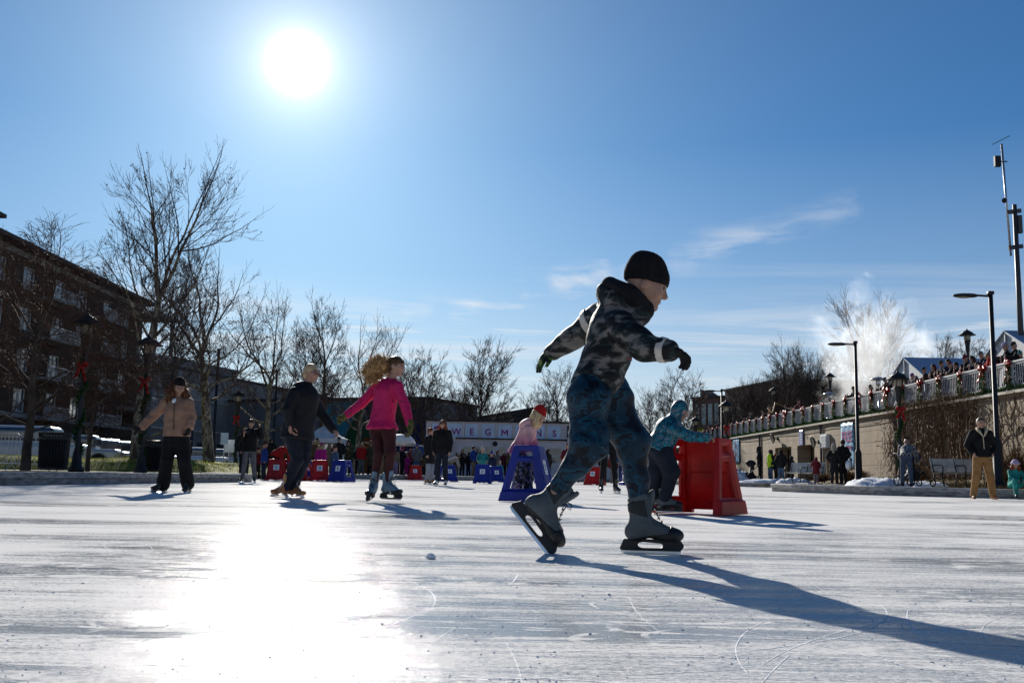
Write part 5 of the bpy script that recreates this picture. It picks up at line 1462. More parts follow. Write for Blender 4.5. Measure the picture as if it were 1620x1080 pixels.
text_mesh('ice skating', 0.36, M['purple'], 'lettering', b, wall_frame(57.0, 2.3, WX - 0.10), 0.008)
for (dy, dz, c) in ((0.2, -0.45, 'redstripe'), (-0.45, -0.6, 'fir'), (0.5, -0.85, 'white')):
    m = MB(); m.ball((WX - 0.10, 57 + dy, 2.2 + dz), 0.13, 8, 6, (0.1, 1, 1)); m.ball((WX - 0.10, 57 + dy, 2.2 + dz - 0.25), 0.17, 8, 6, (0.1, 0.8, 1.2)); m.build('printed_skater', M[c], b, True)
for (y0, y1, lb) in ((83.9, 86.3, 'blue banner with red and white skaters hanging on the wall beside the lantern'), (88.0, 90.5, 'blue banner on the far end of the wall, half behind the garlanded lantern')):
    b = banner(y0, y1, 1.7, 3.78, lb)
    for (dy, dz, c) in ((0.1, 0.35, 'redstripe'), (-0.35, 0.0, 'white'), (0.35, -0.2, 'white'), (-0.1, -0.35, 'redstripe'), (0.45, -0.6, 'redstripe')):
        m = MB(); m.ball((WX - 0.10, (y0 + y1) / 2 + dy, 2.75 + dz), 0.16, 8, 6, (0.08, 0.8, 1.2)); m.ball((WX - 0.10, (y0 + y1) / 2 + dy, 2.75 + dz + .24), 0.09, 8, 6, (0.08, 1, 1)); m.build('printed_skater', M[c], b, True)
b = banner(65.6, 66.5, 2.6, 3.65, 'narrow navy sign with pale lettering above the shutters', 'wall_sign', M['navysign'], False)
for k in range(6):
    m = MB(); m.box((WX - 0.075, 66.05, 2.75 + k * 0.15), (0.01, 0.35, 0.07)); m.build('lettering', M['sticker'], b)

# ------------------------------------------------------------ lamps
def lantern(name='street_lamp', garl=True, h=4.2):
    e = empty(name)
    m = MB(); m.lathe([(0.20, 0), (0.20, 0.10), (0.14, 0.18), (0.11, 0.5), (0.07, 0.65), (0.058, 2.6), (0.06, h - 1.15), (0.10, h - 1.08), (0.115, h - 0.80), (0.14, h - 0.62), (0.155, h - 0.60), (0.155, h - 0.56), (0.05, h - .55)], 12); m.build('pole', M['black'], e, True)
    m = MB(); m.lathe([(0.13, h - 0.56), (0.15, h - 0.40), (0.14, h - 0.24)], 12); m.build('lamp_glass', M['ltglass'], e, True)
    m = MB()
    for k in range(4):
        a = k * PI / 2 + PI / 4; m.bar((0.155 * math.cos(a), 0.155 * math.sin(a), h - 0.57), (0.15 * math.cos(a), 0.15 * math.sin(a), h - 0.22), 0.02)
    m.lathe([(0.42, h - 0.30), (0.43, h - 0.28), (0.24, h - 0.20), (0.22, h - 0.19)], 20)
    m.lathe([(0.30, h - 0.22), (0.31, h - 0.20), (0.16, h - 0.08), (0.05, h - 0.03), (0.03, h + 0.03), (0.01, h + 0.04)], 20)
    m.build('lamp_roof', M['black'], e, True)
    return e
LG = lantern(); lan = snapshot(LG); firstL = [True]
def add_lantern(px, Y, label, z=0.2, sc=1.0):
    x = GX(px, Y, z)
    if firstL[0]: o = LG; firstL[0] = False; o.location = (x, Y, z); o.scale = (sc,) * 3; tag(o, label, 'street lamp')
    else: o = copy_tree(lan, (x, Y, z), 0, label, 'street lamp', None, sc)
    return o, x
rr = random.Random(11); m = MB()
sprig_tube(m, [(0.08 * math.cos(t * .9), 0.08 * math.sin(t * .9), 0.5 + t * 0.13) for t in range(20)], 0.10, 900, rr, 0.06); gsp = m.build('spiral_garland', M['fir'], fix=False)
first = True
for px, Y, nm, lb, gz in ((222, 30.6, 'on the left bank between the trash cans', 1, 0.0), (120, 26.4, 'nearest on the left bank', 1, 0), (371, 51.5, 'small on the lawn beyond the left kerb', 1, 0), (1150, 52, 'in front of the far end of the concrete wall', 1, 0), (1426, 36.6, 'in front of the vines on the wall', 1, 0), (1101, 66, 'far off at the foot of the wall', 0, 0), (1535, 50, 'on the terrace before the blue-grey marquee roof', 0, 3.7), (1315, 71.6, 'on the terrace beside the steam', 0, 3.7), (1225, 84, 'on the terrace carrying the string of bulbs', 0, 3.7)):
    o, x = add_lantern(px, Y, 'black lantern post ' + nm, 0.2 + gz)
    if lb:
        g = gsp if first else gsp.copy()
        if not first: COL.objects.link(g)
        g.location = (x, Y, 0.2); tag(g, 'garland wound round the lantern post ' + nm, 'garland')
        bw = bows[0].copy(); COL.objects.link(bw); bw.location = (x, Y - 0.12, 3.0); bw.rotation_euler = (0, 0, R(90)); bw.scale = (0.72,) * 3; tag(bw, 'red bow on the lantern post ' + nm, 'bow', '')
        del bw['group']
        first = False

def area_lamp(px, Y, label, h=6.0, arm=-1.05, z=0.2, first=[None]):
    x = GX(px, Y, z)
    if first[0] is None:
        e = empty('pole_lamp', (x, Y, z), 0, label, 'street lamp')
        m = MB(); m.lathe([(0.26, 0), (0.26, 0.15), (0.20, 0.2), (0.15, 0.28), (0.14, 1.35), (0.10, 1.45), (0.075, 1.5), (0.065, h)], 12); m.box((0, 0, h + 0.02), (0.16, 0.16, 0.1)); m.build('pole', M['black'], e, True)
        m = MB(); m.bar((0, 0, h - 0.08), (arm * 0.45, 0, h - 0.06), 0.05, 0.06); m.build('arm', M['black'], e)
        F = Field((arm - 0.3, -0.25, h - 0.3), (arm * 0.3, 0.25, h + 0.2), 0.02)
        F.ell((arm * 0.78, 0, h - 0.08), (0.36, 0.15, 0.075), None); F.ell((arm * 0.55, 0, h - 0.07), (0.2, 0.08, 0.06), None, 0.05); F.plane((arm, 0, h - 0.13), (0, 0, -1))
        hd = F.mesh('lamp_head', M['black'], e)
        m = MB(); m.ball((arm * 0.8, 0, h - 0.13), 0.22, 12, 6, (1, 0.5, 0.12)); m.build('lamp_lens', M['ltglass'], hd, True)
        first[0] = snapshot(e); return e
    return copy_tree(first[0], (x, Y, z), 0, label, 'street lamp')
area_lamp(1581, 30.4, 'tallest black pole lamp with a flat head, beside the man in tan trousers')
area_lamp(1359, 42, 'black pole lamp standing before the blue FREE banner')
area_lamp(1143, 66, 'thin black pole lamp at the far end of the concrete wall')
area_lamp(335, 49, 'black pole lamp beside the mottled plane tree trunk on the lawn')
area_lamp(430, 59, 'black pole lamp rising behind the skater in the charcoal coat')

# communication mast
e = empty('radio_mast', (GX(1621, 48, 3.9), 48, 3.9), 0, 'tall dark mast with a solar panel and antennas at the right', 'mast')
H = 10.2
m = MB(); m.tube([(0, 0, 0), (0, 0, H)], [0.16, 0.10], 10); m.build('pole', M['dframe'], e, True)
m = MB(); m.tube([(-0.30, 0, H - 2.6), (-0.50, 0, H + 3.1)], 0.055, 8); m.build('antenna_pole', M['galv'], e, True)
m = MB(); m.bar((-0.4, 0, H - 0.4), (0.3, 0, H - 0.3), 0.12, 0.2); m.bar((-0.4, 0, H - 2.2), (0.3, 0, H - 2.1), 0.12, 0.2); m.box((0.2, 0, H - 1.0), (0.2, 0.2, 0.9)); m.build('bracket', M['dframe'], e)
m = MB(); m.box((-0.52, 0, H + 3.3), (0.75, 0.5, 0.04), ry=R(-28), rz=R(10)); m.build('solar_panel', M['bglass'], e)
m = MB(); m.box((-0.75, 0, H + 2.2), (0.3, 0.2, 0.55)); m.box((-0.5, 0, H + 2.2), (0.5, 0.06, 0.06)); m.build('antenna', M['blackmatte'], e, bevel=0.02); m = MB(); m.ball((-0.5, 0, H + 0.2), 0.13); m.build('camera_dome', M['blackmatte'], e)

# ------------------------------------------------------------ trees
def tree_mesh(seed, H, th, tr, nb=(8, 5, 5, 5, 3), ang=(45, 40, 38, 38, 35), lf=(0.55, 0.5, 0.5, 0.5, 0.5), up=0.25, gn=0.18, leader=True, twig=0.010, start=0.5, curve=0.0, leaves=0, ll=0.62):
    rr = random.Random(seed); mt, mc = MB(), MB()
    def branch(p, d, L, r, lev):
        ns = 6 if lev <= 1 else (4 if lev == 2 else 3)
        pts = [p.copy()]; rs = [r]; dd = d.copy()
        rend = r * (0.42 if lev else 0.42)
        for i in range(ns):
            g = gn * (0.22 if lev == 0 else (1.0 if lev < 3 else 0.75))
            dd = nv(dd + Vector((rr.gauss(0, g), rr.gauss(0, g), rr.gauss(0, g) + (up if lev else 0.05) * 0.5 - curve * (lev > 1) * (i + 1) / ns)))
            p = p + dd * L / ns; pts.append(p.copy()); rs.append(max(twig * .7, r + (rend - r) * (i + 1) / ns))
        (mt if lev <= 1 else mc).tube(pts, rs, 8 if lev == 0 else (6 if lev == 1 else (4 if lev == 2 else 3)), cap=False)
        if lev >= len(nb): 
            if leaves and rr.random() < leaves: mc.ball(pts[-1], 0.035, 4, 3)
            return
        n = nb[lev]
        for k in range(n):
            t0 = start if lev == 0 else 0.22
            t = t0 + (1 - t0) * (k + rr.uniform(0, .9)) / n
            q = t * ns; i = min(int(q), ns - 1); f = q - i
            o = pts[i].lerp(pts[i + 1], f); td = (pts[i + 1] - pts[i]).normalized()
            a = R(ang[lev] * rr.uniform(0.7, 1.3)); az = rr.uniform(0, 2 * PI) if lev else (k * 2.4 + rr.uniform(-.4, .4))
            x = td.orthogonal().normalized(); y = td.cross(x)
            nd = nv(td * math.cos(a) + (x * math.cos(az) + y * math.sin(az)) * math.sin(a))
            base = L * lf[lev] * rr.uniform(0.75, 1.2) * (1.15 - 0.55 * t if lev == 0 else 1.1 - 0.35 * t)
            rad = max(twig, (rs[i] * (1 - f) + rs[i + 1] * f) * (rr.uniform(0.32, 0.46) if lev == 0 else rr.uniform(0.40, 0.60)))
            branch(o, nd, base, rad, lev + 1)
        if lev == 0:
            x = dd.orthogonal().normalized(); y = dd.cross(x)
            for k in range(4):
                az = k * PI / 2 + rr.uniform(-.3, .3); a = R(rr.uniform(12, 30)); branch(pts[-1], nv(dd * math.cos(a) + (x * math.cos(az) + y * math.sin(az)) * math.sin(a)), L * lf[0] * rr.uniform(0.85, 1.1), rend * rr.uniform(.55, .75), 1)
        if lev > 0: branch(pts[-1], dd, L * 0.45, rs[-1], min(lev + 2, len(nb)))
    branch(Vector((0, 0, 0)), Vector((0, 0, 1)), H * ll, tr, 0)
    return mt, mc
def tree(seed, barkm, twigm, **kw):
    mt, mc = tree_mesh(seed, **kw)
    e = empty('bare_tree'); mt.build('trunk', barkm, e, True, fix=False); mc.build('crown', twigm, e, fix=False)
    return e, snapshot(e)
protos = {}
protos['plane1'] = tree(3, M['plane_bark'], M['twig'], H=13, th=.3, tr=0.30, nb=(12, 6, 5, 4, 3), ang=(50, 42, 38, 38, 35), lf=(0.60, 0.55, 0.5, 0.48, 0.45), start=0.42, up=0.24, gn=0.13, ll=0.58, twig=0.008, leaves=0.02)
protos['plane2'] = tree(8, M['plane_bark'], M['twig'], H=10, th=.3, tr=0.30, nb=(9, 5, 5, 4, 3), ang=(68, 42, 40, 38, 35), lf=(0.85, 0.55, 0.5, 0.48, 0.45), start=0.42, up=0.14, gn=0.17, ll=0.52, twig=0.008, leaves=0.02)
protos['up'] = tree(15, M['bark'], M['twig'], H=11, th=.3, tr=0.18, nb=(13, 5, 5, 4, 2), ang=(46, 42, 40, 38, 35), lf=(0.50, 0.5, 0.5, 0.5, 0.5), start=0.30, up=0.16, gn=0.12, twig=0.010, ll=0.62)
protos['vase'] = tree(21, M['bark'], M['twig'], H=14, th=.3, tr=0.36, nb=(13, 6, 5, 5, 3), ang=(34, 32, 30, 30, 28), lf=(1.0, 0.55, 0.5, 0.45, 0.4), start=0.25, up=0.18, gn=0.10, twig=0.012, ll=0.45, leader=True)
protos['round'] = tree(33, M['bark'], M['twig'], H=9, th=.3, tr=0.2, nb=(11, 6, 5, 5, 3), ang=(50, 42, 40, 38, 35), lf=(0.85, 0.52, 0.5, 0.5, 0.45), start=0.28, up=0.18, gn=0.14, twig=0.011, ll=0.50)
protos['weep'] = tree(41, M['bark'], M['twigred'], H=5.5, th=.3, tr=0.12, nb=(11, 6, 5, 5, 2), ang=(55, 40, 38, 35, 30), lf=(0.75, 0.55, 0.5, 0.5, 0.5), start=0.25, up=0.15, gn=0.16, twig=0.006, curve=0.25, ll=0.7)
usedp = set()
def put_tree(kind, px, Y, H, label, z=0.2, rz=0.0, group=None, sx=1.0):
    base = {'plane1': 13, 'plane2': 10, 'up': 11, 'vase': 14, 'round': 9, 'weep': 5.5}[kind]
    s = H / base
    loc = (GX(px, Y, z), Y, z)
    e, sn = protos[kind]
    if kind not in usedp:
        usedp.add(kind); e.location = loc; e.rotation_euler = (0, 0, rz); e.scale = (s * sx, s * sx, s); tag(e, label, 'tree', group); return e
    return copy_tree(sn, loc, rz, label, 'tree', group, (s * sx, s * sx, s))
put_tree('plane1', 214, 36, 10.9, 'tallest bare plane tree rising on the left bank', rz=0.6)
put_tree('plane2', 330, 42, 8.8, 'spreading bare plane tree with mottled trunk by the pole lamp', 0.5, rz=2.2)
put_tree('plane2', 418, 52, 8.3, 'bare plane tree behind the skater in the charcoal coat', rz=4.0, sx=0.9)
put_tree('up', 508, 60, 10.2, 'slender bare tree between the two foreground skaters', rz=1)
put_tree('plane2', 560, 66, 9.2, 'bare tree before the coloured mural, behind the pink skater', rz=5.2, sx=0.85)
put_tree('up', 470, 74, 11.0, 'narrow bare tree behind the grey building corner', rz=3.1)
put_tree('up', 596, 82, 9.0, 'thin bare tree at the right end of the mural', rz=2.4)
put_tree('round', 668, 88, 10.2, 'round bare tree just left of the kiosk', rz=0.4)
put_tree('up', 640, 100, 11.0, 'bare tree behind the pink skater and the far roof', rz=4.4)
put_tree('round', 748, 96, 12.2, 'wide bare tree directly behind the kiosk roof', rz=1.7)
put_tree('up', 884, 100, 11.2, 'bare tree behind the kiosk next to the running boy', rz=5.6, sx=1.2)
put_tree('round', 848, 120, 10.2, 'smaller bare tree above the girl in the red hat', rz=3.6)
put_tree('round', 1062, 100, 10.4, 'bare tree above the hooded child', rz=2.9)
put_tree('up', 1030, 118, 10.5, 'thin bare tree between the boy and the hooded child', rz=0.2)
put_tree('weep', 40, 26.5, 4.9, 'dense reddish twiggy tree at the left edge', rz=0.3, sx=1.25)
put_tree('weep', 138, 30.5, 3.6, 'small twiggy tree behind the nearer trash can', rz=2.0, sx=0.95)
put_tree('weep', -28, 30, 5.0, 'taller thin twiggy tree cut by the left edge', rz=4.0, sx=0.8)
put_tree('up', 262, 33, 6.2, 'young thin bare tree beside the skater in the tan jacket', rz=4.0, sx=0.7)
put_tree('vase', 1388, 96, 13.6, 'big vase-shaped bare tree standing in the steam', 3.9, rz=1.0)
put_tree('round', 1500, 92, 9.3, 'bare tree behind the blue-grey marquee', 3.9, rz=0.6)
put_tree('round', 1545, 98, 10.0, 'bare tree between the terrace lantern and the tall pole lamp', 3.9, rz=2.6)
put_tree('round', 1460, 108, 10.0, 'bare tree behind the gable of the nearer marquee', 3.9, rz=4.6)
for i, (px, Y, H) in enumerate(((1195, 112, 7.5), (1222, 118, 9.5), (1250, 108, 10.5), (1272, 116, 11.0), (1295, 104, 9.5), (1172, 125, 7.5), (1238, 132, 11), (1310, 120, 10.5), (1148, 118, 5.5))):
    put_tree('round' if i % 2 else 'vase', px, Y, H, 'bare tree ' + ['left in the dark grove behind the railing', 'above the second terrace lantern in the grove', 'in the thick of the dark grove', 'tallest in the dark grove behind the railing', 'where the dark grove meets the steam', 'in front of the far brick block', 'deepest inside the dark grove', 'half hidden behind the steam', 'low in front of the glass-fronted wing'][i], 3.9 if Y < 130 else 2, rz=i * 1.3, group='dark grove behind the terrace')

# climbing vines + shrubs on the right wall
rr = random.Random(5); m = MB()
for i in range(330):
    y = rr.uniform(40.8, 50.5) if i % 16 else rr.uniform(37.0, 39.8); p = Vector((WX - 0.08, y, rr.uniform(2.2, 4.2) if rr.random() < 0.6 else 3.9)); pts = [p.copy()]; d = Vector((0, rr.gauss(0, .4), -1))
    for j in range(rr.randint(6, 12)):
        d = nv(d + Vector((0, rr.gauss(0, .45), rr.gauss(0, .35) - 0.1))); p = p + d * 0.32; p.x = WX - 0.05 - abs(rr.gauss(0, 0.09)); p.z = max(p.z, 0.3); pts.append(p.copy())
    m.tube(pts, rr.uniform(0.006, 0.018), 3, cap=False)
for i in range(9):
    y = rr.uniform(41.5, 50); p = Vector((WX - 0.12, y, 0.2)); pts = [p.copy()]
    for j in range(10): p = p + Vector((0, rr.gauss(0, .13), 0.38)); pts.append(p.copy())
    m.tube(pts, [0.07 - 0.005 * j for j in range(11)], 6, cap=False)
e = empty('climbing_vine', (0, 0, 0), 0, 'tangle of dry leafless vines hanging over the concrete wall', 'vine')
m.build('stems', M['vine'], e, fix=False)
m = MB()
for i in range(2600):
    y = rr.gauss(45.5, 2.6); z = rr.choice((rr.gauss(3.95, 0.16), abs(rr.gauss(0, 0.5)) + 0.3)); x = WX - 0.1 - abs(rr.gauss(0, 0.22)); a, b2 = rr.uniform(0, 6), rr.uniform(-1, 1)
    m.bar((x, y, z), (x + 0.12 * math.cos(a), y + 0.18 * math.sin(a), z + 0.14 * b2), 0.012)
m.build('twigs', M['vine'], e, fix=False)
def shrub(px, Y, h, w, label, z=0.3, n=500, seed=0, mt='shrub'):
    rr = random.Random(seed); m = MB(); m2 = MB()
    for i in range(n):
        a = rr.uniform(0, 2 * PI); t = rr.uniform(0.1, 1); r = w * t * rr.uniform(.3, 1); H = h * rr.uniform(.45, 1.05) * (1 - 0.35 * t * t)
        q = Vector((r * math.cos(a), r * math.sin(a), H)); c = Vector((q.x * .3, q.y * .3, H * .45))
        m.tube([(q.x * .1, q.y * .1, 0), c, q], [0.008, 0.006, 0.003], 3, cap=False)
        for k in range(3):
            p = c.lerp(q, rr.random()); d = nv((rr.gauss(0, 1), rr.gauss(0, 1), rr.gauss(0, 1))) * 0.07; s = d.cross(Vector((0, 0, 1))) * 0.35
            m2.add([p, p + d * .5 + s, p + d, p + d * .5 - s], [(0, 1, 2, 3)])
    e = empty('shrub', (GX(px, Y, z), Y, z), 0, label, 'shrub'); m.build('stems', M['vine'], e, fix=False); m2.build('foliage', M[mt], e, fix=False); return e
shrub(1610, 31.5, 1.25, 1.1, 'rust-brown shrub beside the tall pole lamp at right', seed=1, n=650)
shrub(1586, 36, 1.0, 0.9, 'small brown shrub against the concrete wall behind the pole lamp', seed=2)
shrub(1452, 35.5, 0.7, 1.0, 'low dry shrub behind the navy stroller hood', seed=3)
shrub(1345, 43.5, 0.5, 0.9, 'low brown shrub at the foot of the FREE banner pole', seed=4)
shrub(1300, 46, 0.4, 1.2, 'flat brown shrub between the maroon child and the pair', seed=5)
shrub(1362, 45.5, 0.6, 0.8, 'dry shrub right of the lamp before the FREE banner', seed=6)
def snowpile(px, Y, w, d, h, label, seed):
    rr = random.Random(seed); m = MB(); N = 14
    ph = [rr.uniform(0, 6) for _ in range(6)]
    vs = []
    for i in range(N * 2 + 1):
        for j in range(N + 1):
            u = i / N - 1; v = j / N * 2 - 1; q = max(0, 1 - u * u - v * v)
            z = h * math.sqrt(q) * (0.75 + 0.2 * math.sin(u * 7 + ph[0]) * math.sin(v * 6 + ph[1]) + 0.12 * math.sin(u * 17 + ph[2] + v * 11)) + rr.uniform(-.015, .015) * (q > 0)
            vs.append((u * w, v * d, max(z, -0.05)))
    m.add(vs, [(i * (N + 1) + j, (i + 1) * (N + 1) + j, (i + 1) * (N + 1) + j + 1, i * (N + 1) + j + 1) for i in range(2 * N) for j in range(N)])
    o = m.build('snow_pile', M['snow'], smooth=True, loc=(GX(px, Y, .22), Y, 0.21)); tag(o, label, 'snow pile')
snowpile(1390, 33, 1.05, 0.9, 0.32, 'largest pile of scraped snow, left of the plaid-shirted man', 1)
snowpile(1160, 51, 1.0, 1.0, 0.75, 'steep pile of snow behind the garlanded lantern', 2)
snowpile(1228, 47, 1.8, 0.6, 0.22, 'low ridge of snow at the feet of the family group', 3)
snowpile(1462, 33.5, 0.8, 0.6, 0.22, 'small patch of snow left of the near bench', 4)
snowpile(1256, 45.5, 0.8, 0.5, 0.28, 'small heap of snow under the far bench', 5)

# steam drifting over the terrace
e = MB(); bm_ = bmesh.new(); bmesh.ops.create_icosphere(bm_, subdivisions=3, radius=1); me = bpy.data.meshes.new('steam'); bm_.to_mesh(me); bm_.free()
st = bpy.data.objects.new('steam', me); COL.objects.link(st); st.location = (GX(1378, 80, 11), 80, 10.8); st.scale = (6.4, 3.5, 7.6)
tag(st, kind='stuff')
ms = bpy.data.materials.new('steam'); ms.use_nodes = True; t = ms.node_tree; t.nodes.clear(); N = NT(t)
out = N.n('ShaderNodeOutputMaterial'); vol = N.n('ShaderNodeVolumePrincipled'); vol.inputs['Color'].default_value = (0.95, 0.96, 0.98, 1); vol.inputs['Anisotropy'].default_value = 0.6
tc = N.n('ShaderNodeTexCoord').outputs['Object']
ln = N.n('ShaderNodeVectorMath', operation='LENGTH'); N.l(tc, ln.inputs[0])
fb = N.noise(N.mapping(tc, sc=(1.6, 1.0, 1.5)), 1.6, 7, 0.68, 0.8)
dn = N.math('SUBTRACT', N.math('MULTIPLY', fb, 2.6), N.math('ADD', N.math('MULTIPLY', N.math('POWER', ln.outputs['Value'], 1.6), 0.85), 0.85))
N.l(N.math('MULTIPLY', N.math('MAXIMUM', dn, 0.0), 0.55), vol.inputs['Density'])
N.l(vol.outputs[0], out.inputs['Volume']); me.materials.append(ms)
st.rotation_euler = (0, R(12), 0)
# ------------------------------------------------------------ buildings
def building(name, loc, rz, label):
    return empty(name, loc, rz, label, 'building')
def window(parent, u, z, w, h, fr, mf='wframe', mg='glass', d=0.12, mull=1, nm='window'):
    """fr(u,z,d): facade frame; d>0 goes inwards"""
    m = MB(); t = 0.07
    def bx(u0, u1, z0, z1, d0, d1):
        c = [fr(a, b, e) for a in (u0, u1) for b in (z0, z1) for e in (d0, d1)]
        m.add(c, [(0, 1, 3, 2), (4, 6, 7, 5), (0, 4, 5, 1), (2, 3, 7, 6), (0, 2, 6, 4), (1, 5, 7, 3)])
    bx(u, u + w, z, z + t, d - .05, d + .04); bx(u, u + w, z + h - t, z + h, d - .05, d + .04); bx(u, u + t, z + t, z + h - t, d - .05, d + .04); bx(u + w - t, u + w, z + t, z + h - t, d - .05, d + .04)
    for k in range(mull): q = u + w * (k + 1) / (mull + 1); bx(q - .03, q + .03, z + t, z + h - t, d - .04, d + .03)
    bx(u + t, u + w - t, z + h * .5 - .025, z + h * .5 + .025, d - .035, d + .025)
    o = m.build(nm, M[mf], parent)
    m = MB(); m.add([fr(u + t, z + t, d + .015), fr(u + w - t, z + t, d + .015), fr(u + w - t, z + h - t, d + .015), fr(u + t, z + h - t, d + .015)], [(0, 1, 2, 3)])
    m.build('pane', M[mg], o)
    return o

# left brick apartments: facade faces +X, runs along Y
B = building('apartment_building', (0, 0, 0), 0, 'dark red brick apartment block with balconies behind the left trees')
AX = -42.0
fa = lambda u, z, d: (AX - d, u, z)
ops = []
cols = [58, 63, 68, 73, 79, 84, 90, 95, 101, 106]
for fl in range(5):
    for c in cols:
        if fl == 0 and c % 2 == 0: continue
        ops.append((c, c + 2.2, 1.4 + fl * 3.5, 1.4 + fl * 3.5 + 2.0))
m = MB(); facade(m, 52, 112, 0, 18.6, ops, fa, 0.3)
m.add([fa(112, 0, 0), fa(112, 18.6, 0), fa(112, 18.6, 18), fa(112, 0, 18)], [(0, 1, 2, 3)]); m.add([fa(52, 0, 0), fa(52, 18.6, 0), fa(52, 18.6, 18), fa(52, 0, 18)], [(0, 1, 2, 3)])
# stuff the wall is built with: local x along facade for bricks
w = m.build('wall', M['brickb'], B)
w.data.materials.clear(); w.data.materials.append(M['brickside'] if 'brickside' in M else M.setdefault('brickside', mat('dark_brick_wall', (0.075, 0.050, 0.038), 0.9, var=0.25, scale=1.3, stretch=(1, 0.4, 3))))
m = MB(); m.box((AX - 0.06, 82, 4.6), (0.2, 60, 0.35)); m.box((AX - 0.06, 82, 18.3), (0.26, 60, 0.5)); m.build('cornice', M['greyclad2'], B)
m = MB(); m.box((AX - 8, 82.0, 18.8), (18.6, 61, 0.35)); m.build('roof', M['roofdark'], B)
m = MB(); m.box((AX + 0.6, 64, 19.6), (3.4, 24, 0.3)); m.build('roof', M['roofdark'], B)
for k in range(7):
    m = MB(); m.box((AX + 1.5, 60 + k * 2.2, 19.42), (1.2, 1.6, 0.04)); m.build('skylight', M['white'], B)
m = MB(); m.box((AX - 0.5, 64, 17), (0.5, 24, 5)); m.build('grey_panel', M['greyclad'], B)
for o_ in ops: window(B, o_[0], o_[2], 2.2, 2.0, fa, d=0.2, mull=1)
for fl in (1, 2, 3, 4):
    for c in (70.5, 87, 98):
        z = 0.9 + fl * 3.5
        b_ = MB(); b_.box((AX + 0.9, c + 2, z), (1.8, 6.0, 0.22)); bo = b_.build('balcony', M['greyclad2'], B)
        b_ = MB(); b_.box((AX + 1.75, c + 2, z + 1.1), (0.06, 6.0, 0.07))
        for k in range(31): b_.box((AX + 1.75, c - 1 + k * 0.2, z + 0.6), (0.03, 0.04, 1.0))
        b_.build('balcony_railing', M['galv'], bo)
for z in (6.6, 11.4, 17.0):
    b_ = MB(); b_.box((AX + 1.5, 109.5, z), (4.6, 6.5, 0.35)); bo = b_.build('balcony', M['greyclad2'], B)
    b_ = MB()
    for k in range(16): b_.box((AX + 3.6, 106.5 + k * 0.4, z + 0.7), (0.05, 0.06, 1.0))
    b_.box((AX + 3.6, 109.5, z + 1.2), (0.08, 6.5, 0.07)); b_.build('balcony_railing', M['galv'], bo)
m = MB(); m.box((AX + 3.4, 106.7, 9), (0.35, 0.35, 17)); m.box((AX + 3.4, 112, 9), (0.35, 0.35, 17)); m.build('balcony_post', M['greyclad'], B)

def wall_building(name, p0, p1, H, mt, label, rows, mroof='roofdark', depth=14, z0=0.1, mull=1, para=0.3):
    """facade from p0 to p1 (seen left to right), windows given in local u; local frame x along, y inwards"""
    p0 = Vector((*p0, 0)); p1 = Vector((*p1, 0)); L = (p1 - p0).length; a = math.atan2(p1.y - p0.y, p1.x - p0.x)
    B = building(name, p0, a, label); fr = lambda u, z, d: (u, d, z)
    m = MB(); facade(m, 0, L, z0, H, [(r[0], r[0] + r[2], r[1], r[1] + r[3]) for r in rows], fr, 0.25)
    for u in (0, L): m.add([fr(u, z0, 0), fr(u, H, 0), fr(u, H, depth), fr(u, z0, depth)], [(0, 1, 2, 3)])
    m.build('wall', mt, B)
    m = MB(); m.box((L / 2, depth / 2, H + para / 2), (L + 0.5, depth + 0.5, para)); m.build('roof', M[mroof], B)
    for r in rows:
        window(B, r[0], r[1], r[2], r[3], fr, r[4] if len(r) > 4 else 'wframe', r[5] if len(r) > 5 else 'glass', 0.15, mull)
    return B, L, fr
# long grey building behind the lawn
rows = []
B, L, fr = wall_building('grey_building', (-41.5, 114), (-29, 168), 12.2, M['greyclad2'], 'long grey stucco building with a dark ground floor behind the left trees', [(2 + k * 9, 0.6, 7.5, 3.0, 'dframe', 'glass') for k in range(6)], mull=3)
m = MB(); m.box((L / 2, -0.12, 5.0), (L, 0.24, 0.25)); m.box((L / 2, -0.1, 8.8), (L, 0.2, 0.12)); m.build('ledge', M['coping'], B)
m = MB(); m.box((L * .3, 6, 13.3), (18, 6, 1.8)); m.build('roof_plant', M['greyclad'], B)
B, L, fr = wall_building('grey_building', (-29, 128), (-19, 150), 9.2, M['greyclad'], 'low grey block between the long building and the mural', [(1 + k * 5, 5.2, 3.5, 1.6, 'dframe', 'glass') for k in range(4)], mull=2)
# mural building: painted triangles
B, L, fr = wall_building('mural_building', (GX(478, 118), 118), (GX(672, 112), 112), 8.6, M['greyclad'], 'flat-roofed building painted with a mural of coloured triangles', [])
cols_ = dict(maroon=(0.16, 0.02, 0.03), teal=(0.05, 0.22, 0.26), green=(0.012, 0.085, 0.03), purple=(0.045, 0.018, 0.09), orange=(0.26, 0.075, 0.012), navy=(0.02, 0.03, 0.10))
mm = {k: mat('mural_' + k, v, 0.7, var=0.1, scale=1) for k, v in cols_.items()}
def tri(c, pts, n_=[0]):
    n_[0] += 1
    m = MB(); m.prism([(x * L, z * 8.6) for x, z in pts], 0.006, lambda x, y, t: (x, -0.004 - 0.007 * n_[0] - t, y)); m.build('mural_panel', mm[c], B)
tri('maroon', [(0.06, 0), (0.22, 0.0), (0.17, 0.95)]); tri('teal', [(0.22, 0.02), (0.46, 0.98), (0.17, 0.98)]); tri('green', [(0.23, 0.01), (0.66, 0.01), (0.47, 0.97)]); tri('purple', [(0.49, 0.98), (0.85, 0.98), (0.66, 0.10)]); tri('orange', [(0.50, 0.01), (0.84, 0.01), (0.80, 0.44), (0.50, 0.50)]); tri('navy', [(0.86, 0.98), (0.99, 0.98), (0.99, 0.3), (0.70, 0.2)])
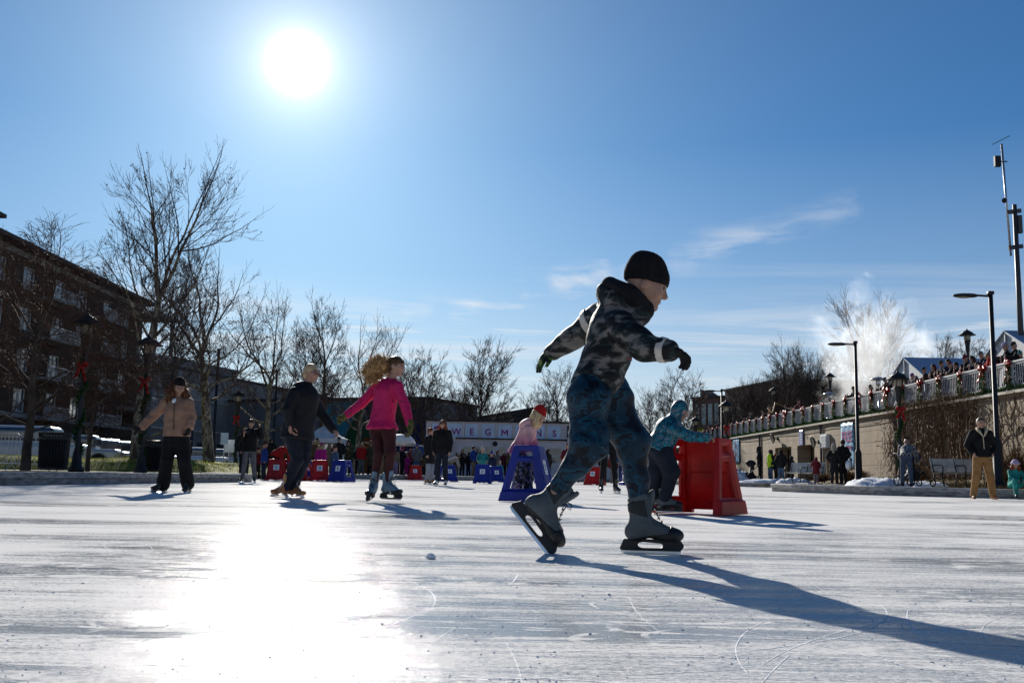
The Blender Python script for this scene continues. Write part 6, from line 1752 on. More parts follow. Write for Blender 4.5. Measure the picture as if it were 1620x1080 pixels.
# roofs behind
B = building('hip_roof_building', (GX(690, 150), 150, 0), 0, 'building with a pale metal roof behind the trees left of the kiosk')
m = MB(); m.box((0, 5, 3.6), (11, 10, 7.2)); m.build('wall', M['brickb'], B)
m = MB(); m.add([(-6, -.5, 7.2), (6, -.5, 7.2), (6, 10.5, 7.2), (-6, 10.5, 7.2), (-4.5, 5, 10.2), (3, 5, 10.2)], [(0, 1, 5, 4), (1, 2, 5), (2, 3, 4, 5), (3, 0, 4), (0, 3, 2, 1)]); m.build('roof', M['roofpale'], B)
B = building('pitched_roof_building', (GX(792, 130), 130, 0), 0, 'building with a dark sloping roof behind the kiosk')
m = MB(); m.box((0, 5, 3), (9, 9, 6)); m.build('wall', M['brickb'], B)
m = MB(); m.prism([(-6, 7.3), (4.3, 9.2), (5.0, 8.8), (5.2, 6), (-6, 6)], 10, lambda x, y, t: (x, t, y)); m.build('roof', M['roofdark'], B)

# kiosk with lettered panels
KY = 70.0
kx0, kx1 = GX(672, KY), GX(985, KY)
B = building('kiosk_building', (kx0, KY, 0), 0, 'low pale kiosk building with a lettered panel sign along its top')
KL = kx1 - kx0
fr = lambda u, z, d: (u, d, z)
m = MB(); facade(m, 0, KL, 0.1, 4.0, [], fr, 0.2); m.add([fr(0, .1, 0), fr(0, 4, 0), fr(0, 4, 6), fr(0, .1, 6)], [(0, 1, 2, 3)]); m.add([fr(KL, .1, 0), fr(KL, 4, 0), fr(KL, 4, 6), fr(KL, .1, 6)], [(0, 1, 2, 3)])
for px in (731, 757.5, 783.5, 811, 837.5, 864, 889): u = GX(px, KY) - kx0; m.box((u, -0.02, 3.4), (0.14, 0.05, 1.15))
m.build('wall', M['kiosk'], B)
m = MB(); m.box((KL / 2, 3, 4.05), (KL + 0.3, 6.4, 0.12)); m.build('roof', M['roofdark'], B)
lx0, lx1 = GX(723, KY) - kx0, GX(893, KY) - kx0
wr = [(px0, px1) for px0, px1 in ((730, 746), (749.5, 763), (765, 779), (787, 800), (866, 889))]
ops = []
for a_, b_ in wr: ops.append((GX(a_, KY - 1.2) - kx0, GX(b_, KY - 1.2) - kx0, 1.15, 2.25))
f2 = lambda u, z, d: (u, -1.2 + d, z)
m = MB(); facade(m, lx0, lx1, 0.1, 2.75, ops, f2, 0.2)
for u in (lx0, lx1): m.add([f2(u, .1, 0), f2(u, 2.75, 0), f2(u, 2.75, 1.2), f2(u, .1, 1.2)], [(0, 1, 2, 3)])
m.build('lean_to_wall', M['kiosk'], B)
m = MB(); m.box(((lx0 + lx1) / 2, -0.62, 2.79), (lx1 - lx0 + 0.2, 1.5, 0.09)); m.build('lean_to_roof', M['roofdark'], B)
for o_ in ops: window(B, o_[0], o_[2], o_[1] - o_[0], o_[3] - o_[2], f2, d=0.1, mull=0)
m = MB(); m.lathe([(0.02, 0), (0.16, 0.02), (0.17, 0.10), (0.05, 0.12)], 14); o = m.build('wall_lamp', M['black'], B, True); o.rotation_euler = (R(90), 0, 0); o.location = (GX(782, KY - 1.2) - kx0, -1.2, 2.45)
def panel(px0, px1, txt, tpx=None, mt='bannerl', zt=3.86, zb=2.86, sz=0.62):
    u0, u1 = GX(px0, KY) - kx0, GX(px1, KY) - kx0
    m = MB(); m.box(((u0 + u1) / 2, -0.05, (zt + zb) / 2), (u1 - u0, 0.03, zt - zb)); p = m.build('sign_panel', M[mt], B)
    m = MB()
    for (cx, cz, w_, h_) in (((u0 + u1) / 2, zt, u1 - u0 + .04, .04), ((u0 + u1) / 2, zb, u1 - u0 + .04, .04), (u0, (zt + zb) / 2, .04, zt - zb), (u1, (zt + zb) / 2, .04, zt - zb)): m.box((cx, -0.06, cz), (w_, 0.05, h_))
    m.build('panel_frame', M['wframe'], p)
    if txt:
        cx = GX(tpx, KY) - kx0 if tpx else (u0 + u1) / 2
        if txt == 'M':      # the capital M is cut by hand: its joints close up when the font outline is thickened
            m = MB(); h = 0.22; w = 0.235
            m.prism([(-w, -h), (-w + .09, -h), (-w + .09, 0.07), (0, -0.12), (w - .09, 0.07), (w - .09, -h), (w, -h), (w, h), (w - .09, h), (0, 0.04), (-w + .09, h), (-w, h)], 0.01, lambda x, y, t: (cx + x, -0.072 - t, 3.26 + y)); m.build('lettering', M['purple'], p)
        else: text_mesh(txt, sz, M['purple'], 'lettering', p, Matrix.Translation((cx, -0.075, 3.26)) @ Matrix.Rotation(R(90), 4, 'X'), 0.014)
    return p, u0, u1
p, u0, u1 = panel(681, 729, 'W', 720)
cx = GX(690, KY) - kx0
for k in range(5):
    m = MB(); a = k * 2 * PI / 5; m.ball((cx + 0.16 * math.cos(a), -0.075, 3.42 + 0.16 * math.sin(a)), 0.12, 8, 4, (1, 0.05, 1)); m.build('flower_emblem', M['purple'], p, True)
panel(734, 755, 'E'); panel(760, 781, 'G'); panel(786, 808, 'M'); panel(813.5, 835, 'A'); panel(840, 861, 'N'); panel(865.5, 886.5, 'S')
p, u0, u1 = panel(895, 925, None, None, 'bannerd', 3.86, 3.0)
text_mesh('Dr. Ma', 0.34, M['sticker'], 'lettering', p, Matrix.Translation(((u0 + u1) / 2 - 0.08, -0.075, 3.36)) @ Matrix.Rotation(R(90), 4, 'X'), 0.010)
m = MB()
for k in range(6): a = k * PI / 3; m.ball(((u0 + u1) / 2 - 0.22 + 0.09 * math.cos(a), -0.075, 3.66 + 0.09 * math.sin(a)), 0.05, 6, 4, (1, 0.1, 1))
m.build('flower_emblem', M['sticker'], p, True)

# far right blocks
B, L, fr = wall_building('brick_block', (GX(1096, 165), 165), (GX(1150, 160), 160), 13.4, M['brick'], 'far glass-fronted brick wing with a slanted roof fin', [(0.3 + k * 1.3, 9.0, 1.1, 3.6, 'dframe', 'bglass') for k in range(4)] + [(0.8 + k * 1.4, 4.5, 0.7, 2.6, 'dframe', 'bglass') for k in range(4)], mull=0)
m = MB(); m.prism([(1.6, 13.6), (1.6, 14.9), (3.6, 13.7)], 3, lambda x, y, t: (x, t, y)); m.build('roof_fin', M['brick'], B)
B, L, fr = wall_building('brick_block', (GX(1147, 160), 159.5), (GX(1240, 140), 140), 14.3, M['brick'], 'dark brick block rising behind the grove', [(1.0 + k * 2.6, 10.2, 1.5, 1.6, 'dframe', 'bglass') for k in range(8)], mull=1)
B, L, fr = wall_building('terrace_building', (GX(1225, 135), 135), (GX(1350, 128), 128), 12.0, M['brick'], 'low dark building behind the grove and the steam', [(1.0 + k * 3, 7.5, 1.4, 1.6, 'dframe', 'glass') for k in range(3)], mull=1)

# marquees on the terrace
def marquee(x, y, label, hw=3.0, L=11.0, ez=2.5, az=3.9):
    e = empty('marquee_tent', (x, y, 3.9), 0, label, 'tent')
    m = MB(); m.prism([(-hw, 0), (hw, 0), (hw, ez), (0, az), (-hw, ez)], 0.03, lambda a, b, t: (t, a, b)); o = m.build('gable_wall', M['tentw'], e)
    m = MB()
    for s in (-1, 1):
        m.add([(-0.15, s * (hw + .1), ez - 0.05), (L, s * (hw + .1), ez - 0.05), (L, 0, az + .03), (-0.15, 0, az + .03), (-0.15, s * (hw + .1), ez + 0.0), (L, s * (hw + .1), ez + 0.0), (L, 0, az + .08), (-0.15, 0, az + .08)], [(0, 1, 2, 3), (4, 5, 6, 7), (0, 1, 5, 4), (2, 3, 7, 6), (0, 3, 7, 4), (1, 2, 6, 5)])
    m.build('roof', M['tentr'], e)
    for s in (-1, 1): m = MB(); m.box((L / 2, s * hw, ez / 2), (L, 0.03, ez)); m.build('side_wall', M['tentw'], e)
    m = MB()
    for a, b in (((-.06, -hw, 0), (-.06, -hw, ez)), ((-.06, hw, 0), (-.06, hw, ez)), ((-.06, 0, 0), (-.06, 0, az)), ((-.06, -hw, ez), (-.06, 0, az)), ((-.06, hw, ez), (-.06, 0, az))): m.bar(a, b, 0.09)
    m.build('frame', M['galv'], e)
marquee(23.9, 60, 'white marquee with a blue-grey roof behind the people at the railing')
marquee(24.4, 48.6, 'white marquee at the right edge behind the railing')

# small canopies by the crowd
def canopy_tent(px, Y, w, ez, az, label, mt):
    e = empty('canopy_tent', (GX(px, Y, .2), Y, 0.2), 0.0, label, 'tent'); h = w / 2
    m = MB(); n = 6; vs = []
    for k in range(4):
        a, b = [((-h, -h), (h, -h)), ((h, -h), (h, h)), ((h, h), (-h, h)), ((-h, h), (-h, -h))][k]
        for i in range(n):
            t0, t1 = i / n, (i + 1) / n; f = lambda t: ez + (az - ez) * t ** 1.35
            m.add([(a[0] * (1 - t0), a[1] * (1 - t0), f(t0)), (b[0] * (1 - t0), b[1] * (1 - t0), f(t0)), (b[0] * (1 - t1), b[1] * (1 - t1), f(t1)), (a[0] * (1 - t1), a[1] * (1 - t1), f(t1))], [(0, 1, 2, 3)])
        m.add([(*a, ez - .25), (*b, ez - .25), (*b, ez), (*a, ez)], [(0, 1, 2, 3)])
    o = m.build('canopy', mt, e); s = o.modifiers.new('t', 'SOLIDIFY'); s.thickness = 0.01
    for sx in (-1, 1):
        for sy in (-1, 1): m = MB(); m.tube([(sx * h * .97, sy * h * .97, 0), (sx * h * .97, sy * h * .97, ez)], 0.03, 6); m.build('leg', M['galv'], e)
    m = MB(); m.box((h, 0, ez / 2), (0.02, w, ez - .1)); m.build('side_wall', mt, e)
    m = MB(); m.box((0, h, ez / 2), (w, 0.02, ez - .1)); m.build('back_wall', mt, e)
canopy_tent(512, 58, 2.5, 2.0, 2.85, 'white pointed canopy tent behind the red skating aids', M['tentw'])
canopy_tent(662, 66, 2.2, 1.45, 2.0, 'low blue canopy left of the kiosk', M['blueroof'])
e = empty('vendor_umbrella', (GX(632, 62, .2), 62, 0.2), 0, 'white domed umbrella over a pale counter behind the crowd', 'umbrella')
m = MB(); m.tube([(0, 0, 0), (0, 0, 2.3)], 0.03, 6); m.build('pole', M['galv'], e)
m = MB(); m.lathe([(0.95, 1.95), (0.85, 2.2), (0.6, 2.4), (0.3, 2.5), (0.02, 2.53)], 12); m.build('canopy', M['tentw'], e, True)
m = MB(); m.box((0.6, 0, 1.83), (2.6, 0.8, 0.05)); m.build('counter_roof', M['white'], e)

# ------------------------------------------------------------ street furniture
def trash_can(px, Y, label, rz=0):
    e = empty('trash_can', (GX(px, Y, .21), Y, 0.22), rz, label, 'trash can'); m = MB(); w = 0.36
    m.lathe([(w * .8, 0.03), (w * .86, 0.78), (w * .8, 0.78)], 20); m.build('liner', M['blackmatte'], e, True)
    m = MB()
    for k in range(34):
        a = k * 2 * PI / 34; c, s_ = math.cos(a), math.sin(a)
        m.bar((w * .94 * c, w * .94 * s_, 0.06), (w * c, w * s_, 0.84), 0.035, 0.012); m.bar((w * c, w * s_, 0.84), (w * 1.08 * c, w * 1.08 * s_, 0.95), 0.035, 0.012)
    m.lathe([(w * .97, 0.04), (w * 1.0, 0.04), (w * 1.0, 0.09), (w * .97, 0.09)], 24); m.lathe([(w * 1.0, 0.80), (w * 1.04, 0.80), (w * 1.04, 0.86), (w, 0.86)], 24); m.lathe([(w * 1.05, 0.94), (w * 1.1, 0.94), (w * 1.1, 0.97), (w * 1.05, 0.97)], 24)
    m.build('slatted_body', M['black'], e)
    m = MB(); m.lathe([(w * 1.0, 0.93), (w * 1.0, 0.96), (w * .5, 0.99), (w * .45, 0.95)], 20); m.build('lid', M['black'], e, True)
trash_can(83, 25.5, 'black slatted trash can at the left beside the lantern post')
trash_can(244, 31.5, 'black slatted trash can behind the skater in the tan jacket')
m = MB()
def barricade(px, Y, label, w=2.2, first=[None], rz=0.0):
    x = GX(px, Y, .2)
    if first[0] is None:
        e = empty('crowd_barrier', (x, Y, 0.2), rz, label, 'barrier')
        m = MB(); h = w / 2; m.tube([(-h, 0, 0.2), (-h, 0, 1.05), (-h + .08, 0, 1.1), (h - .08, 0, 1.1), (h, 0, 1.05), (h, 0, 0.2), (-h, 0, 0.2)], 0.022, 8); m.build('frame', M['galv'], e, True)
        m = MB()
        for k in range(1, 19): m.tube([(-h + w * k / 19, 0, 0.2), (-h + w * k / 19, 0, 1.08)], 0.008, 5)
        m.build('bar_panel', M['galv'], e)
        for s in (-1, 1): m = MB(); m.tube([(s * h * .8, -0.3, 0), (s * h * .8, 0, 0.2), (s * h * .8, 0.3, 0)], 0.018, 6); m.build('foot', M['galv'], e)
        first[0] = snapshot(e); return e
    return copy_tree(first[0], (x, Y, 0.2), rz, label, 'barrier')
barricade(-30, 30.5, 'steel crowd barrier cut by the left edge of the picture'); barricade(38, 31.2, 'steel crowd barrier beside the nearer trash can', rz=0.05); barricade(-130, 30, 'steel crowd barrier beyond the left edge')

def bench(px, Y, rz, label, first=[None]):
    x = GX(px, Y, .25)
    if first[0] is None:
        e = empty('park_bench', (x, Y, 0.25), rz, label, 'bench'); w = 1.75
        m = MB()
        for k in range(7): m.box((0, -0.20 + k * 0.062, 0.44 - 0.006 * k), (w, 0.05, 0.025))
        m.build('seat', M['benchslat'], e)
        m = MB()
        for k in range(7): m.box((0, 0.235 + k * 0.018, 0.50 + k * 0.058), (w, 0.022, 0.048), rx=R(-15))
        m.build('backrest', M['benchslat'], e)
        for s in (-1, 0, 1):
            X_ = s * (w / 2 - 0.06)
            m = MB(); m.tube([(X_, -0.30, 0), (X_, -0.22, 0.2), (X_, -0.24, 0.42), (X_, 0.0, 0.42), (X_, 0.20, 0.41), (X_, 0.36, 0.88)], 0.022, 6); m.tube([(X_, 0.34, 0), (X_, 0.22, 0.2), (X_, 0.20, 0.41)], 0.022, 6); m.build('leg', M['black'], e, True)
            m = MB(); m.tube([(X_, -0.24, 0.42), (X_, -0.26, 0.60), (X_, -0.20, 0.66), (X_, 0.22, 0.66), (X_, 0.27, 0.62)], 0.018, 6); m.build('armrest', M['black'], e, True)
        first[0] = snapshot(e); return e
    return copy_tree(first[0], (x, Y, 0.25), rz, label, 'bench')
bench(1521, 31.8, R(12), 'pale slatted bench behind the man in tan trousers'); bench(1272, 43.8, R(-52), 'pale slatted bench beside the family group at the wall')

def heater(px, Y, label, first=[None]):
    x = GX(px, Y, 3.9)
    if first[0] is None:
        e = empty('patio_heater', (x, Y, 3.9), 0, label, 'patio heater')
        m = MB(); m.lathe([(0.25, 0), (0.25, 0.5), (0.22, 0.55), (0.04, 0.6), (0.035, 1.7), (0.12, 1.72), (0.13, 2.0), (0.10, 2.05)], 14); m.build('burner_post', M['steel'], e, True)
        m = MB(); m.lathe([(0.44, 2.06), (0.45, 2.08), (0.30, 2.16), (0.05, 2.22), (0.02, 2.25)], 20); m.build('reflector_dish', M['galv'], e, True)
        first[0] = snapshot(e); return e
    return copy_tree(first[0], (x, Y, 3.9), 0, label, 'patio heater')
heater(1391, 55, 'steel patio heater behind the fur-hatted person on the terrace'); heater(1314, 65, 'steel patio heater at the foot of the terrace lantern by the steam')
# string of bulbs
e = empty('string_lights', (0, 0, 0), 0, 'string of warm bulbs sagging from the terrace lantern towards the steam', 'string lights')
a = Vector((GX(1226, 84, 7.1), 84, 6.9)); b_ = Vector((GX(1290, 80, 6.4), 78, 6.15)); c = Vector((GX(1240, 66, 5.2), 70, 5.35))
for (p, q) in ((a, b_), (a, c)):
    pts = [p.lerp(q, t / 20) - Vector((0, 0, 0.5 * math.sin(t / 20 * PI))) for t in range(21)]
    m = MB(); m.tube(pts, 0.012, 4); m.build('wire', M['blackmatte'], e)
    m = MB()
    for t in pts[::1]: m.ball(t - Vector((0, 0, 0.06)), 0.05, 6, 5)
    m.build('bulbs', M['bulb'] if 'bulb' in M else M.setdefault('bulb', mat('warm_glass_bulb', (0.75, 0.6, 0.35), 0.3, trans=0.5)), e, True)
# signs on the lawn
for px, Y, z0, z1, w_, mt_, lb in ((353, 47, 1.0, 1.55, 0.35, 'bannerl', 'small pale sign on a post behind the trees'), (361, 47.5, 0.65, 1.25, 0.5, 'white', 'white square sign low on the lawn beside the lantern')):
    e = empty('sign_post', (GX(px, Y, .5), Y, 0.5), 0, lb, 'sign'); m = MB(); m.tube([(0, 0, 0), (0, 0, z1)], 0.025, 6); m.build('post', M['galv'], e)
    m = MB(); m.box((0, -0.04, (z0 + z1) / 2), (w_, 0.02, z1 - z0)); m.build('sign_board', M[mt_], e)

# parked cars
def make_car():
    e = empty('parked_car'); r_ = 0.045
    def rb(F, c, h, rad):      # rounded box
        F.func(lambda X, Y, Z: np.sqrt(np.maximum(np.abs(X - c[0]) - h[0] + rad, 0) ** 2 + np.maximum(np.abs(Y - c[1]) - h[1] + rad, 0) ** 2 + np.maximum(np.abs(Z - c[2]) - h[2] + rad, 0) ** 2) - rad + np.minimum(np.maximum(np.abs(X - c[0]) - h[0] + rad, np.maximum(np.abs(Y - c[1]) - h[1] + rad, np.abs(Z - c[2]) - h[2] + rad)), 0), 0.06)
    F = Field((-2.5, -1.1, 0.1), (2.5, 1.1, 1.9), r_)
    rb(F, (0, 0, 0.65), (2.28, 0.90, 0.34), 0.18); rb(F, (-0.35, 0, 1.25), (1.55, 0.80, 0.38), 0.22)
    for x in (-1.45, 1.4):
        for s in (-1, 1): F.cone((x, s * 0.7, 0.36), (x, s * 1.1, 0.36), 0.40, 0.40, 0.02, 's')
    F.mesh('body', M['carpaint'], e)
    F = Field((-2.5, -1.1, 0.9), (2.5, 1.1, 1.9), r_)
    rb(F, (-0.35, 0, 1.25), (1.57, 0.82, 0.385), 0.22); F.plane((0, 0, 1.55), (0, 0, 1)); F.plane((0, 0, 1.06), (0, 0, -1))
    F.mesh('window', M['glass'], e)
    for x in (-1.45, 1.4):
        for s in (-1, 1):
            m = MB(); m.lathe([(0.2, -0.1), (0.33, -0.11), (0.345, -0.05), (0.345, 0.05), (0.33, 0.11), (0.2, 0.1)], 18); o = m.build('wheel', M['tyre'], e, True); o.rotation_euler = (R(90), 0, 0); o.location = (x, s * 0.80, 0.345)
            m = MB(); m.lathe([(0.02, 0.112), (0.2, 0.10), (0.21, 0.09)], 12); m.build('rim', M['galv'], o, True)
    for s in (-1, 1): m = MB(); m.box((-2.26, s * 0.72, 0.85), (0.1, 0.2, 0.26)); m.build('tail_light', M['redlight'], e); m = MB(); m.box((2.24, s * 0.66, 0.72), (0.12, 0.34, 0.14)); m.build('headlight', M['ltglass'], e)
    m = MB(); m.box((-2.3, 0, 0.75), (0.03, 0.45, 0.14)); m.build('number_plate', M['white'], e)
    return e
car0 = make_car(); car_s = snapshot(car0)
for i, (px, Y, rz, c, lb) in enumerate(((38, 40, 8, (0.5, 0.52, 0.55), 'silver car seen through the crowd barrier'), (-30, 44, 5, (0.6, 0.6, 0.6), 'pale car cut by the left edge behind the barrier'), (112, 50, 12, (0.35, 0.37, 0.40), 'grey car right of the nearer trash can'), (152, 56, 78, (0.62, 0.6, 0.58), 'cream van seen from behind between the left trees'), (176, 60, 82, (0.75, 0.76, 0.78), 'white car beside the cream van'), (206, 66, 70, (0.3, 0.32, 0.36), 'dark grey car behind the tallest plane tree'), (242, 70, 75, (0.65, 0.66, 0.68), 'pale car behind the farther trash can'), (308, 74, 10, (0.7, 0.71, 0.73), 'white car right of the skater in tan'), (358, 78, 5, (0.35, 0.42, 0.5), 'blue-grey car beyond the lawn, left of the phone user'), (392, 82, 8, (0.5, 0.5, 0.52), 'grey car behind the skater holding a phone'), (448, 84, 4, (0.6, 0.62, 0.66), 'light car behind the bending red jacket'), (270, 80, 20, (0.10, 0.10, 0.11), 'black car behind the skater in tan'))):
    o = car0 if i == 0 else copy_tree(car_s)
    o.location = (GX(px, Y, .2), Y, 0.2); o.rotation_euler = (0, 0, R(rz)); s = 1.0; o.scale = (s, s, s * 1.05)
    tag(o, lb, 'car', 'cars parked behind the lawn')
    for k in kids(o):
        if k.name.startswith('body'): k.color = (*c, 1)
# ------------------------------------------------------------ bystanders
def pose(h=1.7, stance=0.10, lean=0.0, el=((0.05, 0.02, -0.26), (0.05, 0.02, -0.26)), wr=((0.0, -0.05, -0.24), (0.0, -0.05, -0.24)), face=(0, -1, -0.05), hips=0.0, knee=((0, -0.03, 0), (0, -0.03, 0)), crouch=0.0, hd=None):
    """figure facing -Y, feet at z=0. el/wr are offsets outward(x), y, z for shoulder->elbow, elbow->wrist"""
    k = h / 1.70
    pz = (0.93 - crouch) * k; an = 0.09 * k
    pel = Vector((0, hips, pz))
    c, s_ = math.cos(lean), math.sin(lean)
    up = Vector((0, -s_, c))
    chest = pel + up * 0.30 * k; neck = pel + up * 0.53 * k
    hu = nv(up + Vector((0, 0, 0.6))); head = neck + hu * 0.155 * k
    shm = pel + up * 0.46 * k
    sh = tuple(shm + Vector((sx * 0.175 * k, 0, 0)) for sx in (-1, 1))
    e = tuple(sh[i] + Vector(((-1, 1)[i] * el[i][0], el[i][1], el[i][2])) * k for i in (0, 1))
    w = tuple(e[i] + Vector(((-1, 1)[i] * wr[i][0], wr[i][1], wr[i][2])) * k for i in (0, 1))
    hip = tuple(pel + Vector((sx * 0.085 * k, 0, -0.06 * k)) for sx in (-1, 1))
    a = tuple(Vector((sx * (stance + 0.0) * k, 0.02, an)) for sx in (-1, 1))
    kn = tuple((hip[i] + a[i]) / 2 + Vector(knee[i]) * k for i in (0, 1))
    hands = []
    for i in (0, 1):
        d = nv(w[i] - e[i]); hands.append((d, (-(-1, 1)[i], 0, 0), (0, -1, 0.1), 0.5))
    return dict(head=head, face=face, up=hu, neck=neck, chest=chest, pel=pel, front=(0, -1, 0.0 if lean < .5 else -0.5), sh=sh, el=e, wr=w, hip=hip, kn=kn, an=a, toe=((-0.15, -1, 0), (0.15, -1, 0)), hands=tuple(hands)), k
def arche(P, res=0.02, **kw):
    J, k = P
    O = dict(k=k, res=res, fine=False, eyes=False, hem=(0, 0, -0.08), jr=(0.175, 0.175, 0.19), sr=(0.078, 0.07, 0.06), legr=(0.095, 0.075, 0.065), jwr=0.006, twr=0.004, wcut=0.0, cuff=0.0, cutr=0.5, xres=min(res, 0.018))
    O.update(kw)
    b, *_ = person(J, O, (0, 0, -50), None)
    if 'category' in b: del b['category']
    return b
def hoodfn(F, P, s, f, u, k):
    F.ell(P(-0.02, 0.012), (0.108 * k, 0.128 * k, 0.122 * k), (s, f, u), 0.03); F.cone(P(-0.03, -0.05), P(-0.03, -0.14), 0.10 * k, 0.12 * k, 0.04); F.ell(P(0.13, -0.03), (0.07 * k, 0.07 * k, 0.09 * k), (s, f, u), 0.012, 's')
def furfn(F, P, s, f, u, k):
    F.ell(P(-0.05, -0.06), (0.16 * k, 0.11 * k, 0.12 * k), (s, f, u), 0.03)
HAT = ('hat', M['cloth'], (0.1, 0.1, 0.1), beanie(1.0, 0, 0.01), None)
POM = lambda F, P, s, f, u, k: (beanie(1.0, 0, 0.01)(F, P, s, f, u, k), F.ell(P(-0.02, 0.165), (0.04 * k,) * 3, None, 0.004))
SHAIR = ('hair', M['hairt'], (0.06, 0.035, 0.02), cap_hair, None)
LHAIR = ('hair', M['hairt'], (0.12, 0.06, 0.03), long_hair(0.26, 0.10, 0.0, 0.03), (0.004, 40))
down = dict()
phone = dict(el=((0.02, -0.08, -0.25), (0.02, -0.08, -0.25)), wr=((-0.12, -0.20, 0.14), (-0.12, -0.20, 0.12)), face=(0, -0.9, -0.4))
pocket = dict(el=((0.10, 0.06, -0.24), (0.10, 0.06, -0.24)), wr=((-0.08, -0.12, -0.18), (-0.08, -0.12, -0.18)))
railp = dict(lean=0.26, h=1.78, el=((0.08, -0.15, -0.20), (0.08, -0.15, -0.20)), wr=((-0.08, -0.22, 0.0), (-0.08, -0.22, 0.0)), hips=0.35, face=(0, -0.9, -0.35))
bendp = dict(lean=1.15, el=((0.02, -0.05, -0.25), (0.02, -0.05, -0.25)), wr=((0, -0.08, -0.22), (0, -0.08, -0.22)), hips=0.15, face=(0, -0.7, -0.7))
AR = {}
def A(name, P, **kw): 
    b = arche(P, **kw); AR[name] = (b, snapshot(b))
A('beanie', pose(**pocket), extra=[HAT])
A('short', pose(h=1.76, **pocket), extra=[SHAIR])
A('long', pose(h=1.64), extra=[LHAIR])
A('longhat', pose(h=1.64, **phone), extra=[LHAIR, HAT])
A('hood', pose(h=1.68, **pocket), jx=hoodfn, hoodup=True, collar=False, hem=(0, 0, -0.12))
A('coat', pose(h=1.66, **pocket), extra=[LHAIR, HAT], hem=(0, 0, -0.38), jr=(0.17, 0.165, 0.22))
A('phone', pose(h=1.70, **phone), extra=[SHAIR])
A('fur', pose(h=1.60), extra=[('fur_hood', M['hairt'], (0.55, 0.40, 0.22), furfn, (0.015, 50)), HAT])
A('rail', pose(**railp), extra=[SHAIR]); A('railhat', pose(**railp), extra=[HAT]); A('railpom', pose(**railp), extra=[('hat', M['cloth'], (0.1, 0.1, 0.1), POM, None)]); A('raillong', pose(**railp), extra=[LHAIR])
A('bend', pose(**bendp), extra=[SHAIR], hem=(0, 0.04, -0.03))
A('kid', pose(h=1.12), extra=[('hat', M['cloth'], (0.1, 0.1, 0.1), POM, None)], hk=0.82, jr=(0.20, 0.20, 0.21))
A('kidhood', pose(h=1.05, el=((0.12, -0.05, -0.2), (0.12, -0.05, -0.2)), wr=((0, -0.12, -0.12), (0, -0.12, -0.12))), jx=hoodfn, hoodup=True, collar=False, hk=0.80, jr=(0.20, 0.21, 0.27), hem=(0, 0, -0.26))
A('aidkid', pose(h=1.25, lean=0.35, el=((0.05, -0.10, -0.20), (0.05, -0.10, -0.20)), wr=((0, -0.18, -0.10), (0, -0.18, -0.10)), hips=0.2), extra=[('hat', M['cloth'], (0.1, 0.1, 0.1), POM, None)], hk=0.85, jr=(0.19, 0.19, 0.2))
usedA = set()
SK = dict(black=(0.018, 0.018, 0.02), navy=(0.02, 0.028, 0.07), red=(0.42, 0.02, 0.02), maroon=(0.16, 0.018, 0.03), pink=(0.62, 0.05, 0.22), magenta=(0.42, 0.02, 0.22), grey=(0.16, 0.16, 0.17), olive=(0.07, 0.065, 0.035), brown=(0.12, 0.07, 0.04), tan=(0.36, 0.25, 0.16), cream=(0.6, 0.54, 0.45), white=(0.7, 0.7, 0.72), teal=(0.02, 0.22, 0.24), blue=(0.03, 0.08, 0.35), denim=(0.09, 0.14, 0.24), green=(0.03, 0.16, 0.06), purple=(0.20, 0.04, 0.32), yellow=(0.55, 0.75, 0.03), lavender=(0.45, 0.38, 0.62), orange=(0.6, 0.2, 0.03), blond=(0.5, 0.36, 0.16), hairb=(0.07, 0.04, 0.025), ginger=(0.42, 0.12, 0.03), fur=(0.5, 0.38, 0.22))
def put(arch, px, Y, z, rz, h, jac, leg, top, label, group=None, x=None, hat=None):
    """h: scale; rz turns the figure (0 = facing the camera)"""
    b, sn = AR[arch]
    loc = (GX(px, Y, z + 0.6) if x is None else x, Y, z)
    cols = dict(jacket=SK[jac], trousers=SK[leg], hat=SK[hat or top], hair=SK[top], fur_hood=SK['fur'], shoe=(0.03, 0.025, 0.022))
    if arch not in usedA:
        usedA.add(arch); o = b
        o.location = loc; o.rotation_euler = (0, 0, rz); o.scale = (h,) * 3; tag(o, label, 'person', group)
        for c in kids(o):
            n_ = c.name.split('.')[0]
            if n_ in cols: c.color = (*cols[n_], 1)
        return o
    def rec(n, parent):
        src, ch = n; c = src.copy(); COL.objects.link(c)
        if parent is not None: c.parent = parent
        n_ = src.name.split('.')[0]
        if parent is not None and n_ in cols: c.color = (*cols[n_], 1)
        for q in ch: rec(q, c)
        return c
    o = rec(sn, None); o.location = loc; o.rotation_euler = (0, 0, rz); o.scale = (h,) * 3
    return tag(o, label, 'person', group)
CG = 'people standing round the far edge of the rink'
RG = 'people leaning on the terrace railing'
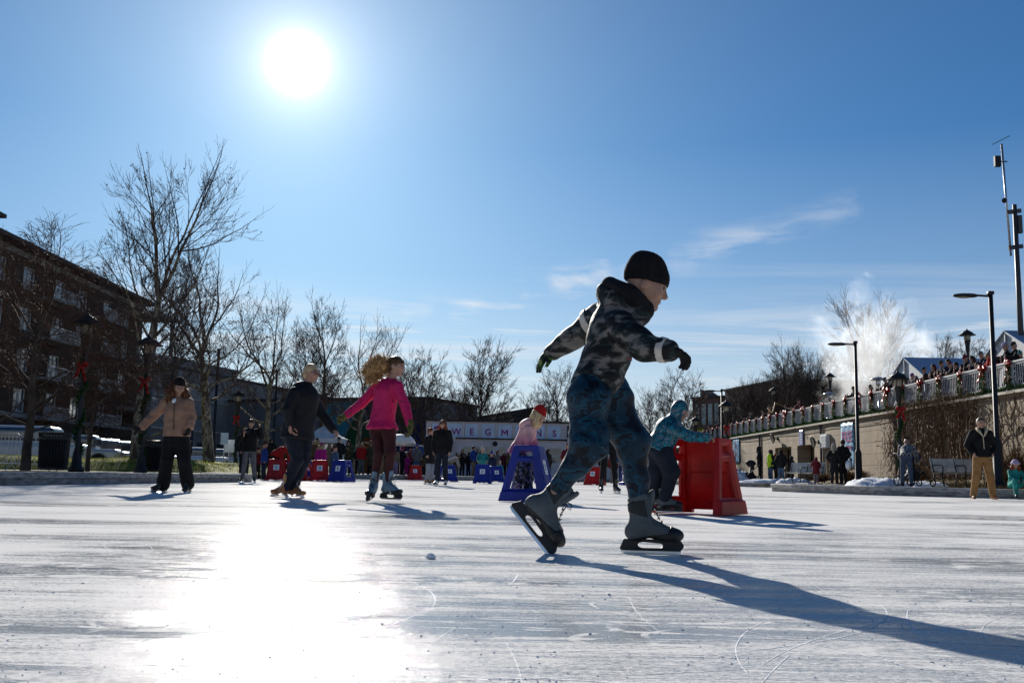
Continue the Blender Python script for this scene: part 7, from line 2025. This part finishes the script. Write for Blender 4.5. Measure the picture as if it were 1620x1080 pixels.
# --- foreground-ish singles (finer)
M['pants_grey'] = mat('grey_cloth', (0.10, 0.10, 0.11), 0.85, var=0.15, scale=9, bump=0.4)
def mid(px, Y, P, label, z=0.0, rz=0.0, **kw):
    J, k = P
    O = dict(k=k, res=0.0125, fine=True, eyes=False, hem=(0, 0, -0.08), jr=(0.18, 0.18, 0.195), sr=(0.078, 0.07, 0.06), legr=(0.095, 0.072, 0.06), jwr=0.006, twr=0.004, wcut=0.0, cuff=0.0, cutr=0.45, xres=0.0125)
    O.update(kw)
    b, *_ = person(J, O, (GX(px, Y, 0.8), Y, z), label); b.rotation_euler = (0, 0, rz)
    return b
skb = dict(style='rental', boot=M['bootblack'], trim=M['black'], holder=M['white'])
skw = dict(style='figure', boot=M['white'], trim=M['bootdark'])
def lift(P, dz=0.055):   # stand on blades
    J, k = P
    for a, v in list(J.items()):
        if a in ('face', 'up', 'front', 'toe', 'hands'): continue
        J[a] = tuple(q + Vector((0, 0, dz)) for q in v) if isinstance(v, tuple) else v + Vector((0, 0, dz))
    return J, k
phu = dict(el=((0.10, -0.05, -0.20), (0.14, -0.02, -0.16)), wr=((-0.14, -0.20, 0.12), (-0.02, -0.12, 0.26)), face=(0.1, -0.9, -0.45))
b = mid(395, 27, lift(pose(h=1.62, stance=0.17, **phu)), 'skater in black jacket and grey trousers looking down at a phone', tmat=M['pants_grey'], jmat=M['blackjean'], extra=[('hair', M['brownhair'], None, cap_hair, (0.006, 50))], skate=skb)
m = MB(); m.box((0.02, -0.34, 1.34), (0.07, 0.012, 0.14), rx=R(-25)); tag(m.build('phone', M['black'], None, loc=(GX(395, 27, .8), 27, 0)), 'black phone in the hand of the skater on the left', 'phone')
b = mid(699, 27, lift(pose(h=1.70, stance=0.12)), 'red-haired skater with sunglasses in a loose black sweater and white skates', jmat=M['blackjean'], tmat=M['navyjean'], jr=(0.195, 0.205, 0.215), sr=(0.085, 0.075, 0.05), extra=[('hair', M['auburn'], None, long_hair(0.36, 0.12, 0.0, 0.06), (0.005, 40))], skate=skw, rz=R(-12))
m = MB()
for s_ in (-1, 1): m.ball((s_ * 0.034, -0.112, 1.625 + 0.055), 0.026, 8, 6, (1, 0.35, 0.8))
m.bar((-0.08, -0.1, 1.685), (0.08, -0.1, 1.685), 0.008); sg = m.build('sunglasses', M['black'], b)
b = mid(680, 31, lift(pose(h=1.66, stance=0.12)), 'skater in long black coat with ginger hair walking beside the red-haired skater', jmat=M['blackjean'], tmat=M['greyjean'] if 'greyjean' in M else M.setdefault('greyjean', mat('pale_denim', (0.20, 0.22, 0.27), 0.8)), hem=(0, 0, -0.30), rz=R(60), extra=[('hair', M['auburn'], None, cap_hair, (0.006, 40))], skate=dict(style='rental', boot=M['bootbrown'], trim=M['black'], holder=M['steel']))
b = mid(963, 21, lift(pose(h=1.66, stance=0.16)), 'skater in black leggings seen between the legs of the running boy', jmat=M['blackjean'], tmat=M['blackjean'], rz=R(10), legr=(0.085, 0.062, 0.05), extra=[('hair', M['brownhair'], None, cap_hair, None)], skate=skb)
# man with hands in pockets, right
M['cordtan'] = mat('tan_trousers', (0.27, 0.145, 0.055), 0.85, var=0.15, scale=8, bump=0.4)
M['sherpa'] = mat('cream_fleece', (0.50, 0.42, 0.32), 0.9, var=0.15, scale=40, bump=0.6, bscale=90)
b = mid(1554, 22.8, pose(h=1.82, stance=0.20, el=((0.10, 0.05, -0.25), (0.10, 0.05, -0.25)), wr=((-0.06, -0.12, -0.16), (-0.07, -0.10, -0.16)), face=(-0.15, -1, 0.05)), 'man in black sherpa-collared jacket and tan trousers with hands in pockets', jmat=M['blackjean'], tmat=M['cordtan'], rz=R(-6), hem=(0, 0, -0.015), jr=(0.185, 0.175, 0.18), legr=(0.105, 0.08, 0.07), smat=M['bootbrown'], extra=[('hair', M['brownhair'], None, cap_hair, (0.002, 50))], bands=())
k = 1.82 / 1.7
m = MB(); m.tube([(-0.09 * k, -0.02, 1.50 * k), (-0.075 * k, -0.11, 1.44 * k), (-0.01, -0.155, 1.32 * k), (0.0, -0.160, 1.05 * k)], [0.03, 0.034, 0.012, 0.006], 8); m.tube([(0.09 * k, -0.02, 1.50 * k), (0.075 * k, -0.11, 1.44 * k), (0.012, -0.155, 1.32 * k)], [0.03, 0.034, 0.012], 8); m.build('fleece_collar', M['sherpa'], b, True)
# seated child on the kerb
J, k = pose(h=1.15, stance=0.14)
J['pel'] = Vector((0, 0.05, 0.36)); J['chest'] = Vector((0, -0.02, 0.56)); J['neck'] = Vector((0, -0.05, 0.70)); J['head'] = Vector((0, -0.07, 0.83))
J['sh'] = (Vector((-.13, -.03, .66)), Vector((.13, -.03, .66))); J['el'] = (Vector((-.17, -.16, .50)), Vector((.17, -.16, .50))); J['wr'] = (Vector((-.06, -.30, .46)), Vector((.06, -.30, .46)))
J['hip'] = (Vector((-.08, .02, .33)), Vector((.08, .02, .33))); J['kn'] = (Vector((-.14, -.30, .42)), Vector((.14, -.30, .42))); J['an'] = (Vector((-.15, -.36, .12)), Vector((.15, -.38, .12)))
J['toe'] = ((-0.5, -0.85, 0), (0.1, -1, 0)); J['up'] = (0, 0, 1); J['face'] = (-0.15, -1, -.05); J['front'] = (0, -1, 0.2)
M['tealcloth'] = mat('teal_cloth', (0.02, 0.24, 0.22), 0.8, var=0.2, scale=10, bump=0.4)
b = mid(1604, 24.2, (J, 0.66), 'small child in teal with a lilac bucket hat sitting on the right kerb', jmat=M['tealcloth'], tmat=M['tealcloth'], z=0.0, hk=0.85, res=0.011, legr=(0.12, 0.10, 0.08), jr=(0.19, 0.20, 0.20), hem=(0, 0, -0.04), extra=[('hair', M['auburn'], None, long_hair(0.18, 0.09, 0.0, 0.03), (0.004, 40)), ('bucket_hat', M['lilac'] if 'lilac' in M else M.setdefault('lilac', mat('lilac_cloth', (0.45, 0.36, 0.50), 0.8)), None, lambda F, P, s, f, u, k: (beanie(0.6, 0, 0.01, 0.012)(F, P, s, f, u, k), F.cone(P(0, 0.03), P(0, 0.05), 0.135 * k, 0.11 * k, 0.01, flat=(u, 3.0))), None)], skate=dict(style='rental', boot=M['bootblack'], trim=M['black'], k=1.1))
# plaid man bending at a stroller
M['plaid'] = mat_blocks('checked_cloth', [(0, (0.03, 0.03, 0.035, 1)), (0.5, (0.30, 0.28, 0.27, 1))], scale=14, rough=0.8, detail=0)
_m, _N, _b, _o = new_mat('checked_shirt'); _tc = _N.n('ShaderNodeTexCoord').outputs['Object']; _ck = _N.n('ShaderNodeTexChecker'); _ck.inputs['Scale'].default_value = 16; _ck.inputs['Color1'].default_value = (0.32, 0.31, 0.31, 1); _ck.inputs['Color2'].default_value = (0.03, 0.03, 0.04, 1); _N.l(_tc, _ck.inputs[0]); _N.l(_ck.outputs[0], _b.inputs['Base Color']); _b.inputs['Roughness'].default_value = 0.8; M['plaid'] = _m
M['jeans'] = mat('blue_denim', (0.10, 0.13, 0.19), 0.85, var=0.2, scale=10, bump=0.4)
b = mid(1434, 31, pose(h=1.72, stance=0.13, lean=0.95, hips=-0.02, el=((0.10, -0.08, -0.24), (0.04, -0.1, -0.24)), wr=((0, -0.12, -0.2), (0, -0.2, -0.1)), face=(0, -0.7, -0.7)), 'man in checked shirt and blue jeans bending over a stroller, seen from behind', jmat=M['plaid'], tmat=M['jeans'], rz=R(155), z=0.23, jr=(0.175, 0.17, 0.175), hem=(0, 0.05, -0.02), extra=[('hat', M['knitblack'], None, beanie(0.4, 0, 0.01), None)])
def stroller(px, Y, z, rz, hood, label):
    e = empty('stroller', (GX(px, Y, z), Y, z), rz, label, 'stroller')
    for x in (-0.28, 0.28):
        m = MB(); m.tube([(0.55, x, 0.95), (0.3, x, 0.75), (-0.45, x, 0.12)], 0.018, 6); m.tube([(-0.1, x, 0.48), (0.35, x, 0.14)], 0.016, 6); m.build('frame', M['black'], e)
        for wx, r in ((-0.48, 0.10), (0.38, 0.15)):
            m = MB(); n = 16; m.tube([(wx + r * math.cos(a * 2 * PI / n), x * 1.06, r + r * math.sin(a * 2 * PI / n)) for a in range(n + 1)], 0.022, 6); w = m.build('wheel', M['tyre'], e, True)
            m = MB()
            for a in range(3): c, s_ = math.cos(a * PI / 3), math.sin(a * PI / 3); m.bar((wx - r * c, x * 1.06, r - r * s_), (wx + r * c, x * 1.06, r + r * s_), 0.012)
            m.build('spoke', M['galv'], w)
    m = MB(); m.tube([(0.55, -0.28, 0.95), (0.60, -0.2, 1.0), (0.60, 0.2, 1.0), (0.55, 0.28, 0.95)], 0.02, 6); m.build('handle', M['blackmatte'], e, True)
    F = Field((-0.5, -0.35, 0.15), (0.5, 0.35, 1.1), 0.025); F.cone((0.15, 0, 0.75), (0.05, 0, 0.42), 0.16, 0.18, 0.03, flat=((1, 0, 0), 1.8)); F.cone((0.05, 0, 0.42), (-0.30, 0, 0.40), 0.18, 0.13, 0.04, flat=((0, 0, 1), 1.8)); F.cone((-.1, 0, .28), (.2, 0, .25), .14, .14, .03); F.mesh('seat', M['blackmatte'], e)
    F = Field((-0.5, -0.4, 0.5), (0.5, 0.4, 1.25), 0.025); F.ell((0.05, 0, 0.85), (0.30, 0.27, 0.26), None); F.ell((-0.10, 0, 0.76), (0.30, 0.24, 0.24), None, 0.02, 's'); F.plane((0, 0, 0.72), (0.5, 0, -1)); F.mesh('hood', hood, e)
M['navycloth'] = mat('navy_cloth', (0.02, 0.03, 0.09), 0.8, var=0.2)
stroller(1446, 31.8, 0.25, R(200), M['navycloth'], 'stroller with a navy hood beside the man in the checked shirt')
stroller(1186, 50.5, 0.22, R(0), M['blackmatte'], 'black stroller pushed by the hooded adult at the wall')
# family group at the wall
WG = 'people waiting by the concrete wall'
put('hood', 1202, 50.5, 0.22, R(70), 1.05, 'black', 'black', 'black', 'broad hooded adult in black holding the black stroller', WG)
put('hood', 1219, 49, 0.22, R(-70), 0.93, 'black', 'denim', 'black', 'person in yellow safety vest and jeans in the family group', WG)
put('kid', 1227, 49.5, 0.22, R(60), 1.15, 'navy', 'black', 'red', 'child in red hat half hidden behind the safety vest', WG)
put('hood', 1236, 48, 0.22, R(160), 0.92, 'black', 'denim', 'black', 'hooded person in black and blue jeans with back turned at the wall', WG)
put('kidhood', 1253, 47.5, 0.22, R(100), 1.18, 'black', 'black', 'black', 'crouching child in black beside the far bench', WG)
put('kidhood', 1291, 42.5, 0.22, R(180), 1.05, 'maroon', 'grey', 'maroon', 'child in hooded maroon coat standing alone before the door', WG)
put('coat', 1320, 41, 0.22, R(150), 0.97, 'black', 'black', 'cream', 'person in black coat and cream hat, left of the pair by the banner', WG)
put('short', 1334, 41, 0.22, R(-160), 1.02, 'black', 'black', 'hairb', 'taller person in black carrying a pale bag by the banner', WG)
F = Field((-0.5, -0.5, 0.5), (0.5, 0.5, 1.9), 0.02); F.cone((0, 0, 1.38), (0, 0, 0.92), 0.185, 0.185, 0.03, flat=((0, 1, 0), 1.3)); F.cone((-.12, 0, 1.42), (.12, 0, 1.42), .09, .09, .04); F.plane((0, 0, 0.84), (0, 0, -1))
vest = F.mesh('safety_vest', M['cloth'], None, (GX(1219, 49, .8), 49, 0.12)); vest.color = (0.55, 0.85, 0.02, 1); vest.rotation_euler = (0, 0, R(-70)); vest.scale = (0.93, 0.93, 0.97); tag(vest, 'yellow safety vest worn over a black hooded jacket', 'vest')
m = MB(); m.ball((0, 0, 0), 0.2, 8, 6, (0.6, 0.9, 1)); tag(m.build('shoulder_bag', M['sticker'], None, True, loc=(GX(1342, 40.6, 1.0), 40.6, 1.0)), 'pale bag hanging at the side of the taller person by the banner', 'bag')

# people on the terrace, at the railing
def rp(px, arch, jac, top, lb, h=1.0, rz=None, leg='black', hat=None, dx=0.55, Y=None):
    q_ = math.sin(px * 12.9898) * 43758.5; q_ -= math.floor(q_); dx += 0.25 * q_; h *= 0.95 + 0.12 * q_; rz = (-90 if rz is None else rz) + 50 * (q_ - 0.5)
    Y = Y or (19.9 * FPX / (px - 810)); X = WX + dx
    put(arch, px, Y, 3.92, R(-90) if rz is None else R(rz), h * 1.10, jac, leg, top, lb, RG, X, hat)
rp(1611, 'railpom', 'navy', 'teal', 'small person in teal bobble hat farthest right at the railing', 0.82)
rp(1590, 'railhat', 'black', 'lavender', 'person in lavender hat leaning on the railing right of the tall pole', 1.12, hat='lavender')
rp(1576, 'short', 'red', 'hairb', 'person in red jacket behind the tall pole lamp at the railing', 0.98, rz=-60)
rp(1561, 'raillong', 'red', 'blond', 'blond person in red leaning far over the railing', 0.98)
rp(1521, 'railpom', 'black', 'maroon', 'person in maroon and cream bobble hat at the railing', 1.0)
rp(1502, 'railhat', 'black', 'maroon', 'person in maroon beanie left of the bobble hat at the railing', 1.0)
rp(1484, 'railhat', 'black', 'olive', 'person in olive cap and black coat at the railing', 1.04)
rp(1470, 'raillong', 'brown', 'maroon', 'person with dark red hair beside the olive cap at the railing', 1.0)
rp(1453, 'kid', 'navy', 'grey', 'child in grey hat peering over the railing', 1.25, rz=-90)
rp(1441, 'railhat', 'grey', 'purple', 'person in bright purple hat behind the garlanded lantern', 0.94)
rp(1433, 'long', 'maroon', 'hairb', 'person in maroon behind the purple hat', 0.98, rz=-80, dx=0.9)
rp(1408, 'rail', 'black', 'hairb', 'dark-haired person in black leaning on the railing beside the patio heater', 1.06)
rp(1379, 'fur', 'black', 'brown', 'person in brown fur hat and black coat at the railing', 0.98, rz=-90)
rp(1296, 'railhat', 'black', 'maroon', 'person in dark red hat leaning by the shorter patio heater', 0.95)
rp(1241, 'rail', 'black', 'hairb', 'dark person under the string of bulbs at the railing', 0.97)
rp(1214, 'railhat', 'black', 'tan', 'right one of two people in tan hats at the far railing', 1.05)
rp(1203, 'railhat', 'black', 'tan', 'left one of two people in tan hats at the far railing', 0.95)
rp(1152, 'short', 'red', 'hairb', 'person in red jacket behind the far lantern at the railing', 1.0, rz=-70)
rp(1160, 'rail', 'navy', 'hairb', 'person in navy to the right of the red jacket at the far railing', 1.0)
rp(1131, 'beanie', 'black', 'black', 'dark person between the thin pole lamp and the child at the far railing', 0.95, rz=-70)
rp(1120, 'kid', 'tan', 'tan', 'small person in tan at the far end of the railing', 1.2, rz=-70)
rp(1108, 'short', 'yellow', 'hairb', 'person in a bright yellow vest at the far end of the railing', 1.0, rz=-60)

for px_, ar_, j_, t_, lb_, h_ in ((1601, 'railhat', 'black', 'black', 'person in black beanie between the lavender hat and the teal bobble hat', 1.05), (1547, 'railhat', 'navy', 'grey', 'person in grey hat left of the blond person at the railing', 1.0), (1534, 'raillong', 'black', 'hairb', 'long-haired person in black right of the terrace lantern', 1.0), (1511, 'rail', 'brown', 'hairb', 'person in brown between the maroon beanie and the bobble hat', 0.98), (1493, 'rail', 'navy', 'hairb', 'bareheaded person in navy right of the olive cap', 1.02), (1461, 'railhat', 'black', 'black', 'person in black beanie left of the dark red hair', 1.04), (1422, 'raillong', 'olive', 'hairb', 'person in olive just left of the garlanded lantern at the railing', 0.98), (1395, 'railhat', 'maroon', 'navy', 'person in navy hat below the patio heater dish', 0.98), (1346, 'rail', 'black', 'hairb', 'person in black left of the lamp before the banner, at the railing', 1.0), (1183, 'railhat', 'black', 'grey', 'person in grey hat left of the two tan hats at the railing', 1.0), (1258, 'railhat', 'maroon', 'black', 'person in maroon below the sagging bulbs at the railing', 1.0)):
    rp(px_, ar_, j_, t_, lb_, h_)
# skating aids and children near the far side
AG = 'skating aids at the far side of the rink'
aid(437, 34.5, R(8), RED, 'red skating aid under the bending red jacket', AG); aid(462, 35, R(50), RED, 'red skating aid behind the legs of the charcoal coat skater', AG, 1.0); aid(478, 36, R(-20), RED, 'red skating aid right of the charcoal coat skater', AG, .9)
aid(491, 37, R(5), BLUE, 'blue skating aid half hidden between two red ones', AG); aid(505, 35, R(10), RED, 'red skating aid with white sticker before the white canopy tent', AG); aid(540, 34, R(-28), BLUE, 'blue skating aid right of the row of red ones', AG)
aid(657, 50, R(0), RED, 'distant red skating aid left of the red-haired skater', AG); aid(708, 44, R(30), BLUE, 'distant blue skating aid behind the red-haired skater', AG)
aid(763, 38, R(0), BLUE, 'blue skating aid pushed by the child in the teal jacket', AG); aid(783, 46, R(20), BLUE, 'distant blue skating aid right of the teal child', AG); aid(941, 40, R(-30), RED, 'small red skating aid seen behind the legs of the boy', AG)
aid(858, 44, R(0), BLUE, 'distant blue skating aid behind the girl in the red hat', AG); aid(995, 42, R(10), BLUE, 'distant blue skating aid behind the planted leg of the boy', AG)
put('bend', 440, 35.2, 0.0, R(60), 0.98, 'red', 'black', 'fur', 'person in puffy red jacket bending low over a red skating aid', CG)
put('kid', 418, 36, 0.0, R(-60), 1.15, 'blue', 'navy', 'hairb', 'child in blue snowsuit left of the bending red jacket', CG)
put('kid', 408, 40, 0.0, R(-20), 1.05, 'maroon', 'black', 'hairb', 'child in maroon left of the blue snowsuit', CG)
put('kid', 462, 38, 0.0, R(20), 0.95, 'purple', 'black', 'lavender', 'child in purple behind the charcoal coat skater', CG)
put('kid', 529, 35, 0.0, R(-40), 1.05, 'denim', 'black', 'hairb', 'child leaning on the blue skating aid with a patterned coat', CG)
put('fur', 507, 37.5, 0.0, R(170), 0.85, 'magenta', 'purple', 'magenta', 'child in magenta coat with fur hood and back turned', CG)
put('aidkid', 763, 39.2, 0.0, R(0), 1.1, 'teal', 'black', 'cream', 'child in teal jacket and cream hat pushing a blue skating aid', CG)
put('kid', 777, 47, 0.0, R(0), 1.2, 'navy', 'navy', 'blue', 'child in dark blue beside the distant blue skating aid', CG)
put('kid', 791, 48, 0.0, R(0), 0.85, 'teal', 'white', 'cream', 'tiny child in mint beside the grey coat', CG)
# crowd on the far bank  (px, Y, arch, rz, h, jacket, legs, top, label)
C = [(500, 47, 'fur', 180, 1.02, 'brown', 'black', 'hairb', 'person in brown hooded coat beside the magenta child'),
     (535, 50, 'beanie', 10, 1.06, 'black', 'black', 'navy', 'man in black coat and navy cap before the canopy tent'),
     (550, 51, 'longhat', 0, 1.04, 'olive', 'black', 'olive', 'person in olive knit hat right of the navy cap'),
     (566, 55, 'hood', 30, 0.9, 'black', 'black', 'black', 'dark hooded figure behind the olive hat'),
     (572, 52, 'long', 20, 1.0, 'red', 'grey', 'tan', 'person in bright orange-red jacket before the mural'),
     (586, 52, 'coat', -20, 1.0, 'olive', 'black', 'hairb', 'woman in long olive coat before the orange mural'),
     (520, 56, 'coat', 20, 0.98, 'tan', 'tan', 'tan', 'person in tan coat inside the canopy tent'),
     (488, 54, 'long', 0, 0.95, 'black', 'black', 'blond', 'fair-haired person left of the canopy tent'),
     (602, 56, 'short', 0, 1.0, 'black', 'tan', 'hairb', 'person in black and tan between the legs of the pink skater'),
     (625, 58, 'long', 10, 0.95, 'tan', 'lavender', 'hairb', 'person in beige coat and lilac trousers under the domed umbrella'),
     (636, 60, 'longhat', 60, 1.0, 'black', 'black', 'pink', 'person in pink hat by the domed umbrella'),
     (643, 61, 'kid', 20, 1.15, 'magenta', 'magenta', 'black', 'child in magenta between the beige coat and the grey jacket'),
     (649, 62, 'beanie', -40, 1.0, 'maroon', 'black', 'black', 'person in plum coat left of the grey jacket'),
     (659, 58, 'beanie', 15, 1.03, 'grey', 'denim', 'blue', 'person in grey jacket, blue hat and jeans by the distant red aid'),
     (667, 61, 'kid', 0, 1.0, 'brown', 'black', 'brown', 'child in brown beside the red-haired skater'),
     (613, 63, 'hood', 0, 0.95, 'navy', 'black', 'navy', 'hooded person in navy left of the domed umbrella'),
     (674, 64, 'coat', 30, 0.95, 'black', 'black', 'black', 'dark coat behind the ginger skater'),
     (716, 60, 'bend', 80, 0.95, 'cream', 'tan', 'brown', 'person in cream jacket stooping right of the red-haired skater'),
     (722, 63, 'kid', 10, 1.2, 'brown', 'tan', 'brown', 'child in brown beside the stooping cream jacket'),
     (731, 62, 'longhat', 20, 1.0, 'black', 'black', 'tan', 'person in black holding a white coat before the kiosk'),
     (741, 64, 'hood', -30, 0.9, 'black', 'navy', 'black', 'dark hooded person right of the white coat'),
     (749, 62, 'short', 60, 1.05, 'blue', 'tan', 'hairb', 'person in red and blue jacket before the kiosk window'),
     (755, 65, 'short', 0, 1.0, 'black', 'black', 'tan', 'dark figure behind the child in teal'),
     (777, 62, 'longhat', 30, 1.0, 'black', 'black', 'cream', 'blond person in cream hat right of the teal jacket'),
     (787, 60, 'coat', 60, 0.92, 'grey', 'grey', 'brown', 'person in grey coat before the white kiosk door'),
     (797, 64, 'long', 0, 0.95, 'maroon', 'black', 'hairb', 'person in maroon right of the grey coat'),
     (805, 58, 'longhat', 50, 0.98, 'olive', 'black', 'pink', 'person in pink hat left of the near blue aid'),
     (812, 63, 'hood', 0, 0.9, 'black', 'black', 'black', 'hooded dark person behind the near blue aid'),
     (845, 57, 'hood', 20, 1.0, 'olive', 'black', 'olive', 'hooded olive figure behind the near blue aid'),
     (867, 52, 'hood', 50, 1.0, 'black', 'black', 'black', 'person in black just right of the near blue aid'),
     (897, 46, 'beanie', 200, 1.05, 'maroon', 'black', 'grey', 'person in maroon jacket and grey hat left of the boy'),
     (912, 54, 'short', 0, 1.0, 'navy', 'denim', 'hairb', 'person in navy hidden behind the boy'),
     (985, 46, 'short', 0, 1.02, 'denim', 'navy', 'hairb', 'person in checked blue coat behind the planted leg'),
     (970, 52, 'long', 0, 0.98, 'maroon', 'grey', 'hairb', 'person in maroon seen between the legs of the boy'),
     (955, 56, 'beanie', 0, 0.95, 'black', 'black', 'red', 'person in red cap seen between the legs of the boy'),
     (1016, 50, 'beanie', 30, 1.0, 'brown', 'black', 'grey', 'person in brown between the boy and the hooded child'),
     (1024, 47, 'long', -20, 0.95, 'black', 'black', 'hairb', 'person in black touching the left edge of the hooded child'),
     (405, 52, 'beanie', 0, 0.95, 'grey', 'black', 'black', 'person in grey hat behind the phone user'),
     (428, 50, 'hood', 30, 1.0, 'black', 'black', 'black', 'hooded black figure behind the bending red jacket'),
     (452, 53, 'longhat', 0, 0.95, 'olive', 'black', 'tan', 'person in olive right of the bending red jacket'),
     (300, 44, 'hood', 90, 0.95, 'navy', 'black', 'navy', 'dark hooded person partly hidden behind the skater in tan'),
     (386, 33, 'hood', 40, 1.0, 'black', 'black', 'black', 'dark figure standing close behind the phone user')]
def on_ice(x, y):
    c = False; n = len(ICE)
    for i in range(n):
        (x1, y1), (x2, y2) = ICE[i], ICE[i - 1]
        if (y1 > y) != (y2 > y) and x < (x2 - x1) * (y - y1) / (y2 - y1) + x1: c = not c
    return c
for (px, Y, ar, rz, h, j, l, t, lb) in C:
    x = GX(px, Y, .8); z = 0.0 if on_ice(x, Y) else 0.2
    if px in (300,): z = hl(x, Y)
    put(ar, px, Y, z, R(rz), h, j, l, t, lb, CG)
for n_, (b, sn) in AR.items():
    if n_ not in usedA:
        for c in list(kids(b)): bpy.data.objects.remove(c)
        bpy.data.objects.remove(b)
